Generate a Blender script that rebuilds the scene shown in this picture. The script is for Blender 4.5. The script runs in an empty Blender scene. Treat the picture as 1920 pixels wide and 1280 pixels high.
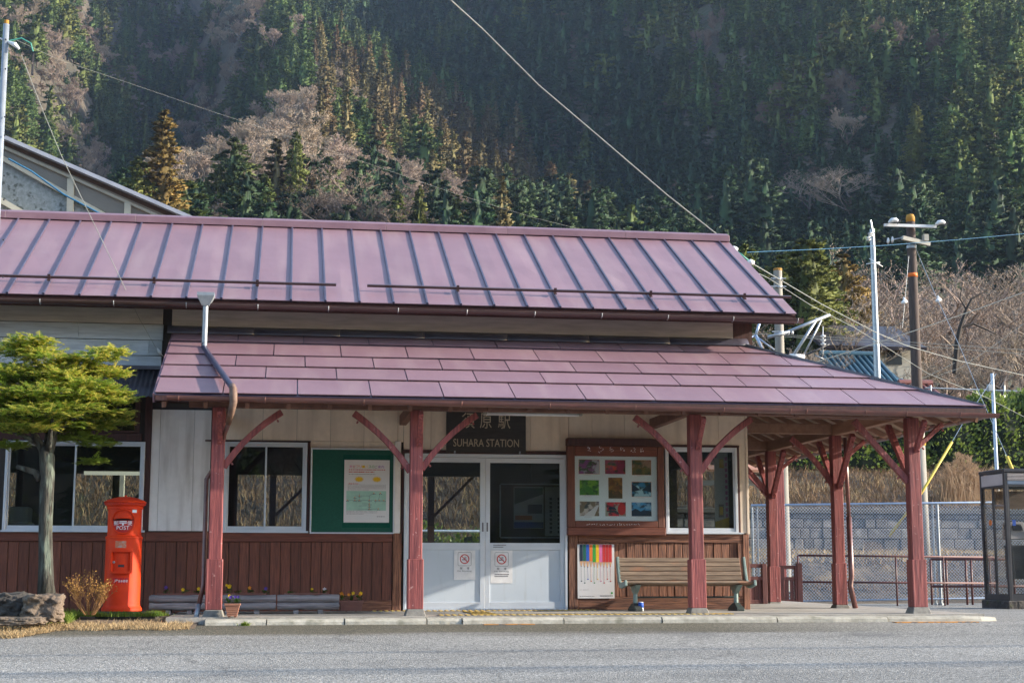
import bpy, bmesh, math, random
import numpy as np
from mathutils import Vector, Matrix, noise
random.seed(7); np.random.seed(7)
S = bpy.context.scene
COL = S.collection
# ------------------------------------------------------------------ camera
CAMP = Vector((0.0, -19.5, 0.53))
F = 2840.0                     # focal length in pixels of the 1920 wide photograph
def _n(v): v = np.array(v, float); return v/np.linalg.norm(v)
_dY = _n([-430, 425, F]); _up = _n([0, -F*F/425, F])
_dX = _n(np.cross(_dY, _up)); _dX = _dX if _dX[0] > 0 else -_dX
_dZ = _n(np.cross(_dX, _dY)); _dZ = _dZ if _dZ[1] < 0 else -_dZ
_R = np.array([_dX, _dY, _dZ])
cam = bpy.data.cameras.new('camera'); camo = bpy.data.objects.new('camera', cam); COL.objects.link(camo)
r_, u_, b_ = _R@np.array([1, 0, 0]), _R@np.array([0, -1, 0]), _R@np.array([0, 0, -1])
camo.matrix_world = Matrix(((r_[0], u_[0], b_[0], CAMP.x), (r_[1], u_[1], b_[1], CAMP.y), (r_[2], u_[2], b_[2], CAMP.z), (0, 0, 0, 1)))
cam.sensor_width = 36.0; cam.lens = F/1920*36; cam.clip_start = .1; cam.clip_end = 6000
S.camera = camo
# ------------------------------------------------------------------ sky and sun
SUN_EL = math.radians(17.8); SUN_PHI = math.radians(80.4)     # to the right of the facade's normal
sd = Vector((math.sin(SUN_PHI)*math.cos(SUN_EL), -math.cos(SUN_PHI)*math.cos(SUN_EL), math.sin(SUN_EL)))
W = bpy.data.worlds.new('World'); S.world = W; W.use_nodes = True
wn = W.node_tree; wn.nodes.clear()
sky = wn.nodes.new('ShaderNodeTexSky'); sky.sky_type = 'NISHITA'; sky.sun_disc = False
sky.sun_elevation = SUN_EL; sky.sun_rotation = math.atan2(sd.x, sd.y)
sky.air_density = 1.0; sky.dust_density = .7; sky.ozone_density = 1.0
bg = wn.nodes.new('ShaderNodeBackground'); bg.inputs[1].default_value = .15
wo_ = wn.nodes.new('ShaderNodeOutputWorld')
wn.links.new(sky.outputs[0], bg.inputs[0]); wn.links.new(bg.outputs[0], wo_.inputs[0])
sl = bpy.data.lights.new('sun', 'SUN'); sl.energy = 3.5; sl.angle = math.radians(.5); sl.color = (1, .90, .76)
so = bpy.data.objects.new('sun', sl); COL.objects.link(so)
so.rotation_euler = (-sd).to_track_quat('-Z', 'Y').to_euler(); so.location = sd*60
S.view_settings.view_transform = 'Standard'; S.view_settings.look = 'None'
S.view_settings.exposure = 1.75; S.view_settings.gamma = 1.0; S.view_settings.use_curve_mapping = False
S.render.engine = 'CYCLES'
S.cycles.max_bounces = 8; S.cycles.transparent_max_bounces = 16; S.cycles.diffuse_bounces = 3
S.cycles.glossy_bounces = 3; S.cycles.caustics_reflective = False; S.cycles.caustics_refractive = False
S.cycles.volume_bounces = 0; S.cycles.use_denoising = True; S.cycles.sample_clamp_indirect = 6

def P(px, py, Y):
    "surveyed point: where the sight line through a photograph position meets the vertical plane at depth Y"
    w = _R@np.array([px-960, py-640, F]); t = (Y-CAMP.y)/w[1]
    return Vector((CAMP.x+w[0]*t, CAMP.y+w[1]*t, CAMP.z+w[2]*t))
def PXc(px, py, X):
    w = _R@np.array([px-960, py-640, F]); t = (X-CAMP.x)/w[0]
    return Vector((CAMP.x+w[0]*t, CAMP.y+w[1]*t, CAMP.z+w[2]*t))
# ------------------------------------------------------------------ materials
MT = {}
def mat(name, c1, c2=None, scale=6, st=(1, 1, 1), rough=.75, bump=.15, bdist=.01, rnd=0., metal=0., spec=.4, detail=6,
        lo=.35, hi=.65, c3=None, s3=2.5, st3=None, lo3=.55, hi3=.7, coat=0., trans=0., alpha=None, bscale=None, hue=0., world=False):
    m = bpy.data.materials.new(name); m.use_nodes = True; nt = m.node_tree; N = nt.nodes; L = nt.links
    b = N['Principled BSDF']; MT[name] = m
    b.inputs['Roughness'].default_value = rough; b.inputs['Metallic'].default_value = metal
    b.inputs['Specular IOR Level'].default_value = spec
    if coat: b.inputs['Coat Weight'].default_value = coat; b.inputs['Coat Roughness'].default_value = .2
    if c2 is None: c2 = tuple(c*.8 for c in c1)
    tc = N.new('ShaderNodeTexCoord'); oi = N.new('ShaderNodeObjectInfo')
    if world:
        geo = N.new('ShaderNodeNewGeometry'); src = geo.outputs['Position']
    else:
        ml = N.new('ShaderNodeMath'); ml.operation = 'MULTIPLY'; ml.inputs[1].default_value = 41.3; L.new(oi.outputs['Random'], ml.inputs[0])
        va = N.new('ShaderNodeVectorMath'); va.operation = 'ADD'; L.new(tc.outputs['Object'], va.inputs[0]); L.new(ml.outputs[0], va.inputs[1])
        src = va.outputs[0]
    mp = N.new('ShaderNodeMapping'); mp.inputs['Scale'].default_value = st; L.new(src, mp.inputs[0])
    nz = N.new('ShaderNodeTexNoise'); nz.inputs['Scale'].default_value = scale; nz.inputs['Detail'].default_value = detail
    nz.inputs['Roughness'].default_value = .6; L.new(mp.outputs[0], nz.inputs['Vector'])
    mr = N.new('ShaderNodeMapRange'); mr.inputs[1].default_value = lo; mr.inputs[2].default_value = hi; L.new(nz.outputs[0], mr.inputs[0])
    mx = N.new('ShaderNodeMix'); mx.data_type = 'RGBA'; mx.inputs[6].default_value = (*c1, 1); mx.inputs[7].default_value = (*c2, 1)
    L.new(mr.outputs[0], mx.inputs[0]); out = mx.outputs[2]
    if c3:
        n3 = N.new('ShaderNodeTexNoise'); n3.inputs['Scale'].default_value = s3; n3.inputs['Detail'].default_value = 6; mp3 = N.new('ShaderNodeMapping'); mp3.inputs['Scale'].default_value = st3 or (1, 1, 1); L.new(src, mp3.inputs[0]); L.new(mp3.outputs[0], n3.inputs['Vector'])
        r3 = N.new('ShaderNodeMapRange'); r3.inputs[1].default_value = lo3; r3.inputs[2].default_value = hi3; L.new(n3.outputs[0], r3.inputs[0])
        m3 = N.new('ShaderNodeMix'); m3.data_type = 'RGBA'; m3.inputs[7].default_value = (*c3, 1); L.new(r3.outputs[0], m3.inputs[0]); L.new(out, m3.inputs[6]); out = m3.outputs[2]
    if rnd or hue:
        hs = N.new('ShaderNodeHueSaturation')
        if rnd:
            rr = N.new('ShaderNodeMapRange'); rr.inputs[3].default_value = 1-rnd; rr.inputs[4].default_value = 1+rnd; L.new(oi.outputs['Random'], rr.inputs[0]); L.new(rr.outputs[0], hs.inputs['Value'])
        if hue:
            r2 = N.new('ShaderNodeMath'); r2.operation = 'MULTIPLY'; r2.inputs[1].default_value = 7.13; L.new(oi.outputs['Random'], r2.inputs[0])
            r4 = N.new('ShaderNodeMath'); r4.operation = 'FRACT'; L.new(r2.outputs[0], r4.inputs[0])
            r5 = N.new('ShaderNodeMapRange'); r5.inputs[3].default_value = .5-hue; r5.inputs[4].default_value = .5+hue; L.new(r4.outputs[0], r5.inputs[0]); L.new(r5.outputs[0], hs.inputs['Hue'])
        L.new(out, hs.inputs['Color']); out = hs.outputs[0]
    L.new(out, b.inputs['Base Color'])
    if bump:
        bp = N.new('ShaderNodeBump'); bp.inputs['Strength'].default_value = bump; bp.inputs['Distance'].default_value = bdist
        if bscale:
            nb = N.new('ShaderNodeTexNoise'); nb.inputs['Scale'].default_value = bscale; nb.inputs['Detail'].default_value = 4; L.new(mp.outputs[0], nb.inputs['Vector']); L.new(nb.outputs[0], bp.inputs['Height'])
        else: L.new(nz.outputs[0], bp.inputs['Height'])
        L.new(bp.outputs[0], b.inputs['Normal'])
    if trans:
        tr = N.new('ShaderNodeBsdfTranslucent'); L.new(out, tr.inputs[0]); ms = N.new('ShaderNodeMixShader'); ms.inputs[0].default_value = trans
        L.new(b.outputs[0], ms.inputs[1]); L.new(tr.outputs[0], ms.inputs[2]); L.new(ms.outputs[0], N['Material Output'].inputs[0])
    return m
def glass(name, tint=(.8, .85, .85), rough=0.0, ior=1.5, dirt=0.):
    m = bpy.data.materials.new(name); m.use_nodes = True; nt = m.node_tree; N = nt.nodes; L = nt.links; N.clear(); MT[name] = m
    o = N.new('ShaderNodeOutputMaterial'); fr = N.new('ShaderNodeFresnel'); ge = N.new('ShaderNodeNewGeometry'); ri = N.new('ShaderNodeMapRange'); ri.inputs[3].default_value = ior; ri.inputs[4].default_value = 1/ior; L.new(ge.outputs['Backfacing'], ri.inputs[0]); L.new(ri.outputs[0], fr.inputs[0])
    t = N.new('ShaderNodeBsdfTransparent'); t.inputs[0].default_value = (*tint, 1)
    g = N.new('ShaderNodeBsdfGlossy'); g.inputs['Roughness'].default_value = rough
    mx = N.new('ShaderNodeMixShader'); L.new(fr.outputs[0], mx.inputs[0]); L.new(t.outputs[0], mx.inputs[1]); L.new(g.outputs[0], mx.inputs[2])
    last = mx
    if dirt:
        d = N.new('ShaderNodeBsdfDiffuse'); d.inputs[0].default_value = (.6, .57, .5, 1); m2 = N.new('ShaderNodeMixShader'); m2.inputs[0].default_value = dirt
        L.new(mx.outputs[0], m2.inputs[1]); L.new(d.outputs[0], m2.inputs[2]); last = m2
    L.new(last.outputs[0], o.inputs[0]); return m

mat('roof_paint', (.245, .143, .162), (.212, .120, .138), scale=1.2, st=(1, 1, 1), rough=.42, bump=.5, bdist=.012, bscale=2.2, spec=.6, rnd=.06, c3=(.285, .185, .19), s3=1.1, lo3=.5, hi3=.8, st3=(3.5, .5, .5))
mat('rib_shade_paint', (.045, .04, .07), (.065, .055, .09), scale=5, rough=.38, bump=.05, spec=.6)  # navy carries the shade of the battens' left faces, put into the colour
mat('ridge_paint', (.22, .125, .145), (.17, .09, .11), scale=2, rough=.45, bump=.05)
mat('gutter_brown', (.055, .028, .026), (.075, .04, .036), scale=4, rough=.32, bump=.05, spec=.6)
mat('gutter_rust', (.17, .062, .05), (.10, .04, .036), scale=3, st=(1, 4, 4), rough=.33, bump=.08, spec=.7)
mat('flash_dark', (.05, .045, .065), (.08, .075, .10), scale=1.5, st=(1, 3, 3), rough=.3, bump=.6, bdist=.05, bscale=.9, spec=.7)
mat('post_paint', (.29, .075, .068), (.15, .036, .038), scale=5, st=(9, 9, .55), rough=.62, bump=.55, bdist=.012, lo=.4, hi=.62, rnd=.10, c3=(.40, .22, .20), s3=26, lo3=.66, hi3=.72)
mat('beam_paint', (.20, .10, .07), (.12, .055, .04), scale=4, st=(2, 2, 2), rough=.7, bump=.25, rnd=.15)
mat('beam_sunlit', (.30, .17, .11), (.22, .115, .075), scale=3, st=(4, .6, 4), rough=.7, bump=.25, rnd=.12)  # lighter copy of the beam brown, with warm sunlight coloured in
mat('soffit', (.42, .33, .25), (.32, .24, .18), scale=3, rough=.8, bump=.1, rnd=.12)
mat('board_brown', (.19, .062, .036), (.085, .028, .018), scale=5, st=(16, 16, .9), rough=.62, bump=.7, bdist=.008, lo=.38, hi=.66, rnd=.22)
mat('board_weathered', (.27, .115, .065), (.085, .033, .022), scale=5, st=(17, 17, .8), rough=.72, bump=.9, bdist=.012, lo=.40, hi=.60, rnd=.2)
mat('rail_brown', (.19, .058, .034), (.10, .032, .021), scale=5, st=(1, 12, 12), rough=.62, bump=.5, bdist=.008, rnd=.12)
mat('frame_brown', (.075, .028, .024), (.04, .016, .014), scale=5, st=(8, 8, 1.2), rough=.65, bump=.4, rnd=.1)
mat('wall_cream', (.78, .66, .54), (.71, .60, .49), scale=14, rough=.85, bump=.35, bdist=.004, bscale=60, rnd=.025, c3=(.56, .46, .37), s3=1.6, lo3=.5, hi3=.8, st3=(4, 4, .5))
mat('wall_white', (.80, .77, .76), (.74, .71, .70), scale=10, rough=.85, bump=.25, bdist=.003, bscale=60, rnd=.02, c3=(.42, .385, .36), s3=1.6, lo3=.52, hi3=.8, st3=(4, 4, .5))
mat('clap_grey', (.46, .49, .52), (.34, .365, .39), scale=4, st=(.7, 8, 8), rough=.8, bump=.3, bdist=.006, rnd=.14, c3=(.30, .33, .34), s3=1.5, lo3=.55, hi3=.75)
mat('clap_dark', (.48, .44, .40), (.35, .325, .29), scale=3, st=(.8, 8, 8), rough=.8, bump=.3, bdist=.006, rnd=.14)
mat('alu', (.62, .66, .72), (.55, .59, .65), scale=3, rough=.38, bump=.03, spec=.5, metal=.15)
mat('alu_panel', (.56, .62, .69), (.51, .57, .64), scale=1.3, rough=.5, bump=.05, spec=.4, c3=(.40, .42, .42), s3=1.8, lo3=.56, hi3=.85, st3=(5, 5, .7))
mat('hollow_shade', (.012, .011, .012), rough=.9, bump=0)
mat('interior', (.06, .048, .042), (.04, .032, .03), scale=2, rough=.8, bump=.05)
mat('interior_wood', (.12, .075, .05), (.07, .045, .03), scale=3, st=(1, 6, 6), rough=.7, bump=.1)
mat('concrete', (.36, .33, .29), (.26, .24, .21), scale=5, rough=.85, bump=.5, bdist=.008, bscale=40, c3=(.20, .185, .16), s3=1.6, lo3=.5, hi3=.7, rnd=.06)
mat('kerb_conc', (.44, .41, .345), (.29, .27, .22), scale=9, rough=.85, bump=.6, bdist=.008, bscale=50, c3=(.17, .165, .12), s3=5, lo3=.6, hi3=.75, rnd=.1)
mat('plinth_conc', (.24, .225, .195), (.14, .13, .12), scale=14, rough=.9, bump=.8, bdist=.008, rnd=.1)
mat('galv', (.36, .39, .42), (.27, .30, .33), scale=9, rough=.38, bump=.08, metal=.4, spec=.5)
mat('steel_blue', (.42, .50, .62), (.34, .42, .54), scale=9, rough=.4, bump=.05, metal=.35)
mat('green_board', (.006, .085, .055), (.004, .07, .045), scale=40, rough=.75, bump=.1)
mat('paper', (.72, .70, .70), (.66, .65, .66), scale=3, rough=.6, bump=.04)
mat('paper_blue', (.78, .85, .88), (.74, .81, .85), scale=3, rough=.6, bump=.02)
mat('mint', (.38, .62, .52), rough=.7, bump=0); mat('ink', (.02, .02, .025), rough=.6, bump=0); mat('ink_grey', (.16, .15, .17), rough=.7, bump=0)
mat('ink_red', (.55, .03, .03), rough=.6, bump=0); mat('ink_white', (.80, .80, .82), rough=.5, bump=0); mat('ink_yellow', (.85, .52, .01), rough=.6, bump=0)
mat('ink_orange', (.75, .20, .03), rough=.6, bump=0); mat('ink_green', (.04, .33, .05), rough=.6, bump=0); mat('ink_blue', (.02, .10, .5), rough=.6, bump=0)
mat('ink_navy', (.008, .025, .06), rough=.6, bump=0); mat('ink_pink', (.7, .18, .42), rough=.6, bump=0); mat('ink_teal', (.01, .12, .09), rough=.6, bump=0)
mat('ink_purple', (.25, .08, .4), rough=.6, bump=0); mat('pencil_wood', (.65, .38, .22), rough=.7, bump=0)
mat('sign_dark', (.022, .020, .019), (.04, .036, .032), scale=6, st=(1, 5, 5), rough=.55, bump=.2, bdist=.003)
mat('sign_letter', (.50, .42, .31), (.42, .35, .25), scale=30, rough=.7, bump=.05)
mat('post_red', (.72, .046, .003), (.58, .030, .003), scale=3.5, rough=.6, bump=.14, bdist=.003, bscale=26, spec=.25, c3=(.50, .035, .01), s3=5, lo3=.56, hi3=.75, st3=(1, 1, .35))
mat('post_red_dark', (.42, .012, .008), (.36, .01, .008), scale=3, rough=.5, bump=.05)
mat('bench_wood', (.26, .19, .135), (.135, .095, .068), scale=5, st=(.8, 14, 14), rough=.8, bump=.6, bdist=.006, rnd=.15, c3=(.34, .16, .09), s3=2.2, lo3=.55, hi3=.72)
mat('bench_paint', (.22, .30, .28), (.16, .22, .21), scale=8, rough=.55, bump=.15)
mat('bench_iron', (.03, .055, .05), (.05, .045, .04), scale=12, rough=.6, bump=.2)
mat('log_grey', (.30, .28, .29), (.15, .14, .15), scale=5, st=(.6, 9, 9), rough=.85, bump=.8, bdist=.012, rnd=.12)
mat('pot_terra', (.30, .135, .085), (.25, .11, .07), scale=5, rough=.6, bump=.1)
mat('pot_brown', (.20, .085, .065), (.16, .07, .055), scale=5, rough=.55, bump=.1)
mat('soil', (.045, .03, .02), (.03, .02, .015), scale=30, rough=.95, bump=.6)
mat('leaf_small', (.07, .15, .025), (.035, .085, .015), scale=3, rough=.55, bump=0, trans=.3)
mat('petal_yellow', (.85, .55, .01), rough=.6, bump=0, trans=.3); mat('petal_white', (.8, .75, .8), rough=.6, bump=0, trans=.3); mat('petal_violet', (.12, .06, .35), rough=.6, bump=0, trans=.3); mat('petal_orange', (.75, .28, .02), rough=.6, bump=0, trans=.3)
mat('elbow_wrap', (.22, .14, .10), (.12, .07, .05), scale=12, rough=.7, bump=.8, bdist=.01)
mat('rock', (.19, .145, .105), (.10, .075, .058), scale=4, rough=.92, bump=1.0, bdist=.05, c3=(.055, .05, .04), s3=2.4, lo3=.5, hi3=.65, bscale=9)
mat('rock_dark', (.085, .075, .065), (.045, .04, .036), scale=5, rough=.92, bump=1.0, bdist=.04, bscale=11, c3=(.07, .08, .025), s3=4, lo3=.58, hi3=.7)
mat('bark_lichen', (.085, .082, .068), (.022, .020, .017), scale=5, st=(5, 5, .8), rough=.95, bump=1.0, bdist=.06, c3=(.13, .155, .125), s3=12, lo3=.52, hi3=.66, st3=(1, 1, .35))
mat('moss', (.13, .125, .018), (.07, .075, .012), scale=20, rough=.95, bump=.8, bdist=.02)
mat('spray_gold', (.68, .60, .13), (.52, .50, .09), scale=2.5, rough=.6, bump=0, trans=.45, world=True)
mat('spray_green', (.32, .42, .06), (.19, .28, .04), scale=2.5, rough=.6, bump=0, trans=.45, world=True)
mat('twig_orange', (.33, .17, .06), (.20, .10, .04), scale=5, rough=.8, bump=0)
mat('straw', (.46, .34, .19), (.30, .205, .10), scale=6, rough=.85, bump=0, world=True, trans=.15)
mat('straw_brown', (.20, .12, .062), (.105, .065, .036), scale=1.5, rough=.85, bump=0, world=True, trans=.15)
mat('pampas', (.48, .33, .20), (.34, .21, .12), scale=3, rough=.85, bump=0, trans=.3)
mat('grass_green', (.11, .20, .02), (.20, .24, .03), scale=4, rough=.7, bump=0, trans=.3, world=True)
mat('earth', (.17, .12, .08), (.10, .07, .05), scale=12, rough=.95, bump=.8, bdist=.02, world=True)
mat('bank_soil', (.095, .07, .05), (.03, .025, .02), scale=5, rough=.95, bump=1.0, bdist=.08, world=True, c3=(.20, .145, .08), s3=.8, lo3=.55, hi3=.72)
mat('stone_block', (.19, .17, .145), (.085, .078, .075), scale=5, rough=.9, bump=.8, bdist=.02, rnd=.38, c3=(.36, .35, .32), s3=3, lo3=.6, hi3=.75)
mat('stone_cap', (.09, .08, .065), (.06, .055, .045), scale=6, rough=.9, bump=.6, bdist=.02)
mat('rail_pipe', (.12, .045, .042), (.085, .034, .034), scale=6, rough=.5, bump=.1)
mat('gate_wood', (.155, .055, .05), (.10, .036, .034), scale=5, st=(7, 7, 1), rough=.7, bump=.4, rnd=.12)
mat('booth_metal', (.030, .030, .036), (.045, .045, .05), scale=4, rough=.4, bump=.03, metal=.3)
mat('booth_light', (.42, .38, .36), (.34, .30, .29), scale=2, rough=.4, bump=0)
mat('phone_grey', (.30, .27, .26), (.22, .20, .19), scale=3, rough=.5, bump=.05)
mat('pole_concrete', (.30, .28, .24), (.22, .205, .18), scale=4, st=(4, 4, .6), rough=.85, bump=.2)
mat('pole_wood', (.085, .06, .05), (.05, .036, .032), scale=4, st=(6, 6, .5), rough=.85, bump=.4)
mat('rust_cap', (.40, .20, .03), (.30, .14, .02), scale=5, rough=.8, bump=.1)
mat('orange_band', (.75, .16, .02), rough=.6, bump=0); mat('yellow_guard', (.62, .44, .06), (.45, .30, .04), scale=3, rough=.6, bump=0)
mat('porcelain', (.75, .75, .74), rough=.25, bump=0); mat('wire_pale', (.26, .27, .25), rough=.5, bump=0); mat('wire_dark', (.06, .06, .065), rough=.5, bump=0); mat('wire_blue', (.03, .13, .24), rough=.5, bump=0); mat('wire_green', (.06, .28, .22), rough=.5, bump=0)
mat('tile_blue', (.045, .10, .13), (.03, .07, .095), scale=5, rough=.35, bump=.1, rnd=.12); mat('tile_red', (.20, .07, .055), (.14, .05, .04), scale=5, rough=.5, bump=.1, rnd=.12); mat('tile_clay', (.42, .20, .12), (.33, .15, .09), scale=5, rough=.6, bump=.1)
mat('plaster', (.42, .40, .34), (.33, .31, .27), scale=3, rough=.85, bump=.1)
mat('bridge_cream', (.55, .52, .40), (.47, .44, .34), scale=4, rough=.6, bump=.05); mat('bridge_roof', (.36, .38, .43), (.30, .32, .37), scale=4, rough=.45, bump=.05)
mat('corrug', (.035, .030, .035), (.05, .042, .05), scale=4, rough=.45, bump=.05)
mat('tactile', (.62, .42, .10), (.48, .33, .09), scale=12, rough=.75, bump=.2)
mat('line_orange', (.55, .24, .05), (.42, .19, .05), scale=14, rough=.85, bump=.2, c3=(.14, .13, .12), s3=16, lo3=.5, hi3=.6)
mat('needle_cedar', (.21, .155, .07), (.13, .11, .045), scale=.35, rough=.8, bump=0, rnd=.28, hue=.03, trans=.2, lo=.4, hi=.6)
mat('needle_green', (.12, .17, .045), (.065, .105, .028), scale=.35, rough=.8, bump=0, rnd=.3, hue=.025, trans=.2, lo=.4, hi=.6)
mat('needle_shaded', (.05, .09, .036), (.03, .056, .023), scale=.35, rough=.8, bump=0, rnd=.3, hue=.02, trans=.2, lo=.4, hi=.6)  # conifer green darkened, the slope's shade put into the needle colour
mat('needle_pine', (.17, .19, .045), (.10, .125, .03), scale=.35, rough=.8, bump=0, rnd=.25, hue=.02, trans=.2)
mat('needle_rust', (.24, .155, .04), (.15, .115, .03), scale=.4, rough=.8, bump=0, rnd=.2, trans=.2)
mat('bark', (.10, .075, .06), (.05, .04, .033), scale=3, rough=.9, bump=0, rnd=.2)
mat('twig_tan', (.31, .24, .185), (.23, .175, .135), scale=.4, rough=.9, bump=0, rnd=.22, hue=.015)
mat('twig_brown', (.20, .135, .10), (.13, .09, .07), scale=.4, rough=.9, bump=0, rnd=.2, hue=.01)
mat('hedge_leaf', (.22, .28, .055), (.09, .14, .028), scale=2.5, rough=.45, bump=0, spec=.5, trans=.3, world=True)
mat('hill_floor', (.11, .085, .06), (.035, .034, .022), scale=.08, rough=.95, bump=.6, bdist=1.0, world=True, bscale=.6, c3=(.04, .05, .02), s3=.03)
glass('glass', (.62, .66, .66), ior=1.55, dirt=.010); glass('glass_plastic', (.6, .58, .52), rough=.15, dirt=.22); glass('glass_booth', (.9, .91, .91))

# asphalt: pale worn chippings in dark binder
def asphalt():
    m = bpy.data.materials.new('asphalt'); m.use_nodes = True; MT['asphalt'] = m; nt = m.node_tree; N = nt.nodes; L = nt.links; b = N['Principled BSDF']
    g = N.new('ShaderNodeNewGeometry')
    vo = N.new('ShaderNodeTexVoronoi'); vo.inputs['Scale'].default_value = 78; L.new(g.outputs['Position'], vo.inputs['Vector'])
    n1 = N.new('ShaderNodeTexNoise'); n1.inputs['Scale'].default_value = 34; n1.inputs['Detail'].default_value = 4; L.new(g.outputs['Position'], n1.inputs['Vector'])
    n2 = N.new('ShaderNodeTexNoise'); n2.inputs['Scale'].default_value = .55; n2.inputs['Detail'].default_value = 5
    mp = N.new('ShaderNodeMapping'); mp.inputs['Scale'].default_value = (.35, 1.6, 1); L.new(g.outputs['Position'], mp.inputs[0]); L.new(mp.outputs[0], n2.inputs['Vector'])
    cr = N.new('ShaderNodeValToRGB'); cr.color_ramp.elements[0].color = (.06, .06, .065, 1); cr.color_ramp.elements[1].color = (.475, .45, .405, 1)
    cr.color_ramp.elements[0].position = .12; cr.color_ramp.elements[1].position = .95; L.new(vo.outputs['Color'], cr.inputs[0])
    m1 = N.new('ShaderNodeMix'); m1.data_type = 'RGBA'; m1.inputs[0].default_value = .5; m1.inputs[7].default_value = (.235, .228, .208, 1); L.new(cr.outputs[0], m1.inputs[6])
    r1 = N.new('ShaderNodeMapRange'); r1.inputs[1].default_value = .32; r1.inputs[2].default_value = .68; r1.inputs[3].default_value = .55; r1.inputs[4].default_value = 1.35; L.new(n1.outputs[0], r1.inputs[0])
    r2 = N.new('ShaderNodeMapRange'); r2.inputs[1].default_value = .3; r2.inputs[2].default_value = .7; r2.inputs[3].default_value = .82; r2.inputs[4].default_value = 1.15; L.new(n2.outputs[0], r2.inputs[0])
    mu = N.new('ShaderNodeMath'); mu.operation = 'MULTIPLY'; L.new(r1.outputs[0], mu.inputs[0]); L.new(r2.outputs[0], mu.inputs[1])
    # damp, dirty strip along the kerb
    sx = N.new('ShaderNodeSeparateXYZ'); L.new(g.outputs['Position'], sx.inputs[0])
    n4 = N.new('ShaderNodeTexNoise'); n4.inputs['Scale'].default_value = 1.3; L.new(mp.outputs[0], n4.inputs['Vector'])
    a4 = N.new('ShaderNodeMath'); a4.operation = 'MULTIPLY_ADD'; a4.inputs[1].default_value = -1.2; L.new(n4.outputs[0], a4.inputs[0]); L.new(sx.outputs[1], a4.inputs[2])
    r4 = N.new('ShaderNodeMapRange'); r4.inputs[1].default_value = -4.55; r4.inputs[2].default_value = -4.1; L.new(a4.outputs[0], r4.inputs[0])
    r5 = N.new('ShaderNodeMapRange'); r5.inputs[1].default_value = 4.5; r5.inputs[2].default_value = 7.5; r5.inputs[3].default_value = 1; r5.inputs[4].default_value = 0; L.new(sx.outputs[0], r5.inputs[0])
    m5 = N.new('ShaderNodeMath'); m5.operation = 'MULTIPLY'; L.new(r4.outputs[0], m5.inputs[0]); L.new(r5.outputs[0], m5.inputs[1])
    sc = N.new('ShaderNodeVectorMath'); sc.operation = 'SCALE'; L.new(m1.outputs[2], sc.inputs[0]); L.new(mu.outputs[0], sc.inputs['Scale'])
    md = N.new('ShaderNodeMix'); md.data_type = 'RGBA'; md.blend_type = 'MULTIPLY'; md.inputs[7].default_value = (.50, .47, .38, 1); L.new(m5.outputs[0], md.inputs[0]); L.new(sc.outputs[0], md.inputs[6])
    # long thin cracks, and oily patches
    nw = N.new('ShaderNodeTexNoise'); nw.inputs['Scale'].default_value = 1.1; nw.inputs['Detail'].default_value = 6; L.new(g.outputs['Position'], nw.inputs['Vector'])
    vm = N.new('ShaderNodeVectorMath'); vm.operation = 'MULTIPLY_ADD'; vm.inputs[1].default_value = (1.6, 1.6, 0); L.new(nw.outputs['Color'], vm.inputs[0]); L.new(g.outputs['Position'], vm.inputs[2])
    vc = N.new('ShaderNodeTexVoronoi'); vc.feature = 'DISTANCE_TO_EDGE'; vc.inputs['Scale'].default_value = .33; L.new(vm.outputs[0], vc.inputs['Vector'])
    rc = N.new('ShaderNodeMapRange'); rc.inputs[1].default_value = .003; rc.inputs[2].default_value = .010; rc.inputs[3].default_value = .28; rc.inputs[4].default_value = 0; L.new(vc.outputs['Distance'], rc.inputs[0])
    mc = N.new('ShaderNodeMix'); mc.data_type = 'RGBA'; mc.inputs[7].default_value = (.035, .035, .035, 1); L.new(rc.outputs[0], mc.inputs[0]); L.new(md.outputs[2], mc.inputs[6])
    ns = N.new('ShaderNodeTexNoise'); ns.inputs['Scale'].default_value = .9; ns.inputs['Detail'].default_value = 3; L.new(g.outputs['Position'], ns.inputs['Vector'])
    rs = N.new('ShaderNodeMapRange'); rs.inputs[1].default_value = .60; rs.inputs[2].default_value = .72; rs.inputs[4].default_value = .5; L.new(ns.outputs[0], rs.inputs[0])
    ms2 = N.new('ShaderNodeMix'); ms2.data_type = 'RGBA'; ms2.inputs[7].default_value = (.12, .118, .115, 1); L.new(rs.outputs[0], ms2.inputs[0]); L.new(mc.outputs[2], ms2.inputs[6]); md = ms2
    L.new(md.outputs[2], b.inputs['Base Color']); b.inputs['Roughness'].default_value = .82; b.inputs['Specular IOR Level'].default_value = .3
    bp = N.new('ShaderNodeBump'); bp.inputs['Strength'].default_value = .9; bp.inputs['Distance'].default_value = .008; L.new(vo.outputs['Distance'], bp.inputs['Height']); L.new(bp.outputs[0], b.inputs['Normal'])
asphalt()

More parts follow.
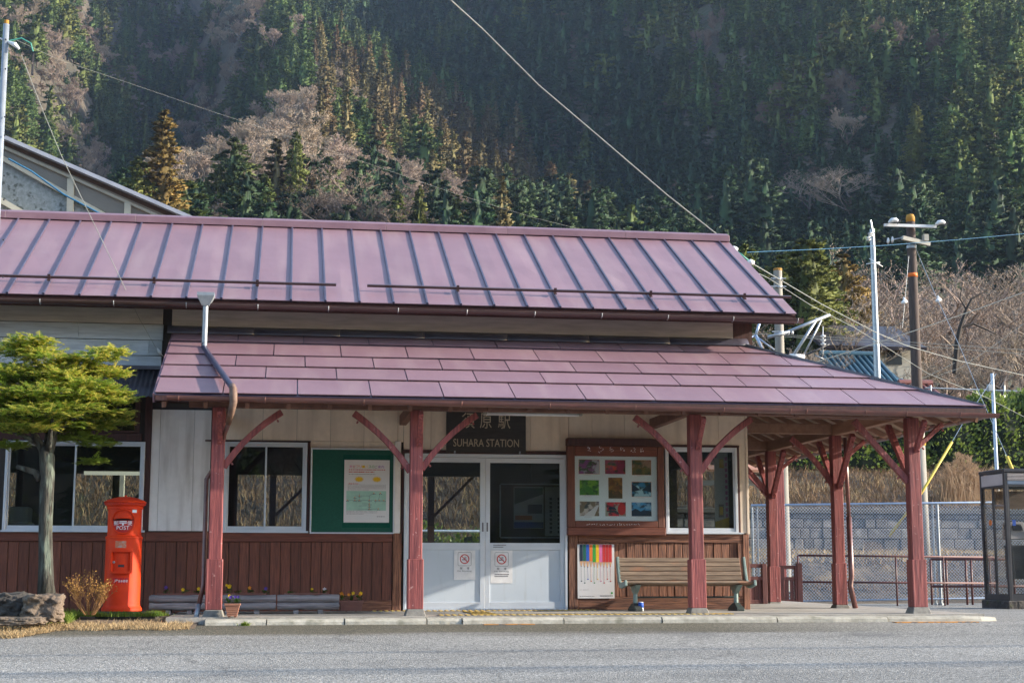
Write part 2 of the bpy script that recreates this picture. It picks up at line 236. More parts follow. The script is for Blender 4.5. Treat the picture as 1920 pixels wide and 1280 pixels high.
# ------------------------------------------------------------------ mesh helpers
ORG = {}
def org(o): return ORG.get(o.name, Vector((0, 0, 0))) if o else Vector((0, 0, 0))
def tag(o, label=None, cat=None, group=None, kind=None):
    if label: o['label'] = label
    if cat: o['category'] = cat
    if group: o['group'] = group
    if kind: o['kind'] = kind
    return o
def thing(name, label, cat, loc=(0, 0, 0), group=None):
    o = bpy.data.objects.new(name, None); COL.objects.link(o); o.location = loc; o.empty_display_size = .2
    ORG[o.name] = Vector(loc); return tag(o, label, cat, group)
def inst(mesh, name, loc, parent=None, rot=(0, 0, 0), scale=(1, 1, 1)):
    o = bpy.data.objects.new(name, mesh); COL.objects.link(o); o.parent = parent
    o.location = Vector(loc)-org(parent); o.rotation_euler = rot; o.scale = scale; ORG[o.name] = Vector(loc); return o
class MB:
    def __init__(s): s.v = []; s.f = []; s.m = []
    def add(s, vs, fs, m=0):
        b = len(s.v); s.v += [tuple(x) for x in vs]; s.f += [tuple(i+b for i in q) for q in fs]; s.m += [m]*len(fs); return s
    def box(s, x0, x1, y0, y1, z0, z1, m=0):
        x0, x1 = sorted((x0, x1)); y0, y1 = sorted((y0, y1)); z0, z1 = sorted((z0, z1))
        return s.add([(x0, y0, z0), (x1, y0, z0), (x1, y1, z0), (x0, y1, z0), (x0, y0, z1), (x1, y0, z1), (x1, y1, z1), (x0, y1, z1)],
                     [(0, 3, 2, 1), (4, 5, 6, 7), (0, 1, 5, 4), (1, 2, 6, 5), (2, 3, 7, 6), (3, 0, 4, 7)], m)
    def beam(s, p, q, w, h, m=0, up=(0, 0, 1)):
        p, q = Vector(p), Vector(q); d = (q-p).normalized(); up = Vector(up)
        a = d.cross(up); a = Vector((1, 0, 0)) if a.length < 1e-5 else a.normalized(); b = a.cross(d).normalized()
        vs = [c+a*(i*w/2)+b*(j*h/2) for c in (p, q) for i, j in ((-1, -1), (1, -1), (1, 1), (-1, 1))]
        return s.add(vs, [(0, 3, 2, 1), (4, 5, 6, 7), (0, 1, 5, 4), (1, 2, 6, 5), (2, 3, 7, 6), (3, 0, 4, 7)], m)
    def tube(s, pts, r, n=8, m=0, cap=True):
        pts = [Vector(p) for p in pts]; k = len(pts); rs = r if isinstance(r, (list, tuple)) else [r]*k; vs = []
        prev = None
        for i, p in enumerate(pts):
            d = (pts[min(i+1, k-1)]-pts[max(i-1, 0)]); d = d.normalized() if d.length > 1e-9 else Vector((0, 0, 1))
            if prev is None:
                a = d.cross(Vector((0, 0, 1)) if abs(d.z) < .9 else Vector((1, 0, 0))).normalized()
            else:
                a = prev-d*prev.dot(d); a = a.normalized() if a.length > 1e-6 else d.orthogonal().normalized()
            prev = a; b = d.cross(a)
            vs += [p+(a*math.cos(2*math.pi*j/n)+b*math.sin(2*math.pi*j/n))*rs[i] for j in range(n)]
        fs = [(i*n+j, i*n+(j+1) % n, (i+1)*n+(j+1) % n, (i+1)*n+j) for i in range(k-1) for j in range(n)]
        if cap: fs += [tuple(range(n))[::-1], tuple((k-1)*n+j for j in range(n))]
        return s.add(vs, fs, m)
    def lathe(s, prof, c=(0, 0), n=40, m=0, cap=True):
        vs = [(c[0]+r*math.cos(2*math.pi*j/n), c[1]+r*math.sin(2*math.pi*j/n), z) for r, z in prof for j in range(n)]
        k = len(prof); fs = [(i*n+j, i*n+(j+1) % n, (i+1)*n+(j+1) % n, (i+1)*n+j) for i in range(k-1) for j in range(n)]
        if cap: fs += [tuple(range(n))[::-1], tuple((k-1)*n+j for j in range(n))]
        return s.add(vs, fs, m)
    def prism(s, poly, y0, y1, m=0):
        "polygon in x,z pushed from y0 to y1"
        k = len(poly); vs = [(x, y0, z) for x, z in poly]+[(x, y1, z) for x, z in poly]
        return s.add(vs, [tuple(range(k)), tuple(range(2*k-1, k-1, -1))]+[(i, i+k, (i+1) % k+k, (i+1) % k) for i in range(k)], m)
    def slab(s, top, t, m=0, nrm=None):
        "polygon in space given a thickness t below it"
        top = [Vector(p) for p in top]; k = len(top)
        if nrm is None: nrm = (top[1]-top[0]).cross(top[2]-top[0]).normalized(); nrm = nrm if nrm.z > 0 else -nrm
        return s.add([p for p in top]+[p-nrm*t for p in top], [tuple(range(k)), tuple(range(2*k-1, k-1, -1))]+[(i, i+k, (i+1) % k+k, (i+1) % k) for i in range(k)], m)
    def mesh(s, name, mats, o=Vector((0, 0, 0)), smooth=False, fix=True):
        me = bpy.data.meshes.new(name); V = np.array([tuple(v) for v in s.v], float)-np.array(o) if s.v else np.zeros((0, 3))
        me.from_pydata(V.tolist(), [], s.f)
        if isinstance(mats, str): mats = [mats]
        for q in mats: me.materials.append(MT[q])
        if len(mats) > 1: me.polygons.foreach_set('material_index', s.m)
        if fix:
            bm = bmesh.new(); bm.from_mesh(me); bmesh.ops.recalc_face_normals(bm, faces=bm.faces); bm.to_mesh(me); bm.free()
        if smooth: me.polygons.foreach_set('use_smooth', [True]*len(me.polygons))
        me.update(); return me
    def build(s, name, mats, parent=None, label=None, cat=None, group=None, kind=None, smooth=False, bevel=0, fix=True, loc=None, angle=None):
        if parent is not None: o0 = org(parent); me = s.mesh(name, mats, o0, smooth, fix); loc0 = (0, 0, 0)
        else: o0 = Vector(loc) if loc is not None else Vector((0, 0, 0)); me = s.mesh(name, mats, o0, smooth, fix); loc0 = o0
        o = bpy.data.objects.new(name, me); COL.objects.link(o); o.parent = parent; o.location = loc0; ORG[o.name] = o0
        if bevel:
            b = o.modifiers.new('bevel', 'BEVEL'); b.width = bevel; b.segments = 1; b.limit_method = 'ANGLE'; b.angle_limit = .7
        if angle: me.set_sharp_from_angle(angle=angle)
        return tag(o, label, cat, group, kind)
def base_of(mb):
    V = np.array([tuple(v) for v in mb.v]); return Vector(((V[:, 0].min()+V[:, 0].max())/2, (V[:, 1].min()+V[:, 1].max())/2, V[:, 2].min()))
def solo(mb, name, mats, label, cat, **k): return mb.build(name, mats, loc=base_of(mb), label=label, cat=cat, **k)
_tc = {}
def text_mb(s, size, x, y, z, depth=.002, m=0, align='CENTER', shear=0, width=1.0, mb=None, offset=0.0):
    "lettering facing the street (-Y), its baseline at z"
    cu = bpy.data.curves.new('t', 'FONT'); cu.body = s; cu.size = size; cu.align_x = align; cu.resolution_u = 3; cu.offset = offset
    ob = bpy.data.objects.new('t', cu); COL.objects.link(ob); bpy.context.view_layer.update()
    me = bpy.data.meshes.new_from_object(ob.evaluated_get(bpy.context.evaluated_depsgraph_get()))
    mb = mb or MB(); mb.add([(x+v.co.x*width, y, z+v.co.y) for v in me.vertices], [tuple(p.vertices) for p in me.polygons], m)
    bpy.data.objects.remove(ob); bpy.data.curves.remove(cu); bpy.data.meshes.remove(me); return mb
# ================================================================== the ground
def road_z(y): return -.078-.05*(-2.6-y) if y < -2.6 else (-.078-.008*(y+2.6))
def road_zz(y): return road_z(max(y, -30))
mb = MB(); ys = [-400, -80, -30, -22, -16, -12, -9, -7, -5, -4, -3.2, -2.6, 0, 4, 8, 10.6]; xs = [-200, -60, -20, -8, 0, 5, 10, 20, 60, 200]
for j, y in enumerate(ys):
    for x in xs: mb.v.append((x, y, road_zz(y)))
nx = len(xs); mb.f = [(j*nx+i, j*nx+i+1, (j+1)*nx+i+1, (j+1)*nx+i) for j in range(len(ys)-1) for i in range(nx-1)]; mb.m = [0]*len(mb.f)
mb.build('road', 'asphalt', kind='structure')
# concrete platform under the canopy, with kerb blocks along its edge
PL = thing('platform', None, None, (3.5, -2.5, 0)); PL['kind'] = 'structure'
mb = MB(); mb.box(-1.25, 8.22, -2.33, 9.0, -.25, 0); mb.build('slab', 'concrete', PL)
kj = [P(x, 1162, -2.55).x for x in (384, 500, 646, 800, 866, 1056, 1240, 1455, 1662)]+[8.3]
rk = random.Random(3)
for i in range(len(kj)-1):
    a, b = kj[i]+.006, kj[i+1]-.006; mb = MB(); zt = -.012+rk.uniform(-.008, .006)
    yf = -2.60+rk.uniform(-.012, .012); prof = [(-2.335, -.25), (yf, -.25), (yf-.006, -.10), (yf+.004, zt-.03), (yf+.035, zt-.004), (-2.335, zt)]
    n = 7; vs = []; k = len(prof)
    for j in range(n):
        t = j/(n-1); x = a+(b-a)*t; wob = rk.uniform(-.004, .004)
        for (y, z) in prof:
            if i == len(kj)-2 and t > .8: y = y if y > -2.4 else y+(t-.8)*.5; z -= (t-.8)*.10
            vs.append((x, y+wob, z+(wob if z > -.05 else 0)))
    fs = [(q*k+w, q*k+(w+1) % k, (q+1)*k+(w+1) % k, (q+1)*k+w) for q in range(n-1) for w in range(k)]+[tuple(range(k)), tuple((n-1)*k+w for w in range(k))]
    mb.add(vs, fs); mb.build('kerb_block', 'kerb_conc', PL, smooth=False)
# yellow tactile strips: raised bars
mb = MB()
def tact(x0, x1, y0, y1, skew=0):
    mb.box(x0, x1, y0, y1, .001, .006, 0)
    n = int((x1-x0)/.075)
    for i in range(n):
        a = x0+.02+i*.075; mb.box(a, a+.036, y0+.02, y1-.02, .006, .014, 1)
tact(1.75, 5.2, -2.28, -2.0); tact(1.1, 3.95, -.50, -.22); [mb.box(2.22+k*.075, 2.25+k*.075, -1.98, -.52, .002, .010, 1) for k in range(4)]
mb.build('tactile_paving', ['concrete', 'tactile'], PL)
mb = MB(); mb.box(P(905, 1167, -2.62).x, P(1000, 1167, -2.62).x, -2.74, -2.63, road_z(-2.7), road_z(-2.63)+.004); mb.box(6.95, 7.95, -2.76, -2.62, road_z(-2.76)-.01, road_z(-2.62)+.004)
mb.build('painted_line', 'line_orange', kind='structure')

# ================================================================== station building
ST = thing('station_building', 'single storey wooden station, purple metal roof, cream walls and canopy on red posts', 'railway station', (1.5, 0, 0))
ZB = .978                                             # top of the wainscot
XL, XR = -9.0, 6.085
def px(x, y=1000, Y=0): return P(x, y, Y).x
def pz(x, y, Y=0): return P(x, y, Y).z
# openings in the wall (x0,x1,z0,z1)
W1 = (px(8, 915), px(270, 915), .985, 2.10); TR = (px(5, 780)-.1, px(258, 780), 2.21, 2.66)
W2 = (px(420, 915), px(575, 915), .985, 2.115); DR = (px(757, 1000), px(1063, 1000), 0.0, 1.995); W3 = (px(1247, 920), px(1382, 920), .985, 2.115)
W0 = (-7.2, -4.2, .985, 2.10)
holes = [W1, TR, W2, DR, W3, W0]
def wall_grid(mb, x0, x1, z0, z1, hs, ya, yb):
    xs = sorted({x0, x1, *[h[0] for h in hs], *[h[1] for h in hs]}); zs = sorted({z0, z1, *[h[2] for h in hs], *[h[3] for h in hs]})
    xs = [x for x in xs if x0 <= x <= x1]; zs = [z for z in zs if z0 <= z <= z1]
    for i in range(len(xs)-1):
        j = 0
        while j < len(zs)-1:
            free = lambda q: not any(h[0]-1e-6 <= (xs[i]+xs[i+1])/2 <= h[1]+1e-6 and h[2] < (zs[q]+zs[q+1])/2 < h[3] for h in hs)
            if free(j):
                k = j
                while k+1 < len(zs)-1 and free(k+1): k += 1
                mb.box(xs[i], xs[i+1], ya, yb, zs[j], zs[k+1]); j = k+1
            else: j += 1
mb = MB(); wall_grid(mb, XL, XR-.02, 0, 3.84, holes, .035, .13)
mb.box(XR-.12, XR-.02, .13, 5.4, 0, .95); mb.box(XR-.12, XR-.02, .13, 5.4, 2.05, 3.84); mb.box(XR-.12, XR-.02, .13, .7, .951, 2.049); mb.box(XR-.12, XR-.02, 3.6, 5.4, .951, 2.049)
bh = [(-3.3, -2.0, .95, 2.03), (-.75, .85, .95, 2.03), (2.15, 3.35, 0.02, 2.03), (5.3, 5.9, .95, 2.03), (-8, -4.2, .95, 2.03)]
wall_grid(mb, XL, XR-.02, 0, 3.84, bh, 5.4, 5.52); mb.box(XL-.1, XL, .035, 5.52, 0, 3.84)
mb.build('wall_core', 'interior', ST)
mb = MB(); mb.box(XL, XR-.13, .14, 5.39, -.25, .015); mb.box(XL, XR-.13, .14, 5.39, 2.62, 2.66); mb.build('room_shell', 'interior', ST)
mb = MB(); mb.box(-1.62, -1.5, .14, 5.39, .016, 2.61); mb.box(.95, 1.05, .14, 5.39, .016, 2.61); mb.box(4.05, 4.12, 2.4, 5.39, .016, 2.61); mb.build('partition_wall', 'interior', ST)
# outer facing: cream boards
def facing(rects, joints, m, y0=.004, t=.03):
    for (x0, x1, z0, z1) in rects:
        cuts = [x0]+[j for j in joints if x0+.03 < j < x1-.03]+[x1]
        for a, b in zip(cuts[:-1], cuts[1:]):
            q = MB(); q.box(a+.0018, b-.0018, y0, y0+t, z0, z1); q.build('wall_panel', m, ST, bevel=.0015)
jn = [px(x, 790) for x in (493, 557, 620, 683, 746, 808, 870, 932, 994, 1050, 1110, 1171, 1232, 1290, 1347)]
xw2r = px(580, 900); xpostL = px(400, 900); ztopw = 2.90
facing([(px(430, 800)-.1, px(757, 800), 2.14, ztopw), (px(757, 800)+.002, px(1066, 800), 2.045, ztopw), (px(1066, 800)+.002, XR-.02, 2.15, ztopw),
        (px(584, 900)-.02, px(752, 900), ZB+.01, 2.138), (px(1066, 900)+.03, W3[0]-.03, ZB+.01, 2.148), (px(1384, 900)+.01, XR-.02, ZB+.012, 2.148)], jn, 'wall_cream')
q = MB(); q.box(XR-.019, XR+.012, -.006, .055, ZB+.0, ztopw); q.build('corner_trim', 'wall_cream', ST, bevel=.003)
facing([(px(282, 880), px(394, 880), ZB+.015, pz(340, 768))], [px(298, 880), px(362, 880)], 'wall_white', y0=.0)
# brown frame posts and rails of the wall
def post(x0, x1, z0, z1, yf=-.012, m='frame_brown', n='wall_post'):
    q = MB(); q.box(x0, x1, yf, .034, z0, z1); q.build(n, m, ST, bevel=.003)
post(px(268, 900), px(281, 900), ZB+.01, 2.72); post(px(396, 900), px(404, 900), ZB+.01, 2.72); post(XL, px(266, 820), 2.11, 2.205, n='wall_rail'); post(px(283, 760), px(394, 760), 2.605, 2.70, n='wall_rail')
post(XL, px(266, 740), 2.665, 2.76, n='wall_rail')
post(W2[0]-.25, W2[1]+.04, 2.118, 2.137, yf=-.02, n='wall_rail'); post(W2[1]+.004, W2[1]+.038, ZB+.01, 2.117, yf=-.018); post(px(753, 900), DR[0]-.004, ZB, 2.0, yf=-.018)
post(DR[0]-.03, DR[1]+.03, 1.999, 2.042, yf=-.02, n='wall_rail'); post(DR[1]+.004, px(1070, 900)+.03, ZB+.01, 1.998, yf=-.014)
post(W3[0]-.03, W3[1]+.04, 2.119, 2.146, yf=-.016, n='wall_rail'); post(W3[1]+.004, W3[1]+.036, ZB+.013, 2.118, yf=-.018)
# eave board strip on left wall above windows
# ---------------------------------------------------------------- wainscot
def wainscot(x0, x1, m, trim_l, trim_r, zb=.0, low=False, pitch=.1265):
    q = MB(); q.box(x0, x1, -.028, .032, .862, ZB); q.build('wainscot_rail', 'rail_brown' if m == 'board_brown' else m+'_h', ST, bevel=.004)
    if low: q = MB(); q.box(x0+.0, x1, -.026, .032, zb+.004, .165); q.build('wainscot_sill', 'rail_brown' if m == 'board_brown' else m+'_h', ST, bevel=.004)
    zz0 = .168 if low else zb-.02
    a, b = x0+(trim_l or 0), x1-(trim_r or 0)
    if trim_l: q = MB(); q.box(x0, a-.004, -.030, .032, .168 if low else zb, .859); q.build('wainscot_stile', m, ST, bevel=.003)
    if trim_r: q = MB(); q.box(b+.004, x1, -.030, .032, .168 if low else zb, .859); q.build('wainscot_stile', m, ST, bevel=.003)
    n = max(1, round((b-a)/pitch)); w = (b-a)/n
    q = MB(); q.box(-w/2+.0035, w/2-.0035, -.012, .02, zz0, .859); me = q.mesh('wainscot_board', m)
    for i in range(n):
        o = inst(me, 'wainscot_board', (a+w*(i+.5), random.uniform(-.003, .003), 0), ST); bv = o.modifiers.new('bevel', 'BEVEL'); bv.width = .003; bv.segments = 1
mm = MT['board_weathered'].copy(); MT['board_weathered_h'] = mm
for nd in mm.node_tree.nodes:
    if nd.type == 'MAPPING': nd.inputs['Scale'].default_value = (.8, 17, 17)
wainscot(XL, px(270, 1060), 'board_brown', 0, 0, zb=-.06)
wainscot(px(270, 1060)+.006, px(735, 1060), 'board_brown', 0, 0, zb=-.02)
post(px(736, 1060), px(752, 1060), .0, .974, yf=-.034, m='board_weathered', n='door_stile')
q = MB(); q.box(px(676, 1060), px(735, 1060), -.03, .0, .0, .13); q.build('wainscot_sill', 'board_weathered_h', ST, bevel=.004)
post(px(1066, 1060), px(1083, 1060), .0, .974, yf=-.034, m='board_weathered', n='door_stile')
wainscot(px(1084, 1060), XR-.095, 'board_weathered', 0, .07, zb=.0, low=True, pitch=.105)
post(XR-.09, XR-.012, .0, .974, yf=-.036, m='board_weathered', n='corner_stile')
q = MB(); q.box(W3[0]-.01, W3[1]+.06, -.07, .03, ZB+.001, ZB+.014); q.build('window_ledge', 'alu', ST)
# ---------------------------------------------------------------- aluminium windows
def window(x0, x1, z0, z1, n, yf=-.035, rail=.05, fw=.035, sill=.055, ledge=True):
    m = MB(); y1 = yf+.075
    m.box(x0, x0+fw, yf, y1, z0, z1); m.box(x1-fw, x1, yf, y1, z0, z1); m.box(x0+fw, x1-fw, yf, y1, z1-fw, z1); m.box(x0+fw, x1-fw, yf, y1, z0, z0+fw*.7)
    if ledge: m.box(x0-.015, x1+.03, yf-.025, yf, z0-.012, z0+.012)
    f = m.build('window', 'alu', ST, bevel=.002)
    a, b, c, d = x0+fw, x1-fw, z0+fw*.7, z1-fw; w = (b-a)/n
    for i in range(n):
        ys = yf+.012+(.028 if i % 2 == 0 else 0); l, r = a+w*i-(.012 if i else 0), a+w*(i+1)+(.012 if i < n-1 else 0)
        s = MB(); t = .022; s.box(l, l+t, ys, ys+.024, c, d); s.box(r-t, r, ys, ys+.024, c, d); s.box(l+t, r-t, ys, ys+.024, c, c+sill-.01); s.box(l+t, r-t, ys, ys+.024, d-.024, d)
        s.build('sash', 'alu', f, bevel=.0015); p = MB(); p.box(l+t, r-t, ys+.010, ys+.014, c+sill-.01, d-.024); p.build('pane', 'glass', f)
    return f
window(*W1, 2); window(*W2, 2); window(*W3, 2, yf=-.03); window(*W0, 3)
# transom: brown frames, dark glass
m = MB(); nT = 3; xa = -5.2; xb = TR[1]; 
for i in range(4): x = xa+(xb-xa)*i/3; m.box(x-.03, x+.03, -.01, .03, TR[2], TR[3])
m.box(xa, xb, -.008, .03, TR[2], TR[2]+.03); m.box(xa, xb, -.008, .03, TR[3]-.03, TR[3]); f = m.build('transom_window', 'frame_brown', ST)
p = MB(); p.box(xa, xb, .012, .016, TR[2]+.03, TR[3]-.03); p.build('pane', 'glass', f)
# ---------------------------------------------------------------- sliding doors
xm = px(909, 1000); fz = 1.995
m = MB(); m.box(DR[0], DR[0]+.03, -.03, .10, .0, fz); m.box(DR[1]-.03, DR[1], -.03, .10, 0, fz); m.box(DR[0]+.03, DR[1]-.03, -.03, .10, fz-.045, fz); m.box(DR[0]+.03, DR[1]-.03, -.035, .12, -.004, .018)
m.build('door_frame', 'alu', ST, bevel=.002)
zmid = pz(870, 1017)
for i, (l, r, y) in enumerate(((DR[0]+.03, xm+.0, -.01), (xm+.004, DR[1]-.03, -.006))):
    st = .062; m = MB(); m.box(l, l+st, y, y+.035, .02, fz-.05); m.box(r-st, r, y, y+.035, .02, fz-.05); m.box(l+st, r-st, y, y+.035, fz-.11, fz-.05)
    m.box(l+st, r-st, y, y+.035, zmid-.09, zmid); m.box(l+st, r-st, y, y+.035, .02, .105)
    d = m.build('sliding_door', 'alu', ST, bevel=.002)
    q = MB(); q.box(l+st, r-st, y+.012, y+.022, .105, zmid-.09); q.build('lower_panel', 'alu_panel', d)
    q = MB(); q.box(l+st, r-st, y+.014, y+.019, zmid, fz-.11); q.build('pane', 'glass', d)
    hx = (r-.028) if i == 0 else (l+.028); q = MB(); q.box(hx-.010, hx+.010, y-.004, y+.002, 1.0, 1.115); q.build('finger_pull', 'ink_grey', d, bevel=.002)
# ---------------------------------------------------------------- clerestory and left clapboards
q = MB(); q.box(px(330, 608)-.05, px(1374, 620), -.004, .03, 3.51, 3.83)
q.build('clerestory_board', 'clap_dark', ST)
q = MB(); q.box(px(1374, 620)+.004, px(1412, 600)-.02, .0, .5, 3.38, 3.83); q.build('clerestory_end', 'frame_brown', ST)
zc = [pz(200, y) for y in (560, 606, 636, 665, 691)]
for i in range(4):
    xc = [XL, px(148, 600)+.002, px(310, 600)-.02] if i == 1 else ([XL, px(279, 650), px(310, 650)-.04] if i == 2 else [XL, px(310, 600)-.03])
    for a, b in zip(xc[:-1], xc[1:]):
        q = MB(); q.add([(a+.002, -.008, zc[i]-.004), (b-.002, -.008, zc[i]-.004), (b-.002, -.03, zc[i+1]+.002), (a+.002, -.03, zc[i+1]+.002), (a+.002, .03, zc[i]-.004), (b-.002, .03, zc[i]-.004), (b-.002, .03, zc[i+1]+.002), (a+.002, .03, zc[i+1]+.002)],
                        [(0, 1, 2, 3), (4, 7, 6, 5), (0, 4, 5, 1), (3, 2, 6, 7), (0, 3, 7, 4), (1, 5, 6, 2)])
        q.build('clapboard', 'clap_dark' if i == 0 else 'clap_grey', ST)
# corrugated little awning on the left
mb = MB(); x0, x1 = XL, px(305, 710); n = int((x1-x0)/.012); top = []; 
za, zb2 = pz(220, 692), pz(220, 742, -.75)
for i in range(n+1):
    x = x0+(x1-x0)*i/n; o = .009*math.sin(2*math.pi*x/.062)
    mb.v += [(x, -.03, za+o), (x, -.75, zb2+o)]
mb.f = [(2*i, 2*i+1, 2*i+3, 2*i+2) for i in range(n)]; mb.m = [0]*n
o = mb.build('corrugated_awning', 'corrug', ST, smooth=True, fix=False); sm = o.modifiers.new('thick', 'SOLIDIFY'); sm.thickness = .003
q = MB(); q.box(XL, px(308, 690), -.06, -.032, za, za+.045); q.build('awning_flashing', 'flash_dark', ST)
for x in np.arange(-5.2, -1.6, .9): q = MB(); q.beam((x, .0, za-.05), (x, -.70, zb2-.05), .05, .06); q.build('awning_rafter', 'beam_paint', ST)
# ---------------------------------------------------------------- main roof
RE = (-.6, 3.835); RR = (2.5, 5.50); XE = 6.62
sl_ = (RR[1]-RE[1])/(RR[0]-RE[0]); nl = math.hypot(1, sl_); un = Vector((0, -sl_/nl, 1/nl)); ud = Vector((0, 1/nl, sl_/nl)); LEN = (RR[0]-RE[0])*nl
ribs = [6.454-.4283*k for k in range(0, 37)]
edges = [XE]+ribs
def roofpt(x, s, h=0): return Vector((x, RE[0], RE[1]))+ud*s+un*h
for a, b in zip(edges[:-1], edges[1:]):
    q = MB(); n = 6; vs = []; w0 = random.uniform(-.003, .003)
    for j in range(n+1):
        s = LEN*j/n; hh = random.uniform(-.007, .007) if 0 < j < n else 0
        for x, k in ((a-.0, 0), ((a+b)/2, .6), (b+.0, 0)): vs.append(roofpt(x, s, (hh+w0)*k))
    fs = [(j*3+i, j*3+i+1, j*3+i+4, j*3+i+3) for j in range(n) for i in range(2)]
    q.add(vs, fs); o = q.build('roof_panel', 'roof_paint', ST, fix=False); sm = o.modifiers.new('thick', 'SOLIDIFY'); sm.thickness = .012; sm.offset = -1
q = MB(); n = 14
for j in range(n): 
    s0, s1 = LEN*j/n-.008, LEN*(j+1)/n-.008; w0, w1 = [.0, .0]
vs = []
for (dx, h) in ((-.013, .002), (-.015, .028), (-.009, .034), (.009, .034), (.015, .028), (.013, .002)):
    vs += [Vector((dx, RE[0], RE[1]))+ud*(-.012)+un*h, Vector((dx, RE[0], RE[1]))+ud*(LEN-.06)+un*h]
q.add(vs, [(2*i, 2*i+1, (2*i+3) % 12, (2*i+2) % 12) for i in range(6)]+[(0, 2, 4, 6, 8, 10), (11, 9, 7, 5, 3, 1)])
rm = q.mesh('roof_batten', 'rib_shade_paint')
for x in ribs: inst(rm, 'roof_batten', (x, 0, 0), ST)
# ridge cap in lengths
xr = [XE+.0, 5.0, 3.2, 1.4, -.4, -2.2, -4.0, -5.8, -7.6, -9.2]
for a, b in zip(xr[:-1], xr[1:]):
    q = MB(); d = .012 if xr.index(a) % 2 else 0; q.prism([(0, 0)], 0, 0) if False else None
    sec = [(-.17, -.075), (-.16, .02), (-.02, .075+d*.3), (.02, .075+d*.3), (.16, .02), (.17, -.075)]
    vs = [(x, RR[0]+y, RR[1]+z+.02) for x in (b+.001, a-.001) for y, z in sec]; k = 6
    q.add(vs, [(i, (i+1) % k, (i+1) % k+k, i+k) for i in range(k)]+[tuple(range(k)), tuple(range(k, 2*k))]); q.build('ridge_cap', 'ridge_paint', ST, bevel=.004)
q = MB(); q.slab([(XL, RR[0], RR[1]), (XE, RR[0], RR[1]), (XE, RR[0]+3.6, RR[1]-3.6*sl_), (XL, RR[0]+3.6, RR[1]-3.6*sl_)], .03); q.build('rear_roof', 'roof_paint', ST)
q = MB(); q.slab([roofpt(XL, 0, -.02), roofpt(XE-.01, 0, -.02), roofpt(XE-.01, LEN-.02, -.02), roofpt(XL, LEN-.02, -.02)], .03); q.build('roof_deck', 'frame_brown', ST)
q = MB(); q.box(XL, XE-.03, RE[0]+.02, RE[0]+.05, RE[1]-.13, RE[1]-.035); q.build('fascia', 'frame_brown', ST)
q = MB(); q.box(XL, XE-.05, RE[0]+.055, .03, 3.78, 3.80) if False else q.slab([(XL, RE[0]+.055, 3.77), (XE-.05, RE[0]+.055, 3.77), (XE-.05, .12, 3.845), (XL, .12, 3.845)], .015); q.build('eave_soffit', 'frame_brown', ST)
q = MB(); q.prism([(XE-.10, 0), (XE-.06, 0)], 0, 0) if False else None
q.add([Vector((x, y, z)) for x in (XE-.05, XE-.02) for y, z in ((RE[0]+.02, RE[1]-.14), (RE[0]+.02, RE[1]-.03), (RR[0], RR[1]-.03), (RR[0], RR[1]-.17))], [(0, 1, 2, 3), (4, 7, 6, 5), (0, 4, 5, 1), (1, 5, 6, 2), (2, 6, 7, 3), (3, 7, 4, 0)]); q.build('bargeboard', 'frame_brown', ST)
q = MB(); q.add([(XR-.02, 0.0, 3.84), (XR-.02, 5.0, 3.84), (XR-.02, 2.5, 5.38), (XR-.12, 0.0, 3.84), (XR-.12, 5.0, 3.84), (XR-.12, 2.5, 5.38)], [(0, 1, 2), (3, 5, 4), (0, 3, 4, 1), (1, 4, 5, 2), (2, 5, 3, 0)]); q.build('gable_wall', 'clap_dark', ST)
# snow bars with brackets
for (a, b) in ((XL, .60), (.998, 6.68)):
    s = .47; q = MB(); q.box(a, b, -.016, .016, -.016, .016)
    V = q.v; q.v = [tuple(roofpt(v[0], s, .085)+ud*v[1]+un*v[2]) for v in V]; bar = q.build('snow_bar', 'gutter_brown', ST)
    for x in ribs[1::3]:
        if a < x < b:
            q = MB(); q.beam(roofpt(x, s-.02, .05), roofpt(x, s-.02, .13), .035, .012, up=(0, 1, 0)); q.beam(roofpt(x, s-.06, .06), roofpt(x, s+.04, .06), .04, .012); q.build('bracket', 'gutter_brown', bar)
# gutters
def gutter(p, q, r, m, name='gutter', hang=None, hm='galv', hn=()):
    p, q = Vector(p), Vector(q); d = (q-p).normalized(); a = d.cross(Vector((0, 0, 1))).normalized(); mb = MB(); n = 10; vs = []
    for c in (p, q):
        for k, rr in ((1, r), (-1, r-.006)):
            for j in range(n+1):
                t = math.pi*(j/n if k == 1 else 1-j/n); vs.append(c+a*math.cos(t)*rr-Vector((0, 0, 1))*math.sin(t)*rr)
    k = 2*(n+1); mb.add(vs, [(i, (i+1) % k, (i+1) % k+k, i+k) for i in range(k)]+[tuple(range(k)), tuple(range(k, 2*k))]); g = mb.build(name, m, ST, angle=.5, smooth=True)
    for x in hn:
        c = p+(q-p)*((x-p.x)/(q.x-p.x)) if abs(q.x-p.x) > .5 else p+(q-p)*((x-p.y)/(q.y-p.y)); h = MB(); pts = [c+a*math.cos(t)*(r+.004)-Vector((0, 0, 1))*math.sin(t)*(r+.004) for t in np.linspace(0, math.pi, 9)]
        h.tube(pts, .0055, 5); h.build('gutter_hanger', hm, g)
    return g
gutter((XL, -.655, 3.775), (XE+.06, -.655, 3.765), .056, 'gutter_brown', hn=[6.6-.872*k for k in range(18)])
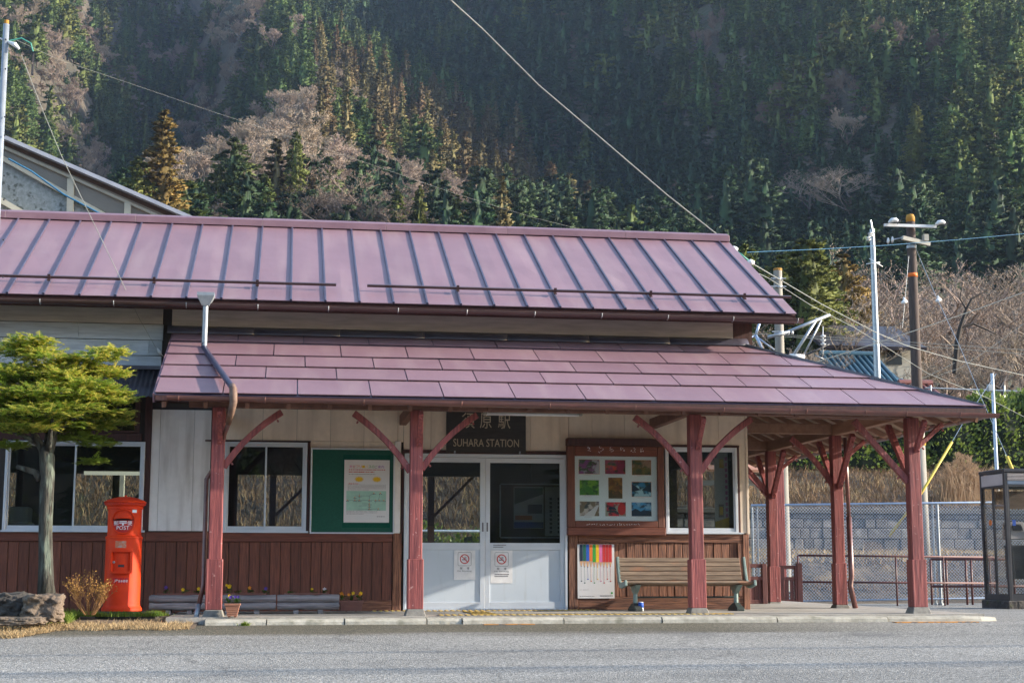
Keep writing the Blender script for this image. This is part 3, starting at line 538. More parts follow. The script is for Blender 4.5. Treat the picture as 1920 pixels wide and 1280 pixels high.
# ---------------------------------------------------------------- canopy roof
ZW, ZE_, EY = 3.5, 2.43, -2.5
cs = (ZW-ZE_)/2.5; XV = -1.44
def cz(d): return ZW-cs*d-.05*math.sin(math.pi*min(d/2.5, 1))*0
XH, XHE = 6.0, 8.29; hk = (XHE-XH)/2.5
drop = lambda x: 0.0
ds = [.0, .435, .986, 1.441, 1.904, 2.5]; offs = [.3, .41, .66, .22, .62]
for c in range(5):
    d0, d1 = ds[c], ds[c+1]; lip = .020
    xend0, xend1 = XH+hk*d0, XH+hk*d1; seam = []
    x = {0: -.62, 1: -.166, 2: -.609, 3: -.245, 4: -.70}[c]
    pitch = .8215; seam = [XV]
    while x < xend1: 
        if x > XV+.15: seam.append(x)
        x += pitch
    # rows differ slightly in where plates meet
    seam.append(99)
    for a, b in zip(seam[:-1], seam[1:]):
        A, B_ = a+.0065, b-.0065
        top = [(A, d0), (min(B_, xend0), d0), (min(B_, xend1), d1), (A, d1)]
        if A > xend0: top = [(A, (A-XH)/hk)]+[(min(B_, xend1), max((min(B_, xend1)-XH)/hk, d0)), (min(B_, xend1), d1), (A, d1)] if B_ < xend1 else [(A, (A-XH)/hk), (xend1, d1), (A, d1)]
        elif B_ > xend0 and B_ < xend1: top = [(A, d0), (xend0, d0), (B_, (B_-XH)/hk), (B_, d1), (A, d1)]
        if A >= xend1-.02: continue
        jz = random.uniform(0, .003)
        up = lambda d: (lip if d1-d < 1e-6 else lip*(d-d0)/(d1-d0))+jz
        q = MB(); q.slab([(x_, -d_, cz(d_)+.006+up(d_)) for x_, d_ in top], .009); q.build('canopy_plate', 'roof_paint', ST)
# underlay that closes the joints, hip side and soffit
q = MB(); q.slab([(XV, .0, cz(0)-.002), (XH, 0, cz(0)-.002), (XHE, EY, cz(2.5)-.002), (XV, EY, cz(2.5)-.002)], .012); q.build('canopy_underlay', 'rib_shade_paint', ST)
YB = 6.6
q = MB(); q.slab([(XH, .0, cz(0)), (XH, YB, cz(0)), (XHE, YB, cz(2.5)), (XHE, EY, cz(2.5))], .014); q.build('canopy_side_roof', 'roof_paint', ST)
q = MB(); q.slab([(XV+.02, .0, cz(0)-.055), (XH, 0, cz(0)-.055), (XHE-.03, EY+.03, cz(2.5)-.05), (XV+.02, EY+.03, cz(2.5)-.05)], .018); q.slab([(XH+.002, .01, cz(0)-.055), (XH+.002, YB-.02, cz(0)-.055), (XHE-.03, YB-.02, cz(2.5)-.05), (XHE-.03, EY+.05, cz(2.5)-.05)], .018); q.build('canopy_soffit', 'soffit', ST)
q = MB(); q.box(XV+.01, XHE-.01, EY+.0, EY+.025, cz(2.5)-.07, cz(2.5)-.014); q.box(XHE-.03, XHE-.005, EY+.03, YB, cz(2.5)-.07, cz(2.5)-.014); q.build('canopy_fascia', 'frame_brown', ST)
q = MB(); q.slab([(XV-.02, .0, cz(0)+.004), (XV, .0, cz(0)+.004), (XV, EY, cz(2.5)+.004), (XV-.02, EY, cz(2.5)+.004)], .10); q.build('verge_trim', 'ridge_paint', ST)
q = MB(); q.beam((XH, 0, cz(0)+.028), (XHE-.02, EY+.02, cz(2.5)+.028), .05, .03); q.build('hip_cap', 'rib_shade_paint', ST)
# flashing over the top of the canopy, dented
xs_ = np.linspace(px(314, 620), XH+.12, 8)
for a, b in zip(xs_[:-1], xs_[1:]):
    n = 8; vs = []
    for i in range(n+1):
        x = a+.003+(b-a-.006)*i/n; bu = .018*math.sin(i/n*math.pi)*random.uniform(.2, 1)
        vs += [(x, -.02, 3.585), (x, -.075-bu, 3.545-bu*.6), (x, -.115-bu*.3, 3.50), (x, -.125, 3.475)]
    q = MB(); q.add(vs, [(i*4+j, i*4+j+1, (i+1)*4+j+1, (i+1)*4+j) for i in range(n) for j in range(3)]); o = q.build('flashing', 'flash_dark', ST, smooth=True, fix=False); sm = o.modifiers.new('thick', 'SOLIDIFY'); sm.thickness = .004
GZ = 2.395
hx_ = [P(x, 750, -2.58).x for x in (335, 497, 682, 865, 1030, 1190, 1355, 1480, 1510, 1620, 1697, 1797)]
gutter((px(313, 744, -2.58), -2.575, GZ+.01), (XHE+.10, -2.575, GZ-.045), .054, 'gutter_rust', hm='gutter_rust', hn=hx_)
gutter((XHE+.075, -2.50, GZ-.03), (XHE+.075, YB, GZ-.05), .05, 'gutter_rust')
# ---------------------------------------------------------------- canopy posts
YP = -2.05; XS = 7.5
def lower(x, y, h, w, zb=.0, ph=.085):
    m = MB(); c = .165 if w is None else w
def canopy_post(x, y, ztop, w=.145, sw=.178, sleeve=(.075, .635), braces=(), zb=0.0, name='canopy_post'):
    q = MB(); q.box(x-w/2, x+w/2, y-w/2, y+w/2, sleeve[1]-.02, ztop); p = q.build('canopy_post', 'post_paint', ST, bevel=.006)
    q = MB(); q.box(x-sw/2, x+sw/2, y-sw/2, y+sw/2, sleeve[0], sleeve[1]); q.box(x-sw/2-.004, x-sw/2+.02, y-sw/2-.004, y-sw/2+.01, sleeve[0]+.002, sleeve[1]-.002); q.build('post_sleeve', 'post_paint', p, bevel=.005)
    q = MB(); a, b = sw/2+.005, sw/2+.035; z0, z1 = zb-.02, sleeve[0]
    q.add([(x+sx*b, y+sy*b, z0) for sx, sy in ((-1, -1), (1, -1), (1, 1), (-1, 1))]+[(x+sx*a, y+sy*a, z1) for sx, sy in ((-1, -1), (1, -1), (1, 1), (-1, 1))], [(0, 3, 2, 1), (4, 5, 6, 7), (0, 1, 5, 4), (1, 2, 6, 5), (2, 3, 7, 6), (3, 0, 4, 7)])
    q.build('post_plinth', 'plinth_conc', p, bevel=.008)
    return p
def brace(p0, p1, parent, w=.07, h=.075, arch=.05, m='post_paint'):
    "arched brace between two points"
    p0, p1 = Vector(p0), Vector(p1); d = p1-p0; hor = Vector((d.x, d.y, 0)).normalized(); nrm = d.cross(hor.cross(Vector((0, 0, 1)))).normalized()
    if nrm.z < 0: nrm = -nrm
    n = 9; side = hor.cross(Vector((0, 0, 1))).normalized(); vs = []
    for i in range(n):
        t = i/(n-1); c = p0+d*t+nrm*(arch*4*t*(1-t)); hh = h*(.85+.3*abs(t-.5)); tl = (d+nrm*arch*4*(1-2*t)).normalized(); nn = tl.cross(side).normalized(); nn = nn if nn.z > 0 else -nn
        vs += [c+side*(i_*w/2)+nn*(j*hh/2) for i_, j in ((-1, -1), (1, -1), (1, 1), (-1, 1))]
    q = MB(); q.add(vs, [(a*4+b, a*4+(b+1) % 4, (a+1)*4+(b+1) % 4, (a+1)*4+b) for a in range(n-1) for b in range(4)]+[(0, 1, 2, 3), ((n-1)*4, (n-1)*4+1, (n-1)*4+2, (n-1)*4+3)])
    o = q.build('brace', m, ST, bevel=.004)
    b_ = MB()
    for c, dz in ((p0, .09), (p1, -.08)):
        t = .12 if dz > 0 else .9; cc = p0+d*t+nrm*(arch*4*t*(1-t)); b_.tube([cc-nn*.045, cc-nn*.075], .012, 6)
    b_.build('bolt', m, o)
ZT = 2.335
XF = [P(404, 1000, YP).x+.003, P(779, 1000, YP).x, P(1305, 1000, YP).x, P(1716, 1000, YP).x]
posts = [canopy_post(x, YP, ZT) for x in XF]
g = .065
for i, x in enumerate(XF):
    zl, zt = 1.63, ZT-.04
    if i > 0: brace((x-g, YP, zl if i < 3 else 1.56), (x-g-.66, YP, zt), posts[i], arch=.045 if i < 3 else .0, w=.062)
    if i < 3: brace((x+g, YP, zl+.03), (x+g+.64, YP, zt), posts[i], arch=.05, w=.062)
    brace((x+.02, YP-g, 1.93), (x+.02, YP-.36, 2.27), posts[i], arch=.0, w=.055, h=.06)
brace((XF[3]+g, YP, 1.98), (XF[3]+.40, YP, 2.27), posts[3], arch=0, w=.055, h=.06)
Y2, Y3 = .46, 3.32
p2 = canopy_post(XS-.01, Y2, ZT, w=.135, sw=.16, sleeve=(.045, .60), zb=0); p3 = canopy_post(XS-.0, Y3, ZT, w=.14, sw=.17, sleeve=(.02, .56), zb=-.02)
for p, y in ((posts[3], YP), (p2, Y2), (p3, Y3)):
    if y > YP: brace((XS, y-g, 1.62), (XS, y-g-.58, ZT-.04), p, arch=.0, w=.07, m='post_paint'); brace((XS+g, y, 1.98), (XS+.42, y, 2.27), p, arch=0, w=.055, h=.06)
    brace((XS, y+g, 1.62), (XS, y+g+.60, ZT-.04), p, arch=.0, w=.07, m='post_paint')
    if y > YP: brace((XS-g, y, 1.66), (XS-g-.58, y, ZT-.04), p, arch=.04, w=.06)
p4 = canopy_post(8.72, 6.6, 2.35, w=.15, sw=.17, sleeve=(-.0, .3), zb=-.1); brace((8.72-g, 6.6, 1.6), (8.72-.7, 6.6, 2.3), p4, arch=.03)
# beams, rafters
q = MB(); q.box(XV+.35, XS-.06, YP-.055, YP+.055, ZT, ZT+.13); q.build('canopy_beam', 'beam_paint', ST, bevel=.005)
q = MB(); q.box(XS-.06, XS+.06, YP+.06, YB-.1, ZT, ZT+.15); q.build('canopy_beam', 'beam_sunlit', ST, bevel=.005)
for y in (YP+.4, Y2, Y3, 5.5): q = MB(); q.box(XR+.0, XS-.065, y-.05, y+.05, ZT+.02, ZT+.16); q.build('tie_beam', 'beam_sunlit' if y > 0 else 'beam_paint', ST, bevel=.005)
for x in XF[:3]: q = MB(); q.box(x-.045, x+.045, YP+.06, .0, ZT+.02, ZT+.15); q.build('tie_beam', 'beam_paint', ST, bevel=.005)
q = MB(); q.beam((XH+.05, -.02, cz(0)-.13), (XHE-.08, EY+.1, cz(2.5)-.12), .07, .10); q.build('hip_rafter', 'beam_sunlit', ST)
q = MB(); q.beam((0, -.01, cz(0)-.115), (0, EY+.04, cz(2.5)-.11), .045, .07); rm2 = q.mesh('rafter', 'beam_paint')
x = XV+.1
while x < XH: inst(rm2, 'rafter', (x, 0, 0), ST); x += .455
q = MB(); q.beam((XH+.02, 0, cz(0)-.115), (XHE-.04, 0, cz(2.5)-.11), .045, .07); rm3 = q.mesh('rafter', 'beam_sunlit')
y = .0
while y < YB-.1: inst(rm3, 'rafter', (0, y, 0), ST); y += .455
y = -.455
while y > EY+.2:
    t = -y/2.5; q = MB(); q.beam((XH+hk*(-y)+.03, y, cz(-y)-.115), (XHE-.04, y, cz(2.5)-.11), .045, .07); q.build('rafter', 'beam_sunlit', ST); y -= .455
# downpipe from the main gutter: hopper head, kinked pipe, wrapped elbow, run down behind the first post
hp = P(386, 560, -.70); q = MB(); zt = pz(386, 549, -.72)
q.add([(hp.x+sx*.105, -.70+sy*.085, zt) for sx, sy in ((-1, -1), (1, -1), (1, 1), (-1, 1))]+[(hp.x+sx*.105, -.70+sy*.085, zt-.04) for sx, sy in ((-1, -1), (1, -1), (1, 1), (-1, 1))]+[(hp.x+sx*.045, -.70+sy*.045, zt-.16) for sx, sy in ((-1, -1), (1, -1), (1, 1), (-1, 1))],
      [(0, 1, 2, 3), (0, 4, 5, 1), (1, 5, 6, 2), (2, 6, 7, 3), (3, 7, 4, 0), (4, 8, 9, 5), (5, 9, 10, 6), (6, 10, 11, 7), (7, 11, 8, 4), (8, 11, 10, 9)])
hop = q.build('rain_hopper', 'galv', ST)
a = P(383, 648, -.68); q = MB(); q.tube([(hp.x, -.70, zt-.15), (a.x, -.69, a.z)], .034, 12); q.build('downpipe', 'galv', ST, smooth=True, angle=.6)
e = P(435, 732, -2.62); q = MB(); q.tube([(a.x, -.69, a.z+.03), (a.x, -.70, a.z-.03), (e.x, -2.60, e.z+.04)], .036, 12); q.build('downpipe', 'rib_shade_paint', ST, smooth=True, angle=.6)
f_ = P(434, 772, -2.60); h_ = P(424, 812, -2.2); q = MB(); q.tube([(e.x, -2.58, e.z+.06), (e.x+.015, -2.66, e.z+.01), (e.x+.02, -2.67, f_.z+.10), (f_.x, -2.62, f_.z), (h_.x+.03, -2.35, h_.z+.1)], [.034, .044, .043, .038, .030], 12); q.build('wrapped_elbow', 'elbow_wrap', ST, smooth=True)
MT['pencil_wood'].node_tree.nodes['Principled BSDF'].inputs['Roughness'].default_value = .6
k = XF[0]-.125
q = MB(); q.tube([(h_.x+.03, -2.35, h_.z+.1), (h_.x-.02, -2.15, h_.z), (XF[0]+.02, -1.93, h_.z-.25), (k, -1.93, h_.z-.5), (k, -1.95, .35), (k-.04, -2.02, .12)], .027, 10); q.build('downpipe', 'gutter_rust', ST, smooth=True)
q = MB(); q.tube([(k-.04, -2.02, .13), (k-.065, -2.10, -.03)], .030, 10); q.build('pipe_shoe', 'galv', ST, smooth=True)
# downpipe on the side post
q = MB(); yx = .30; xx = P(1591, 950, yx).x; q.tube([(xx-.02, yx, 2.3), (xx, yx, 1.20)], .026, 10); q.build('downpipe', 'gutter_rust', ST, smooth=True)
q = MB(); q.tube([(xx, yx, 1.22), (xx+.01, yx, .42), (P(1594, 1095, yx).x+.0, yx, .30), (P(1603, 1143, yx).x, yx-.02, .0)], .037, 12); q.build('downpipe', 'post_red_pipe', ST, smooth=True) if 'post_red_pipe' in MT else q.build('downpipe', 'gutter_rust', ST, smooth=True)
# ---------------------------------------------------------------- things inside, seen through the glass
q = MB(); q.box(px(158, 888, 3), px(262, 888, 3), 2.96, 3.04, pz(200, 890, 3), pz(200, 886, 3)+.02)
m = bpy.data.materials.new('lamp_tube'); m.use_nodes = True; bb = m.node_tree.nodes['Principled BSDF']; bb.inputs['Emission Color'].default_value = (1, .95, .75, 1); bb.inputs['Emission Strength'].default_value = .28; MT['lamp_tube'] = m
tl = thing('ceiling_lamp', 'lit fluorescent tube seen inside through the left sash window', 'lamp', (px(210, 888, 3), 3, pz(200, 888, 3)))
q.build('lamp_tube', 'lamp_tube', tl); q = MB(); q.box(px(158, 888, 3), px(262, 888, 3), 2.95, 3.05, pz(200, 886, 3)+.022, pz(200, 886, 3)+.06); q.build('lamp_housing', 'interior_wood', tl)
q = MB(); q.box(px(16, 975, .8), px(51, 975, .8), .8, 1.2, .70, pz(30, 949, .8)); q.box(px(14, 990, .78), px(54, 990, .78), .76, 1.25, .70, pz(30, 978, .8)); solo(q, 'office_machine', 'paper', 'pale grey office machine standing behind the left sash window', 'machine', bevel=.02)
q = MB(); q.box(-3.4, -1.75, .5, 1.4, .62, .70); q.box(-3.4, -3.3, .5, 1.4, .016, .62); q.box(-1.85, -1.75, .5, 1.4, .016, .62); solo(q, 'office_counter', 'interior_wood', 'wooden office counter behind the left sash window', 'counter')
q = MB(); q.box(px(430, 985, .5)-.02, px(470, 985, .5), .35, .7, .9, .985); q.box(-1.3, .8, .25, .9, .85, .9); q.box(-1.3, -1.22, .25, .9, .016, .85); q.box(.72, .8, .25, .9, .016, .85); solo(q, 'ticket_counter', 'interior_wood', 'low wooden counter behind the window beside the green notice board', 'counter')
# poster frame inside the right-hand door pane
x0, x1 = px(939, 960, .6), px(1070, 960, .6); z0, z1 = pz(940, 1006, .6), pz(940, 908, .6)
IB = thing('inside_notice_board', 'dark framed notice board with a poster, standing inside behind the right door pane', 'notice board', ((x0+x1)/2, .6, .02))
q = MB(); q.box(x0, x1, .6, .63, z0, z1); q.box(x0+.1, x0+.14, .61, .64, .02, z0); q.box(x1-.14, x1-.1, .61, .64, .02, z0); q.build('backing', 'interior_wood', IB)
q = MB()
for a in ((x0-.015, x0, z0, z1), (x1, x1+.015, z0, z1), (x0, x1, z0-.015, z0), (x0, x1, z1, z1+.015)): q.box(a[0], a[1], .59, .63, a[2], a[3])
q.build('frame', 'alu', IB)
pa, pb = px(963, 960, .6), px(1019, 960, .6); q = MB(); q.box(pa, pb, .592, .598, pz(960, 990, .6), pz(960, 912, .6)); po = q.build('poster_sheet', 'paper', IB)
q = MB(); q.box(pa+.004, pb-.004, .589, .5915, pz(960, 989, .6), pz(960, 978, .6), 0); q.box(pa+.02, pa+.25, .589, .5915, pz(960, 974, .6), pz(960, 966, .6), 1)
q.add([(pa+.01, .5905, pz(960, 945, .6)), (pb-.01, .5905, pz(960, 926, .6)), (pb-.01, .5905, pz(960, 914, .6)), (pa+.01, .5905, pz(960, 914, .6))], [(0, 1, 2, 3)], 2); q.box(pa+.19, pb-.02, .589, .5915, pz(960, 962, .6), pz(960, 945, .6), 3)
q.build('poster_print', ['ink_blue', 'ink_orange', 'ink_teal', 'ink_grey'], po)
q = MB(); q.box(pb+.02, px(1063, 960, .6), .592, .598, pz(960, 1004, .6), pz(960, 912, .6)); po = q.build('poster_sheet', 'paper', IB)
q = MB()
for i in range(9):
    for j in range(2): q.box(pb+.08+j*.11, pb+.115+j*.11, .589, .5915, z0+.05+i*.055, z0+.085+i*.055)
q.build('poster_print', 'ink_grey', po)
# waiting room bench inside left door
q = MB(); q.box(1.2, 2.1, 4.3, 4.7, .40, .45); q.box(1.2, 1.26, 4.3, 4.7, .016, .4); q.box(2.04, 2.1, 4.3, 4.7, .016, .4); q.box(1.2, 2.1, 4.7, 4.75, .45, .85); solo(q, 'waiting_bench', 'interior_wood', 'wooden bench at the back of the waiting room behind the left door pane', 'bench')
# rear canopy posts and handrail seen through the openings
for x in (-2.9, -.2, 2.6): q = MB(); q.box(x-.055, x+.055, 7.6, 7.71, -.1, 2.5); q.beam((x+.05, 7.67, 1.45), (x+.8, 7.67, 2.2), .05, .05); q.build('rear_post', 'frame_brown', ST)
q = MB(); q.slab([(XL, 5.53, 2.9), (XR+.5, 5.53, 2.9), (XR+.5, 8.2, 2.35), (XL, 8.2, 2.35)], .05); q.build('rear_canopy', 'frame_brown', ST)
# ================================================================== signs and boards on the front wall
def rect(mb, x0, x1, y, z0, z1, m=0, t=.0015): mb.box(x0, x1, y, y+t, z0, z1, m)
Yw = -.02
# station name board
sx0, sx1 = px(837, 810, -.06), px(986, 810, -.06); sz0, sz1 = pz(900, 848, -.06), 2.66
SG = thing('station_name_board', 'black wooden station name board lettered SUHARA STATION above the double doors', 'sign', ((sx0+sx1)/2, -.06, sz0))
q = MB(); q.box(sx0, sx1, -.062, -.03, sz0, sz1); q.build('board', 'sign_dark', SG, bevel=.003)
def fit_text(s, x0, x1, y, zb, h, m, parent, name='lettering', mb=None, **k):
    "one line of lettering fitted to a width and a cap height"
    t = text_mb(s, 1.0, 0, y, 0, align='LEFT'); V = np.array([v for v in t.v])
    a, b, lo, hi = V[:, 0].min(), V[:, 0].max(), V[:, 2].min(), V[:, 2].max()
    t.v = [(x0+(v[0]-a)/(b-a)*(x1-x0), y, zb+(v[2]-lo)/(hi-lo)*h) for v in t.v]
    o = t.build(name, m, parent, fix=False); sm = o.modifiers.new('thick', 'SOLIDIFY'); sm.thickness = .002; return o
fit_text('SUHARA STATION', px(850, 830, -.065), px(973, 830, -.065), -.0655, pz(900, 837, -.065), .088+.012, 'sign_letter', SG)
kx = [(px(849), px(872)), (px(868, 800), px(890, 800)), (px(899, 800), px(922, 800)), (px(933, 800), px(956, 800))]
for ch, (a, b) in zip('須原駅', ((px(866, 800, -.065), px(890, 800, -.065)), (px(900, 800, -.065), px(922, 800, -.065)), (px(934, 800, -.065), px(957, 800, -.065)))):
    fit_text(ch, a, b, -.0655, pz(920, 803, -.065), .20, 'sign_letter', SG)
q = MB()
for x in (sx0+.11, sx1-.08): q.box(x-.01, x+.01, -.07, -.05, sz0-.012, sz0+.02)
q.build('mounting_clip', 'galv', SG)
# fluorescent light under the canopy
lz = pz(1000, 774, -1.6); lx0, lx1 = px(907, 774, -1.6), px(1090, 774, -1.6)
LT = thing('canopy_lamp', 'unlit fluorescent batten lamp hanging under the canopy over the doors', 'lamp', ((lx0+lx1)/2, -1.6, lz-.02))
q = MB(); q.box(lx0, lx1, -1.66, -1.54, lz+.005, lz+.055); q.box(lx0-.0, lx0+.03, -1.67, -1.53, lz-.03, lz+.06); q.box(lx1-.03, lx1, -1.67, -1.53, lz-.03, lz+.06); q.box(lx0+.3, lx0+.34, -1.62, -1.58, lz+.055, 2.75); q.box(lx1-.34, lx1-.3, -1.62, -1.58, lz+.055, 2.75); q.build('housing', 'plaster', LT)
q = MB(); q.tube([(lx0+.03, -1.6, lz-.018), (lx1-.03, -1.6, lz-.018)], .018, 12); q.build('lamp_tube_glass', 'ink_white', LT, smooth=True)
# green notice board with its poster
gx0, gx1, gz0, gz1 = px(582, 920, -.05), px(740, 920, -.05), pz(660, 1000, -.05), pz(660, 840, -.05)
GB = thing('green_notice_board', 'dark green felt notice board in a white metal frame left of the doors', 'notice board', ((gx0+gx1)/2, -.05, gz0))
q = MB(); q.box(gx0+.012, gx1-.012, -.045, -.01, gz0+.012, gz1-.012); q.build('felt_panel', 'green_board', GB)
q = MB()
for a in ((gx0, gx0+.018, gz0, gz1), (gx1-.018, gx1, gz0, gz1), (gx0+.018, gx1-.018, gz0, gz0+.018), (gx0+.018, gx1-.018, gz1-.018, gz1)): q.box(a[0], a[1], -.058, -.008, a[2], a[3])
q.build('frame', 'alu', GB, bevel=.002)
post(gx1+.005, px(750, 920), gz0+.0, gz1+.1, yf=-.03, m='wall_white', n='wall_strip')
u0, u1, v0, v1 = px(645, 920, -.05), px(730, 920, -.05), pz(690, 979, -.05), pz(690, 862, -.05)
PO = thing('free_pass_poster', 'white poster with a rainbow title, two yellow starbursts and a mint green route map', 'poster', ((u0+u1)/2, -.05, v0))
q = MB(); rect(q, u0, u1, -.0500, v0, v1, t=.0018); q.build('sheet', 'paper', PO)
q = MB(); rect(q, u0-.016, u1+.012, -.0478, v0-.065, v1+.065, t=.0008); q.build('plastic_sleeve', 'sleeve_green', PO) if 'sleeve_green' in MT else (MT.__setitem__('sleeve_green', MT['green_board'].copy()), setattr(MT['sleeve_green'].node_tree.nodes['Principled BSDF'].inputs['Roughness'], 'default_value', .12), q.build('plastic_sleeve', 'sleeve_green', PO))
def u(t): return u0+(u1-u0)*t
def vv(t): return v1-(v1-v0)*t
ti = '青空フリーパスのご案内'; cols = ['ink_pink', 'ink_red', 'ink_orange', 'ink_orange', 'ink_yellow', 'ink_yellow', 'ink_green', 'ink_green', 'ink_teal', 'ink_purple', 'ink_purple']
for i, ch in enumerate(ti): fit_text(ch, u(.11+i*.0705), u(.11+i*.0705+.06), -.0512, vv(.13), (v1-v0)*.045, cols[i], PO, name='title_letter')
q = MB(); rk = random.Random(5)
def textline(mb, t0, t1, w, h, m, y=-.0508):
    x = t0
    while x < t1:
        l = rk.uniform(.012, .04); rect(mb, u(x), u(min(x+l, t1)), y, vv(w+h), vv(w), m, t=.0006); x += l+rk.uniform(.006, .016)
textline(q, .10, .9, .15, .013, 1); textline(q, .10, .66, .185, .016, 1); textline(q, .10, .70, .225, .008, 0); textline(q, .10, .32, .375, .012, 1)
for w in (.395, .415, .435, .455, .475): textline(q, .08, .92 if w < .47 else .55, w, .006, 0)
for w in (.82, .84, .86): textline(q, .06, .74-.3*(w > .85), w, .006, 0)
textline(q, .73, .91, .90, .010, 0); rect(q, u(.055), u(.93), -.0506, vv(.81), vv(.495), 2, t=.0004)
def seg(mb, a, b, m, w=.0035, y=-.0512): mb.beam((u(a[0]), y, vv(a[1])), (u(b[0]), y, vv(b[1])), w, .0006, m, up=(0, 1, 0))
for a, b in (((.08, .645), (.90, .645)), ((.24, .645), (.24, .60)), ((.34, .645), (.34, .53)), ((.24, .575), (.56, .575)), ((.56, .645), (.56, .57)), ((.56, .57), (.66, .53)), ((.76, .645), (.80, .53)), ((.56, .645), (.56, .80)), ((.40, .70), (.58, .70)), ((.30, .80), (.76, .78)), ((.70, .645), (.70, .69)), ((.33, .735), (.52, .73))): seg(q, a, b, 3)
for c in ((.08, .645), (.24, .645), (.34, .645), (.56, .645), (.70, .645), (.78, .645), (.88, .645), (.24, .60), (.34, .575), (.66, .53), (.80, .53), (.56, .70), (.56, .735), (.56, .78), (.76, .78)):
    rect(q, u(c[0]-.012), u(c[0]+.012), -.0518, vv(c[1]+.006), vv(c[1]-.006), 4, t=.0004)
    textline(q, c[0]-.03, c[0]+.05, c[1]+.012, .010, 0, y=-.0516)
q.build('print', ['ink_grey', 'ink_red', 'mint', 'ink_grey', 'ink_orange'], PO)
q = MB()
for cx in (.33, .72):
    n = 14; pts = []
    for i in range(2*n): r = (1.0 if i % 2 == 0 else .62); a = math.pi*i/n; pts.append((u(cx+.115*r*math.cos(a)), -.0509, vv(.31-.052*r*math.sin(a))))
    q.add(pts+[(u(cx), -.0509, vv(.31))], [(i, (i+1) % (2*n), 2*n) for i in range(2*n)])
q.build('starburst', 'ink_yellow', PO, fix=False); q = MB()
# photograph board right of the doors
bx0, bx1, bz0, bz1 = px(1064, 920, -.1), px(1245, 920, -.1), pz(1150, 1003, -.1), pz(1150, 822, -.1)
PB = thing('photo_board', 'brown timber display board with nine small landscape photographs right of the doors', 'display board', ((bx0+bx1)/2, -.08, bz0))
gx0_, gx1_, gz0_, gz1_ = px(1078, 920, -.1), px(1233, 920, -.1), pz(1150, 976, -.1), pz(1150, 855, -.1)
def bar(x0, x1, z0, z1, n, yf=-.11, m='frame_wood'):
    q = MB(); q.box(x0, x1, yf, -.0, z0, z1); q.build(n, m, PB, bevel=.006)
MT['frame_wood'] = MT['board_brown'].copy(); MT['frame_wood_h'] = MT['rail_brown'].copy()
bar(bx0, gx0_, bz0+.10, bz1-.10, 'frame_stile'); bar(gx1_, bx1, bz0+.10, bz1-.10, 'frame_stile'); bar(gx0_+.002, gx1_-.002, gz1_, bz1-.10, 'frame_head', m='frame_wood_h'); bar(gx0_+.002, gx1_-.002, bz0+.10, gz0_, 'frame_foot', m='frame_wood_h')
bar(bx0-.005, bx1+.008, bz1-.098, bz1, 'frame_cap', yf=-.15, m='frame_brown'); bar(bx0, bx1+.01, bz0-.0, bz0+.098, 'frame_ledge', yf=-.125, m='frame_wood_h')
q = MB(); q.box(gx0_, gx1_, -.075, -.0, gz0_, gz1_); q.build('backing_sheet', 'paper_blue', PB)
q = MB(); q.box(gx0_+.001, gx1_-.001, -.088, -.085, gz0_+.001, gz1_-.001); q.build('glazing', 'glass_clear', PB) if 'glass_clear' in MT else (glass('glass_clear', (.93, .95, .95)), q.build('glazing', 'glass_clear', PB))
for i, ch in enumerate('観光案内図'.replace('図', '所')[:0]+''): pass
for i, (a, ch) in enumerate(zip((1101, 1123, 1145, 1165, 1185, 1203), '寝覚の床阿寺'[:0].ljust(6))): pass
# brush-written heading: short pale strokes
q = MB(); rk = random.Random(11)
def brush(mb, xc, zc, w, h, n):
    for i in range(n):
        a = (xc+rk.uniform(-w, w)*.5, -.1125, zc+rk.uniform(-h, h)*.5); an = rk.choice([0, 0, math.pi/2, math.pi/2, .8, -.8])+rk.uniform(-.2, .2); l = rk.uniform(.35, .8)*w
        mb.beam(a, (a[0]+math.cos(an)*l*.6, -.1125, a[2]+math.sin(an)*l*.6), .006, .002, up=(0, 1, 0))
for a in (1105, 1126, 1147, 1166, 1186, 1205): brush(q, px(a, 843, -.11), pz(1150, 843, -.11), .055, .055, 6)
for i in range(22): brush(q, px(1101+i*4.6, 983, -.11), pz(1150, 983, -.11)+.002*i*0, .02, .016, 2)
q.build('brush_lettering', 'ink_white', PB)
pics = [('p1', 'ink_purple', (1086, 862, 1124, 888)), ('p2', 'ink_red', (1135, 862, 1173, 888)), ('p3', '', (1186, 862, 1221, 889)), ('p4', '', (1087, 900, 1123, 928)), ('p5', '', (1141, 895, 1167, 934)), ('p6', '', (1185, 903, 1221, 930)), ('p7', '', (1087, 940, 1123, 967)), ('p8', '', (1135, 941, 1173, 967)), ('p9', '', (1184, 941, 1221, 967))]
pc = [((0.289, 0.085, 0.272), (0.051, 0.102, 0.034), (0.476, 0.476, 0.544)), ((0.595, 0.051, 0.034), (0.034, 0.051, 0.025), (0.272, 0.034, 0.085)), ((0.170, 0.119, 0.025), (0.051, 0.085, 0.034), (0.374, 0.221, 0.136)), ((0.170, 0.374, 0.025), (0.025, 0.102, 0.017), (0.051, 0.204, 0.017)), ((0.306, 0.153, 0.025), (0.153, 0.068, 0.017), (0.085, 0.060, 0.017)), ((0.034, 0.204, 0.374), (0.017, 0.043, 0.034), (0.374, 0.612, 0.714)), ((0.043, 0.051, 0.060), (0.595, 0.510, 0.459), (0.204, 0.153, 0.102)), ((0.680, 0.034, 0.051), (0.025, 0.034, 0.051), (0.340, 0.340, 0.272)), ((0.085, 0.340, 0.612), (0.025, 0.051, 0.085), (0.272, 0.476, 0.646))]
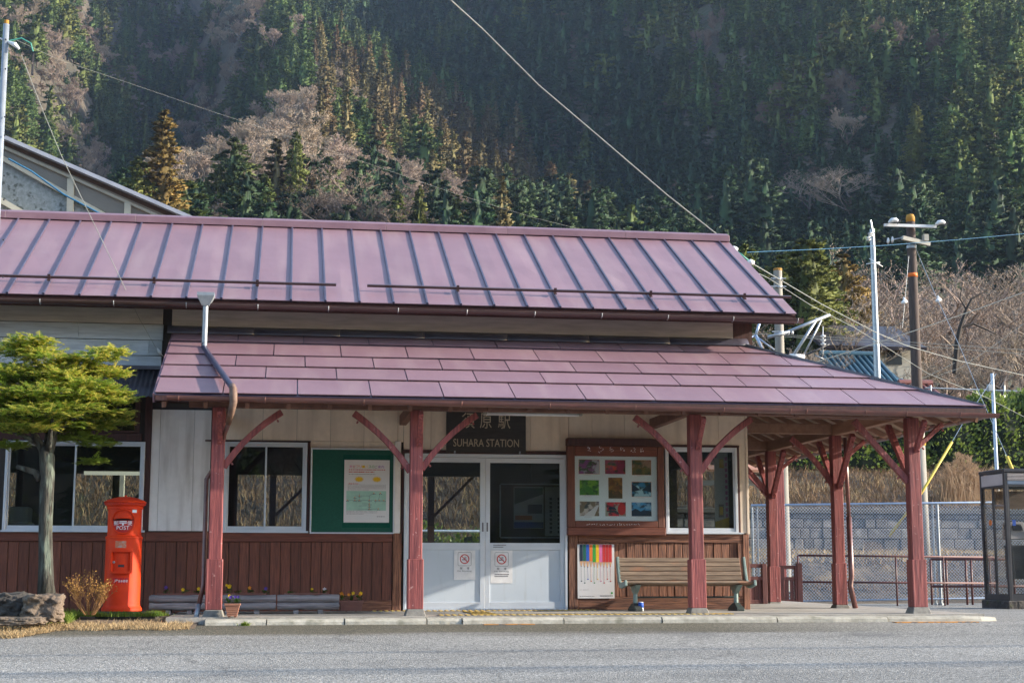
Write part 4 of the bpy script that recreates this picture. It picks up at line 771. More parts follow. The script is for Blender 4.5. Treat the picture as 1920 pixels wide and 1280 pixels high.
labs = ['photograph of purple blossom', 'photograph of red maple leaves round a path', 'photograph of an olive wooded gorge', 'photograph of bright green meadow and trees', 'upright photograph of orange autumn trees', 'photograph of a blue lake between dark hills', 'photograph of pale rocks and a path on dark ground', 'photograph of a red tree beside a dark roof', 'photograph of blue sky over snowy mountains']
for i, (n, _, (a, b, c, d)) in enumerate(pics):
    c1, c2, c3 = pc[i]; mat(n, c1, c2, scale=11, st=(1, 1, 1.6), rough=.5, bump=0, c3=c3, s3=8, lo3=.5, hi3=.56, lo=.44, hi=.56)
    x0, x1, z0, z1 = px(a, 920, -.08), px(c, 920, -.08), pz(1150, d, -.08), pz(1150, b, -.08)
    q = MB(); q.box(x0, x1, -.0775, -.0755, z0, z1); q.box(x0-.004, x1+.004, -.0765, -.0752, z0-.004, z1+.004, 1); rect(q, x0+.06, x0+.16, -.0775, z0-.022, z0-.012, 2)
    w, h = x1-x0, z1-z0
    if i == 5: q.add([(x0, -.079, z0+h*.35), (x0+w*.45, -.079, z0+h*.45), (x0+w*.2, -.079, z0+h*.7), (x0, -.079, z0+h*.85)], [(0, 1, 2, 3)], 3); q.add([(x1, -.079, z0+h*.3), (x1-w*.5, -.079, z0+h*.45), (x1-w*.2, -.079, z0+h*.75), (x1, -.079, z0+h*.9)], [(0, 1, 2, 3)], 3)
    if i == 8: q.add([(x0, -.079, z0), (x1, -.079, z0), (x1, -.079, z0+h*.35), (x0+w*.6, -.079, z0+h*.45), (x0+w*.45, -.079, z0+h*.35), (x0+w*.2, -.079, z0+h*.55), (x0, -.079, z0+h*.4)], [tuple(range(7))], 3)
    if i == 6: q.add([(x0+w*.2, -.079, z0), (x0+w*.75, -.079, z0), (x1, -.079, z0+h*.75), (x0+w*.9, -.079, z0+h*.75)], [(0, 1, 2, 3)], 4)
    if i == 7: q.add([(x0+w*(.8+.2*math.cos(t)), -.079, z0+h*(.5+.45*math.sin(t))) for t in np.linspace(0, 6.0, 12)], [tuple(range(12))], 5); q.add([(x0+w*.1, -.079, z0+h*.5), (x0+w*.55, -.079, z0+h*.45), (x0+w*.45, -.079, z0+h*.65), (x0+w*.2, -.079, z0+h*.68)], [(0, 1, 2, 3)], 3)
    q.build('photograph', [n, 'ink_orange' if i in (0, 5, 2) else 'paper', 'paper', 'ink_navy', 'paper', 'ink_red'], PB, label=labs[i])
# coloured pencil poster
u0, u1, v0, v1 = px(1083, 1070, -.04), px(1152, 1070, -.04), pz(1117, 1121, -.04), pz(1117, 1020, -.04)
PP = thing('pencil_poster', 'white poster of ten coloured pencils pointing down, under the display board', 'poster', ((u0+u1)/2, -.04, v0))
q = MB(); rect(q, u0, u1, -.0400, v0, v1, t=.0025); q.build('sheet', 'paper', PP)
pcs = ['ink_navy', 'ink_teal', 'ink_blue', 'ink_orange', 'ink_green', 'ink_yellow', 'ink_pink', 'ink_red', 'ink_red', 'ink_red']
for i, cc in enumerate(pcs):
    a = .06+i*.088; l = [.31, .31, .31, .31, .33, .33, .33, .33, .33, .33][i]; q = MB(); rect(q, u(a), u(a+.082), -.0420, vv(l), vv(.004), 0, t=.002)
    tip = .40+.01*(i % 3); q.add([(u(a), -.0412, vv(l)), (u(a+.082), -.0412, vv(l)), (u(a+.055), -.0412, vv(tip)), (u(a+.027), -.0412, vv(tip))], [(0, 1, 2, 3)], 1)
    q.add([(u(a+.027), -.0412, vv(tip)), (u(a+.055), -.0412, vv(tip)), (u(a+.041), -.0412, vv(tip+.03))], [(0, 1, 2)], 0)
    e = .66+.04*math.sin(i*2.1); seg(q, (a+.041, tip+.03), (a+.041+.01*math.sin(i), e), 0, w=.0022, y=-.0415)
    rect(q, u(a+.028), u(a+.06), -.0415, vv(e+.03), vv(e+.01), 0, t=.001); q.build('drawn_pencil', [cc, 'pencil_wood'], PP, fix=False)
q = MB(); rk = random.Random(2); textline(q, .05, .45, .955, .008, 0, y=-.0412); textline(q, .60, .95, .945, .018, 0, y=-.0412); textline(q, .05, .30, .84, .004, 0, y=-.0412); rect(q, u(.90), u(.95), -.0412, vv(.92), vv(.885), 1, t=.001); q.build('print', ['ink_grey', 'ink_green'], PP)
# no smoking notices on the doors
def no_smoking(x0, x1, y0, y1, yy, label, extra=False):
    a, b, c, d = px(x0, 1070, yy), px(x1, 1070, yy), pz(900, y1, yy), pz(900, y0, yy); w = b-a
    N_ = thing('no_smoking_notice', label, 'notice', ((a+b)/2, yy, c), 'no smoking notices on the doors'); q = MB(); rect(q, a, b, yy, c, d, t=.0012); q.build('sheet', 'ink_white', N_)
    cx, s = (a+b)/2+(0.0 if not extra else -.0), w*.36; top = d-.012; q = MB()
    cz0 = top-s*1.0; r = s*.62; n = 36
    for (ra, rb, k, y) in ((r*.80, r, 0, -.0012),):
        vs = [(cx+rr*math.cos(2*math.pi*i/n), yy+y, cz0+rr*math.sin(2*math.pi*i/n)) for i in range(n) for rr in (ra, rb)]; q.add(vs, [(2*i, 2*i+1, (2*i+3) % (2*n), (2*i+2) % (2*n)) for i in range(n)], 0)
    dd = r*.62; q.beam((cx-dd, yy-.0022, cz0+dd), (cx+dd, yy-.0022, cz0-dd), r*.17, .0006, 0, up=(0, 1, 0))
    q.box(cx-r*.55, cx+r*.25, yy-.0016, yy-.0008, cz0-r*.22, cz0-r*.06, 1); q.box(cx+r*.30, cx+r*.42, yy-.0016, yy-.0008, cz0-r*.22, cz0-r*.06, 1)
    for k in (0, 1):
        pts = [(cx+r*(-.05+.22*k+.12*math.sin(t*2.6)), yy-.0013, cz0+r*(.02+t*.5)) for t in np.linspace(0, 1, 6)]
        for p0, p1 in zip(pts[:-1], pts[1:]): q.beam(p0, p1, r*.10, .0006, 1, up=(0, 1, 0))
    # rounded outline box
    bw = .0035; R_ = s*.86; pts = []
    for qx, qy, a0 in ((1, 1, 0), (-1, 1, 90), (-1, -1, 180), (1, -1, 270)):
        for t in (0, 45, 90): an = math.radians(a0+t); pts.append((cx+qx*(R_-.015)+.015*math.cos(an), cz0+qy*(R_-.015)+.015*math.sin(an)))
    for p0, p1 in zip(pts, pts[1:]+pts[:1]): q.beam((p0[0], yy-.0011, p0[1]), (p1[0], yy-.0011, p1[1]), bw, .0006, 1, up=(0, 1, 0))
    q.build('pictogram', ['ink_red', 'ink_navy'], N_, fix=False)
    z = cz0-R_-.018
    fit_text('禁', cx-w*.22, cx-w*.10, yy-.0012, z-.028, .028, 'ink', N_); fit_text('煙', cx+w*.10, cx+w*.22, yy-.0012, z-.028, .028, 'ink', N_)
    fit_text('No Smoking', cx-w*.33, cx+w*.33, yy-.0012, z-.062, .024, 'ink_grey', N_)
    if extra:
        q = MB(); rk = random.Random(9)
        for k in range(2):
            x = cx-w*.32
            while x < cx+w*.3: l = rk.uniform(.008, .014); rect(q, x, x+l, yy-.0012, z-.092-k*.024, z-.078-k*.024, t=.0006); x += l+.004
        q.build('small_print', 'ink_grey', N_)
no_smoking(851, 891, 1031, 1086, -.0148+.012, 'white no smoking notice at the right edge of the left sliding door')
no_smoking(920, 961, 1031, 1093, -.0108+.012, 'white no smoking notice with extra small print on the right sliding door', True)
a, b, c, d = px(924, 1020, -.02), px(951, 1020, -.02), pz(900, 1027, -.02), pz(900, 1019, -.02)
q = MB(); rect(q, a, b, -.0085, c, d, 0); rk = random.Random(4)
for k in range(2):
    x = a+.008
    while x < b-.02-.04*k: l = rk.uniform(.006, .012); rect(q, x, x+l, -.0098, d-.022-k*.024, d-.010-k*.024, 1, t=.0008); x += l+.003
solo(q, 'door_sticker', ['alu', 'ink_grey'], 'tiny grey two-line sticker on the middle rail of the right sliding door', 'sticker')
# window posters in the right window
a, b, c, d = px(1340, 920, .06), px(1366, 920, .06), pz(1350, 992, .06), pz(1350, 846, .06)
WP = thing('window_poster', 'tall pale poster with pink vertical lettering behind the right-hand window pane', 'poster', ((a+b)/2, .06, c)); q = MB(); rect(q, a, b, .06, c, d); q.build('sheet', 'paper', WP)
q = MB()
for i in range(11): rect(q, b-.045, b-.012, .0585, d-.12-i*.075, d-.075-i*.075, 0)
rect(q, a+.01, a+.035, .0585, d-.09, d-.03, 0); q.add([(a, .0585, c), (b, .0585, c), (b, .0585, c+.16), (a, .0585, c+.10)], [(0, 1, 2, 3)], 1); rect(q, a+.05, a+.12, .0580, c+.16, c+.33, 2); rect(q, a+.06, a+.11, .0572, c+.19, c+.30, 3); rect(q, a+.07, a+.13, .0585, d-.22, d-.10, 1); q.build('print', ['ink_pink', 'ink_yellow', 'ink_grey', 'ink_yellow'], WP, fix=False)

# ================================================================== pillar post box
PX0, PY0 = P(233, 1000, -1.6).x, -1.6; zb0 = .055
BX = thing('pillar_post_box', 'orange-red cylindrical cast iron pillar post box lettered POST left of the canopy', 'post box', (PX0, PY0, zb0))
q = MB(); R0 = .196
q.lathe([(.225, zb0), (.225, zb0+.03), (.205, zb0+.055), (R0+.006, zb0+.075), (R0+.004, .86), (R0+.004, .862), (R0+.012, .865), (R0+.012, .885), (R0, .892), (R0-.008, .90), (R0-.008, 1.195), (R0+.004, 1.20), (R0+.004, 1.225), (R0+.016, 1.235), (R0+.016, 1.24), (R0+.03, 1.243), (R0+.03, 1.265)], (PX0, PY0), 64)
body = q.build('body', 'post_red', BX, smooth=True, angle=.55)
q = MB(); zc_ = 1.266; q.lathe([(R0+.024, zc_), (R0+.040, zc_+.004), (R0+.042, zc_+.012), (R0+.034, zc_+.018), (R0+.01, zc_+.034), (R0-.05, zc_+.055), (.08, zc_+.071), (.02, zc_+.076), (.012, zc_+.078), (.012, zc_+.090), (.004, zc_+.094)], (PX0, PY0), 64); cap = q.build('cap', 'post_red', BX, smooth=True, angle=.55)
q = MB()
for i in range(48):
    a = 2*math.pi*i/48; c_ = Vector((PX0+(R0+.032)*math.cos(a), PY0+(R0+.032)*math.sin(a), 1.254)); q.beam(c_-Vector((math.sin(a), -math.cos(a), 0))*.006, c_+Vector((math.sin(a), -math.cos(a), 0))*.006, .006, .014)
q.build('dentil_band', 'post_red_dark', cap)
FA = math.radians(-90-0)                              # the slot faces the street
def cyl(aoff, r, z): a = FA+aoff; return Vector((PX0+r*math.cos(a), PY0+r*math.sin(a), z))
def wrap(mbx, rr):  # bend flat (s, z) points round the body
    return [tuple(cyl(s/R0, rr+t, z)) for s, t, z in mbx]
# round slot surround
zc1 = 1.055; RR_ = .135; n = 48
q = MB(); vs = [];  tor = 8
for i in range(n):
    a = 2*math.pi*i/n
    for j in range(tor): b = 2*math.pi*j/tor; rr = RR_+.011*math.cos(b); vs.append((rr*math.cos(a), .004+.014*max(math.sin(b), -.3), zc1+rr*math.sin(a)))
q.add(wrap(vs, R0-.008), [(i*tor+j, i*tor+(j+1) % tor, ((i+1) % n)*tor+(j+1) % tor, ((i+1) % n)*tor+j) for i in range(n) for j in range(tor)]); ring = q.build('slot_ring', 'post_red', BX, smooth=True)
def disc(fn, m, name, off, par, steps=24):
    q = MB(); vs = []; fs = []
    for i in range(steps+1):
        x = -RR_+2*RR_*i/steps; h = math.sqrt(max(RR_**2-x*x, 0)); lo, hi = fn(x, h)
        vs += [(x, off, zc1+lo), (x, off, zc1+hi)]
    q.add(wrap(vs, R0-.008), [(2*i, 2*i+1, 2*i+3, 2*i+2) for i in range(steps)]); return q.build(name, m, par, fix=False)
disc(lambda x, h: (-h, min(.012, h)), 'post_red_dark', 'lettering_plate', .004, BX)
disc(lambda x, h: (min(.012, h), min(.035+.0*x, h)), 'hollow_shade', 'slot_shade', .003, BX)  # flat near-black strip: the shade inside the slot put in as colour
# hood over the slot
q = MB(); vs = []; st_ = 20
for i in range(st_+1):
    x = -.112+.224*i/st_; t = math.sqrt(max(1-(x/.112)**2, 0)); zt_ = zc1+.012+.085*t; 
    vs += [(x, .006, zt_+.0), (x, .006+.030*t, zc1+.012+.038*t), (x, .004+.034*t, zc1+.010+.022*t), (x, .004, zc1+.016+.020*t)]
q.add(wrap(vs, R0-.008), [(4*i+j, 4*i+j+1, 4*i+j+5, 4*i+j+4) for i in range(st_) for j in range(3)]); o = q.build('slot_hood', 'post_red', BX, smooth=True); 
def wrap_text(s, s0, s1, zb_, h, m, off=.0065, par=BX, rr=R0-.008):
    t = text_mb(s, 1.0, 0, 0, 0, align='LEFT'); V = np.array(t.v); a, b, lo, hi = V[:, 0].min(), V[:, 0].max(), V[:, 2].min(), V[:, 2].max()
    t.v = wrap([(s0+(v[0]-a)/(b-a)*(s1-s0), off, zb_+(v[2]-lo)/(hi-lo)*h) for v in t.v], rr); t.build('lettering', m, par, fix=False)
wrap_text('POST', -.070, .072, zc1-.092, .043, 'ink_white'); wrap_text('郵', -.108, -.05, zc1-.042, .048, 'ink_white'); wrap_text('便', .050, .105, zc1-.042, .048, 'ink_white')
q = MB()
def wr(mb, s0, s1, z0, z1, off, m=0, rr=R0-.008, k=6):
    vs = []
    for i in range(k+1): s = s0+(s1-s0)*i/k; vs += [(s, off, z0), (s, off, z1)]
    mb.add(wrap(vs, rr), [(2*i, 2*i+1, 2*i+3, 2*i+2) for i in range(k)], m)
wr(q, -.04, .042, zc1-.002-.006, zc1+.005, .0068); wr(q, -.04, .042, zc1-.024, zc1-.014, .0068); wr(q, -.009, .011, zc1-.045, zc1-.024, .0068); q.build('postal_mark', 'ink_white', BX, fix=False)
q = MB(); wr(q, .105, .165, 1.155, 1.19, .002); q.build('white_sticker', 'ink_white', BX, fix=False)
# enamel worn patch, collection door with raised frame
q = MB(); wr(q, -.075, .045, .76, .835, .0015, rr=R0+.004); mat('worn_plate', (.50, .16, .08), (.42, .30, .24), scale=30, rough=.6, bump=.1, lo=.45, hi=.6); q.build('worn_plate', 'worn_plate', BX, fix=False)
q = MB(); dz0, dz1, ds0, ds1 = .475, .735, -.112, .102
for (a, b, c, d) in ((ds0, ds0+.022, dz0, dz1), (ds1-.022, ds1, dz0, dz1), (ds0+.022, ds1-.022, dz0, dz0+.022), (ds0+.022, ds1-.022, dz1-.022, dz1)):
    k = 8; vs = []
    for i in range(k+1): s = a+(b-a)*i/k; vs += [(s, 0, c), (s, 0, d), (s, .048, d), (s, .048, c)]
    q.add(wrap(vs, R0+.003), [(4*i+j, 4*i+(j+1) % 4, 4*i+4+(j+1) % 4, 4*i+4+j) for i in range(k) for j in range(4)]+[(0, 1, 2, 3), (4*k, 4*k+1, 4*k+2, 4*k+3)])
dfm = q.build('door_surround', 'post_red', BX)
q = MB(); wr(q, ds0+.022, ds1-.022, dz0+.022, dz1-.022, .010, rr=R0+.003); dr = q.build('collection_door', 'post_red', BX, fix=False)
q = MB(); c0 = cyl(-.078/R0, R0+.014, .60); q.tube([c0, cyl(-.078/R0, R0+.026, .60)], .014, 12); q.build('keyhole', 'galv', dr)
q = MB(); wr(q, -.03, .03, .545, .572, .018, rr=R0+.003); q.build('number_plate', 'booth_metal', dr, fix=False); q = MB()
for (a, b, c, d) in ((-.036, -.03, .54, .577), (.03, .036, .54, .577), (-.03, .03, .54, .545), (-.03, .03, .572, .577)): wr(q, a, b, c, d, .019, rr=R0+.003, k=1)
q.build('plate_frame', 'post_red', dr, fix=False)
q = MB(); wr(q, -.085, .082, .355, .425, .0015, rr=R0+.004); stk = q.build('red_sticker', 'ink_crimson', BX, fix=False) if 'ink_crimson' in MT else (mat('ink_crimson', (.48, .005, .02), rough=.4, bump=0), q.build('red_sticker', 'ink_crimson', BX, fix=False))
wrap_text('日本郵便', -.024, .075, .375, .028, 'ink_white', off=.003, rr=R0+.004)
t = text_mb('JP', 1.0, 0, 0, 0, align='LEFT'); V = np.array(t.v); a, b = V[:, 0].min(), V[:, 0].max(); hi = V[:, 2].max(); lo = V[:, 2].min()
t.v = wrap([(-.076+(v[0]-a)/(b-a)*.038+(v[2]-lo)/(hi-lo)*.010, .003, .373+(v[2]-lo)/(hi-lo)*.034) for v in t.v], R0+.004); t.build('lettering', 'ink_white', BX, fix=False)
# post box footing
q = MB(); n = 18; rk = random.Random(8); vs = []
for (r, z) in ((.37, -.12), (.36, .02), (.33, .05)):
    for i in range(n): a = 2*math.pi*i/n; rr = r*(1+rk.uniform(-.06, .06))/max(abs(math.cos(a)), abs(math.sin(a)))**.6; vs.append((PX0+.07+rr*math.cos(a)*.98, PY0+rr*math.sin(a)*.62, z+rk.uniform(-.008, .004)))
q.add(vs, [(k*n+i, k*n+(i+1) % n, (k+1)*n+(i+1) % n, (k+1)*n+i) for k in range(2) for i in range(n)]+[tuple(2*n+i for i in range(n))]); solo(q, 'footing_stone', 'rock_dark', 'mossy dark stone footing under the pillar post box', 'stone')

# ================================================================== bench and what stands by it
bzs = .355; b0, b1 = px(1164, 1095, -.62), px(1412, 1095, -.62); y_f, y_b = -.78, -.38
BN = thing('platform_bench', 'long slatted wooden bench with green iron ends under the right window', 'bench', ((b0+b1)/2, -.6, 0))
def slat(y, z, ang, w, t=.026, x0=b0+.03, x1=b1-.03, n='slat'):
    q = MB(); dy, dz = math.cos(ang)*w/2, math.sin(ang)*w/2; q.beam((x0, y, z), (x1, y, z), w, t, up=(0, -math.sin(ang), math.cos(ang))); q.build(n, 'bench_wood', BN, bevel=.004)
for i, (y, z, a) in enumerate(((-.775, .352, -.25), (-.70, .340, -.12), (-.625, .328, -.05), (-.55, .322, .05))): slat(y, z, a, .066, n='seat_slat')
slat(-.485, .345, .95, .062, n='seat_slat')
for i in range(5): t = (i+.0)/5; slat(-.455+.095*t*1.15, .405+.058*i, math.radians(72), .054, x0=b0+.03, x1=b1-.10, n='back_slat')
for xe, s in ((b0, 1), (b1-.055, -1)):
    top = Vector((xe+.02, -.335, .67)); prof = [top, Vector((xe+.02, -.385, .52)), Vector((xe+.02, -.44, .38)), Vector((xe+.02, -.50, .325)), Vector((xe+.02, -.60, .315)), Vector((xe+.02, -.72, .33)), Vector((xe+.02, -.83, .352))]
    q = MB(); nn = []
    vs = []
    for i, p in enumerate(prof):
        d = (prof[min(i+1, 6)]-prof[max(i-1, 0)]).normalized(); nr = Vector((0, -d.z, d.y)); w = .036
        for a_, b_ in ((-1, -1), (1, -1), (1, 1), (-1, 1)): vs.append(p+Vector((.016 if a_ > 0 else -.016, 0, 0))+nr*(w*b_))
    q.add(vs, [(i*4+j, i*4+(j+1) % 4, (i+1)*4+(j+1) % 4, (i+1)*4+j) for i in range(6) for j in range(4)]+[(0, 1, 2, 3), (24, 25, 26, 27)]); q.build('end_frame', 'bench_paint', BN, bevel=.005)
for xl in (px(1192, 1130, -.62)+.0, px(1381, 1130, -.62)):
    q = MB(); q.tube([(xl, -.60, .03), (xl, -.60, .30)], [.030, .027], 12)
    q.add([(xl+sx*w, y, z) for (y, z, w) in ((-.80, .325, .03), (-.42, .315, .03), (-.56, .22, .026), (-.64, .22, .026)) for sx in (-1, 1)], [(0, 2, 4, 6), (1, 7, 5, 3), (0, 1, 3, 2), (2, 3, 5, 4), (4, 5, 7, 6), (6, 7, 1, 0)])
    lg = q.build('leg', 'bench_paint', BN, smooth=False); q = MB()
    q.add([(xl+sx*w, y, z) for (y, z, w) in ((-.80, .0, .05), (-.40, .0, .05), (-.40, .035, .05), (-.56, .10, .035), (-.64, .10, .035), (-.80, .035, .05)) for sx in (-1, 1)], [(0, 2, 4, 6, 8, 10), (1, 11, 9, 7, 5, 3)]+[(2*i, 2*i+1, (2*i+3) % 12, (2*i+2) % 12) for i in range(6)])
    q.build('foot', 'bench_iron', lg, bevel=.006)
q = MB(); q.tube([(px(1196, 1113, -.55), -.52, .17), (px(1378, 1113, -.55), -.52, .17)], .012, 8); q.build('stretcher', 'bench_iron', BN)
cx_ = px(1201, 1135, -.68); q = MB(); q.lathe([(.026, .0), (.033, .006), (.033, .10)], (cx_, -.70), 20, 1); q.lathe([(.0335, .045), (.0335, .108)], (cx_, -.70), 20, 0); q.lathe([(.033, .108), (.026, .118), (.025, .115), (.0, .115)], (cx_, -.70), 20, 1, cap=False)
solo(q, 'drink_can', ['ink_blue', 'ink_white'], 'small blue and white drink can standing by the left bench leg', 'can', smooth=True)

# ================================================================== planters and flowers
def pansy(mbL, mbF, x, y, z, rk, h=.10, nl=7, nf=2, cols=(0, 1)):
    for i in range(nl):
        a = rk.uniform(0, 6.28); r = rk.uniform(.01, .05); c = Vector((x+r*math.cos(a), y+r*math.sin(a), z+rk.uniform(.01, h*.7))); s = rk.uniform(.016, .028)
        d1 = Vector((math.cos(a), math.sin(a), rk.uniform(-.2, .8))).normalized()*s; d2 = d1.cross(Vector((0, 0, 1))).normalized()*s*.6
        mbL.add([c-d1, c+d2, c+d1, c-d2], [(0, 1, 2, 3)])
    for i in range(nf):
        c = Vector((x+rk.uniform(-.03, .03), y-rk.uniform(.0, .04), z+h*rk.uniform(.75, 1.05))); col = rk.choice(cols); s = rk.uniform(.015, .021)
        for k in range(5):
            a = k*1.257+.3; e = Vector((math.cos(a), -.25, math.sin(a)))*s; f2 = Vector((-math.sin(a), 0, math.cos(a)))*s*.62
            mbF.add([c, c+e*.6+f2, c+e*1.25, c+e*.6-f2], [(0, 1, 2, 3)], col)
        mbL.tube([(c.x, c.y+.01, z), (c.x, c.y+.005, c.z)], .0018, 3, cap=False)
FM = ['petal_yellow', 'petal_violet', 'petal_white', 'petal_orange']
def plants(parent, spots, z, seed, y=None):
    rk = random.Random(seed)
    for (x, yy, cols, nf, hh) in spots:
        L_, F_ = MB(), MB(); pansy(L_, F_, x, yy, z, rk, h=hh, nl=26, nf=nf, cols=cols)
        t = thing('pansy', None, 'flower', (x, yy, z), 'pansies in the planters'); L_.build('foliage', 'leaf_small', t, fix=False)
        if nf: F_.build('blossom', FM, t, fix=False)
        yield t
YL = -1.0
def log_planter(xa, xb, seed, label):
    a, b = px(xa, 1130, YL), px(xb, 1130, YL); T = thing('log_planter', label, 'planter', ((a+b)/2, YL, 0), 'log planters along the wall'); rk = random.Random(seed)
    for z in (.045+.045, .175):
        for yy in (YL-.10, YL+.12):
            n = 9; pts = [(a+.0+(b-a)*i/(n-1), yy+rk.uniform(-.004, .004), z+rk.uniform(-.004, .004)) for i in range(n)]; q = MB(); q.tube(pts, [.045+rk.uniform(-.004, .003) for _ in pts], 12); q.build('log', 'log_grey', T, smooth=True, angle=.9)
    for x in (a+.22, b-.22): q = MB(); q.box(x-.03, x+.03, YL-.12, YL+.14, .0, .045); q.build('bearer', 'log_grey', T)
    for x in (a+.03, b-.03): q = MB(); q.tube([(x, YL-.05, .09), (x, YL+.07, .09)], .04, 10); q.build('log', 'log_grey', T)
    l, r = a+.09, b-.13; q = MB(); q.add([(l+.02, YL-.05, .06), (r-.02, YL-.05, .06), (r-.02, YL+.07, .06), (l+.02, YL+.07, .06), (l, YL-.06, .235), (r, YL-.06, .235), (r, YL+.08, .235), (l, YL+.08, .235)], [(0, 3, 2, 1), (0, 1, 5, 4), (1, 2, 6, 5), (2, 3, 7, 6), (3, 0, 4, 7)]); 
    for s in ((l-.01, r+.01, YL-.072, YL-.058), (l-.01, r+.01, YL+.078, YL+.09), (l-.01, l+.005, YL-.058, YL+.078), (r-.005, r+.01, YL-.058, YL+.078)): q.box(*s, .225, .24)
    q.build('plastic_trough', 'pot_brown', T); q = MB(); q.box(l+.005, r-.005, YL-.055, YL+.075, .20, .222); q.build('soil', 'soil', T); return T
log_planter(281, 392, 1, 'grey log planter left of the first canopy post'); log_planter(393, 517, 2, 'grey log planter in the middle, just right of the first canopy post'); log_planter(520, 635, 3, 'grey log planter nearest the doors')
def X_(p, y=YL): return px(p, 1110, y)
names = {}
sp = [(X_(315), YL, (1,), 1, .10, 'violet pansy in the left log planter'), (X_(347), YL, (0,), 1, .08, 'small yellow-budded pansy in the middle of the left log planter'), (X_(368), YL, (0,), 1, .07, 'leafy pansy at the right end of the left log planter'), (X_(382), YL-.0, (0,), 0, .06, 'low green plant beside the first canopy post'),
      (X_(428), YL, (0,), 3, .11, 'pair of large yellow pansies behind the small terracotta pot'), (X_(447), YL, (0,), 0, .07, 'green pansy leaves in the middle log planter'), (X_(470), YL, (0, 3), 2, .10, 'yellow pansy in the middle of the middle log planter'), (X_(497), YL, (1,), 1, .08, 'violet pansy at the right end of the middle log planter'),
      (X_(545), YL, (0,), 0, .05, 'low green plant at the left of the log planter nearest the doors'), (X_(588), YL, (0,), 1, .07, 'single yellow pansy in the log planter nearest the doors'), (X_(608), YL, (2,), 1, .08, 'pale violet pansy in the log planter nearest the doors')]
for s, t in zip(sp, plants(None, [x[:5] for x in sp], .222, 6)): t['label'] = s[5]
def pot(x0, x1, yb, ztop, zbot, m, label, cols, seed, n, depth, group=None):
    a, b = px(x0, 1135, yb), px(x1, 1135, yb); T = thing('plastic_planter', label, 'flower pot', ((a+b)/2, yb, zbot)); w = (b-a); ins = .16 if w < .25 else .05; q = MB(); k = 5
    for i in range(k):
        z0 = zbot+.012+(ztop-zbot-.04)*i/k; z1 = zbot+.012+(ztop-zbot-.04)*(i+1)/k-.004; t0 = 1-i/k; e = w*ins*t0
        q.box(a+e, b-e, yb-depth/2+e*.5, yb+depth/2-e*.5, z0, z1)
        q.box(a+e+.004, b-e-.004, yb-depth/2+e*.5+.004, yb+depth/2-e*.5-.004, z1, z1+.004)
    q.box(a-.006, b+.006, yb-depth/2-.006, yb+depth/2+.006, ztop-.028, ztop-.006); q.build('pot_body', m, T, bevel=.003)
    q = MB(); [q.box(x_-.012, x_+.012, yb-depth*.3, yb+depth*.3, zbot, zbot+.012) for x_ in (a+w*.3, b-w*.3)]; q.build('foot', m, T)
    q = MB(); q.box(a+.006, b-.006, yb-depth/2+.006, yb+depth/2-.006, ztop-.006, ztop-.004); q.build('soil', 'soil', T)
    rk = random.Random(seed)
    for i in range(n):
        x = a+w*(i+.5)/n; L_, F_ = MB(), MB(); pansy(L_, F_, x, yb, ztop-.006, rk, h=.085, nl=40, nf=2, cols=cols); t = thing('pansy', label_pot(i, n, w), 'flower', (x, yb, ztop), 'pansies in the planters'); L_.build('foliage', 'leaf_small', t, fix=False); F_.build('blossom', FM, t, fix=False)
def label_pot(i, n, w):
    return ('pansy of the small terracotta pot, %s side' if w < .25 else 'yellow pansy of the brown trough by the doors, %s') % (['left', 'right', 'far right'][i] if n < 3 else ['left end', 'middle', 'right end'][i])
pot(422, 450, -2.28, .155, .0, 'pot_terra', 'small square terracotta flower pot at the foot of the first canopy post', (0, 1, 2), 3, 2, .17)
pot(636, 680, -.95, .155, .02, 'pot_brown', 'brown plastic trough of yellow pansies at the right end of the log planters', (0, 0, 3), 4, 3, .16)
# ================================================================== land form
def smooth(a, b, x): t = min(max((x-a)/(b-a), 0.0), 1.0); return t*t*(3-2*t)
GX = [-400, -160, -85, -62, -40, -30, -15, -5, 12, 44, 52, 98, 112, 160, 260, 500]; GV = [0, 6, 24, 17, -20, -26, 10, 23, 18, 2, 5, 44, 50, 47, 38, 25]
def fb(x, y, s, o=4): return noise.fractal(Vector((x/s, y/s, 3.7)), 1.0, 2.0, o)
def HM(x, y):
    z = 6+.25*min(max(y-60, 0), 190)+.56*max(y-250, 0)
    z += float(np.interp(x+8*math.sin(y/60.0), GX, GV))*float(smooth(70, 260, y)); z += (fb(x, y, 52)*5.5+fb(x+90, y, 19, 2)*1.6)*float(smooth(60, 160, y)); return z
def HN(x, y):
    if y > 45: return HM(x, y)
    left = float(1-smooth(5.5, 8.0, x)); 
    zr = float(np.interp(y, [10.6, 12.4, 14.6, 15.6, 19.9, 20.0, 27, 31, 45], [-.19, -.12, .70, .82, .95, 2.02, 3.7, 4.3, 6.0]))
    zl = float(np.interp(y, [10.6, 13, 16, 27, 45], [-.19, .1, 1.0, 4.6, 6.0])); z = zl*left+zr*(1-left)
    return z+(fb(x, y, 2.6, 3)*.13 if y > 12 and not (19 < y < 20.2) else 0)
def sheet(name, X, Y, fn, m):
    mb = MB(); nx = len(X); mb.v = [(x, y, fn(x, y)) for y in Y for x in X]; mb.f = [(j*nx+i, j*nx+i+1, (j+1)*nx+i+1, (j+1)*nx+i) for j in range(len(Y)-1) for i in range(nx-1)]; mb.m = [0]*len(mb.f)
    return mb.build(name, m, kind='structure', smooth=True, fix=False)
Xn = list(np.arange(-26, 44.1, .5)); Yn = [10.6]+list(np.arange(11, 19.8, .4))+[19.9, 20.0, 20.5]+list(np.arange(21, 45.1, 1.0))
Xn = [-200, -100, -50]+Xn+[60, 100, 200]
sheet('embankment', Xn, Yn, HN, 'bank_soil')
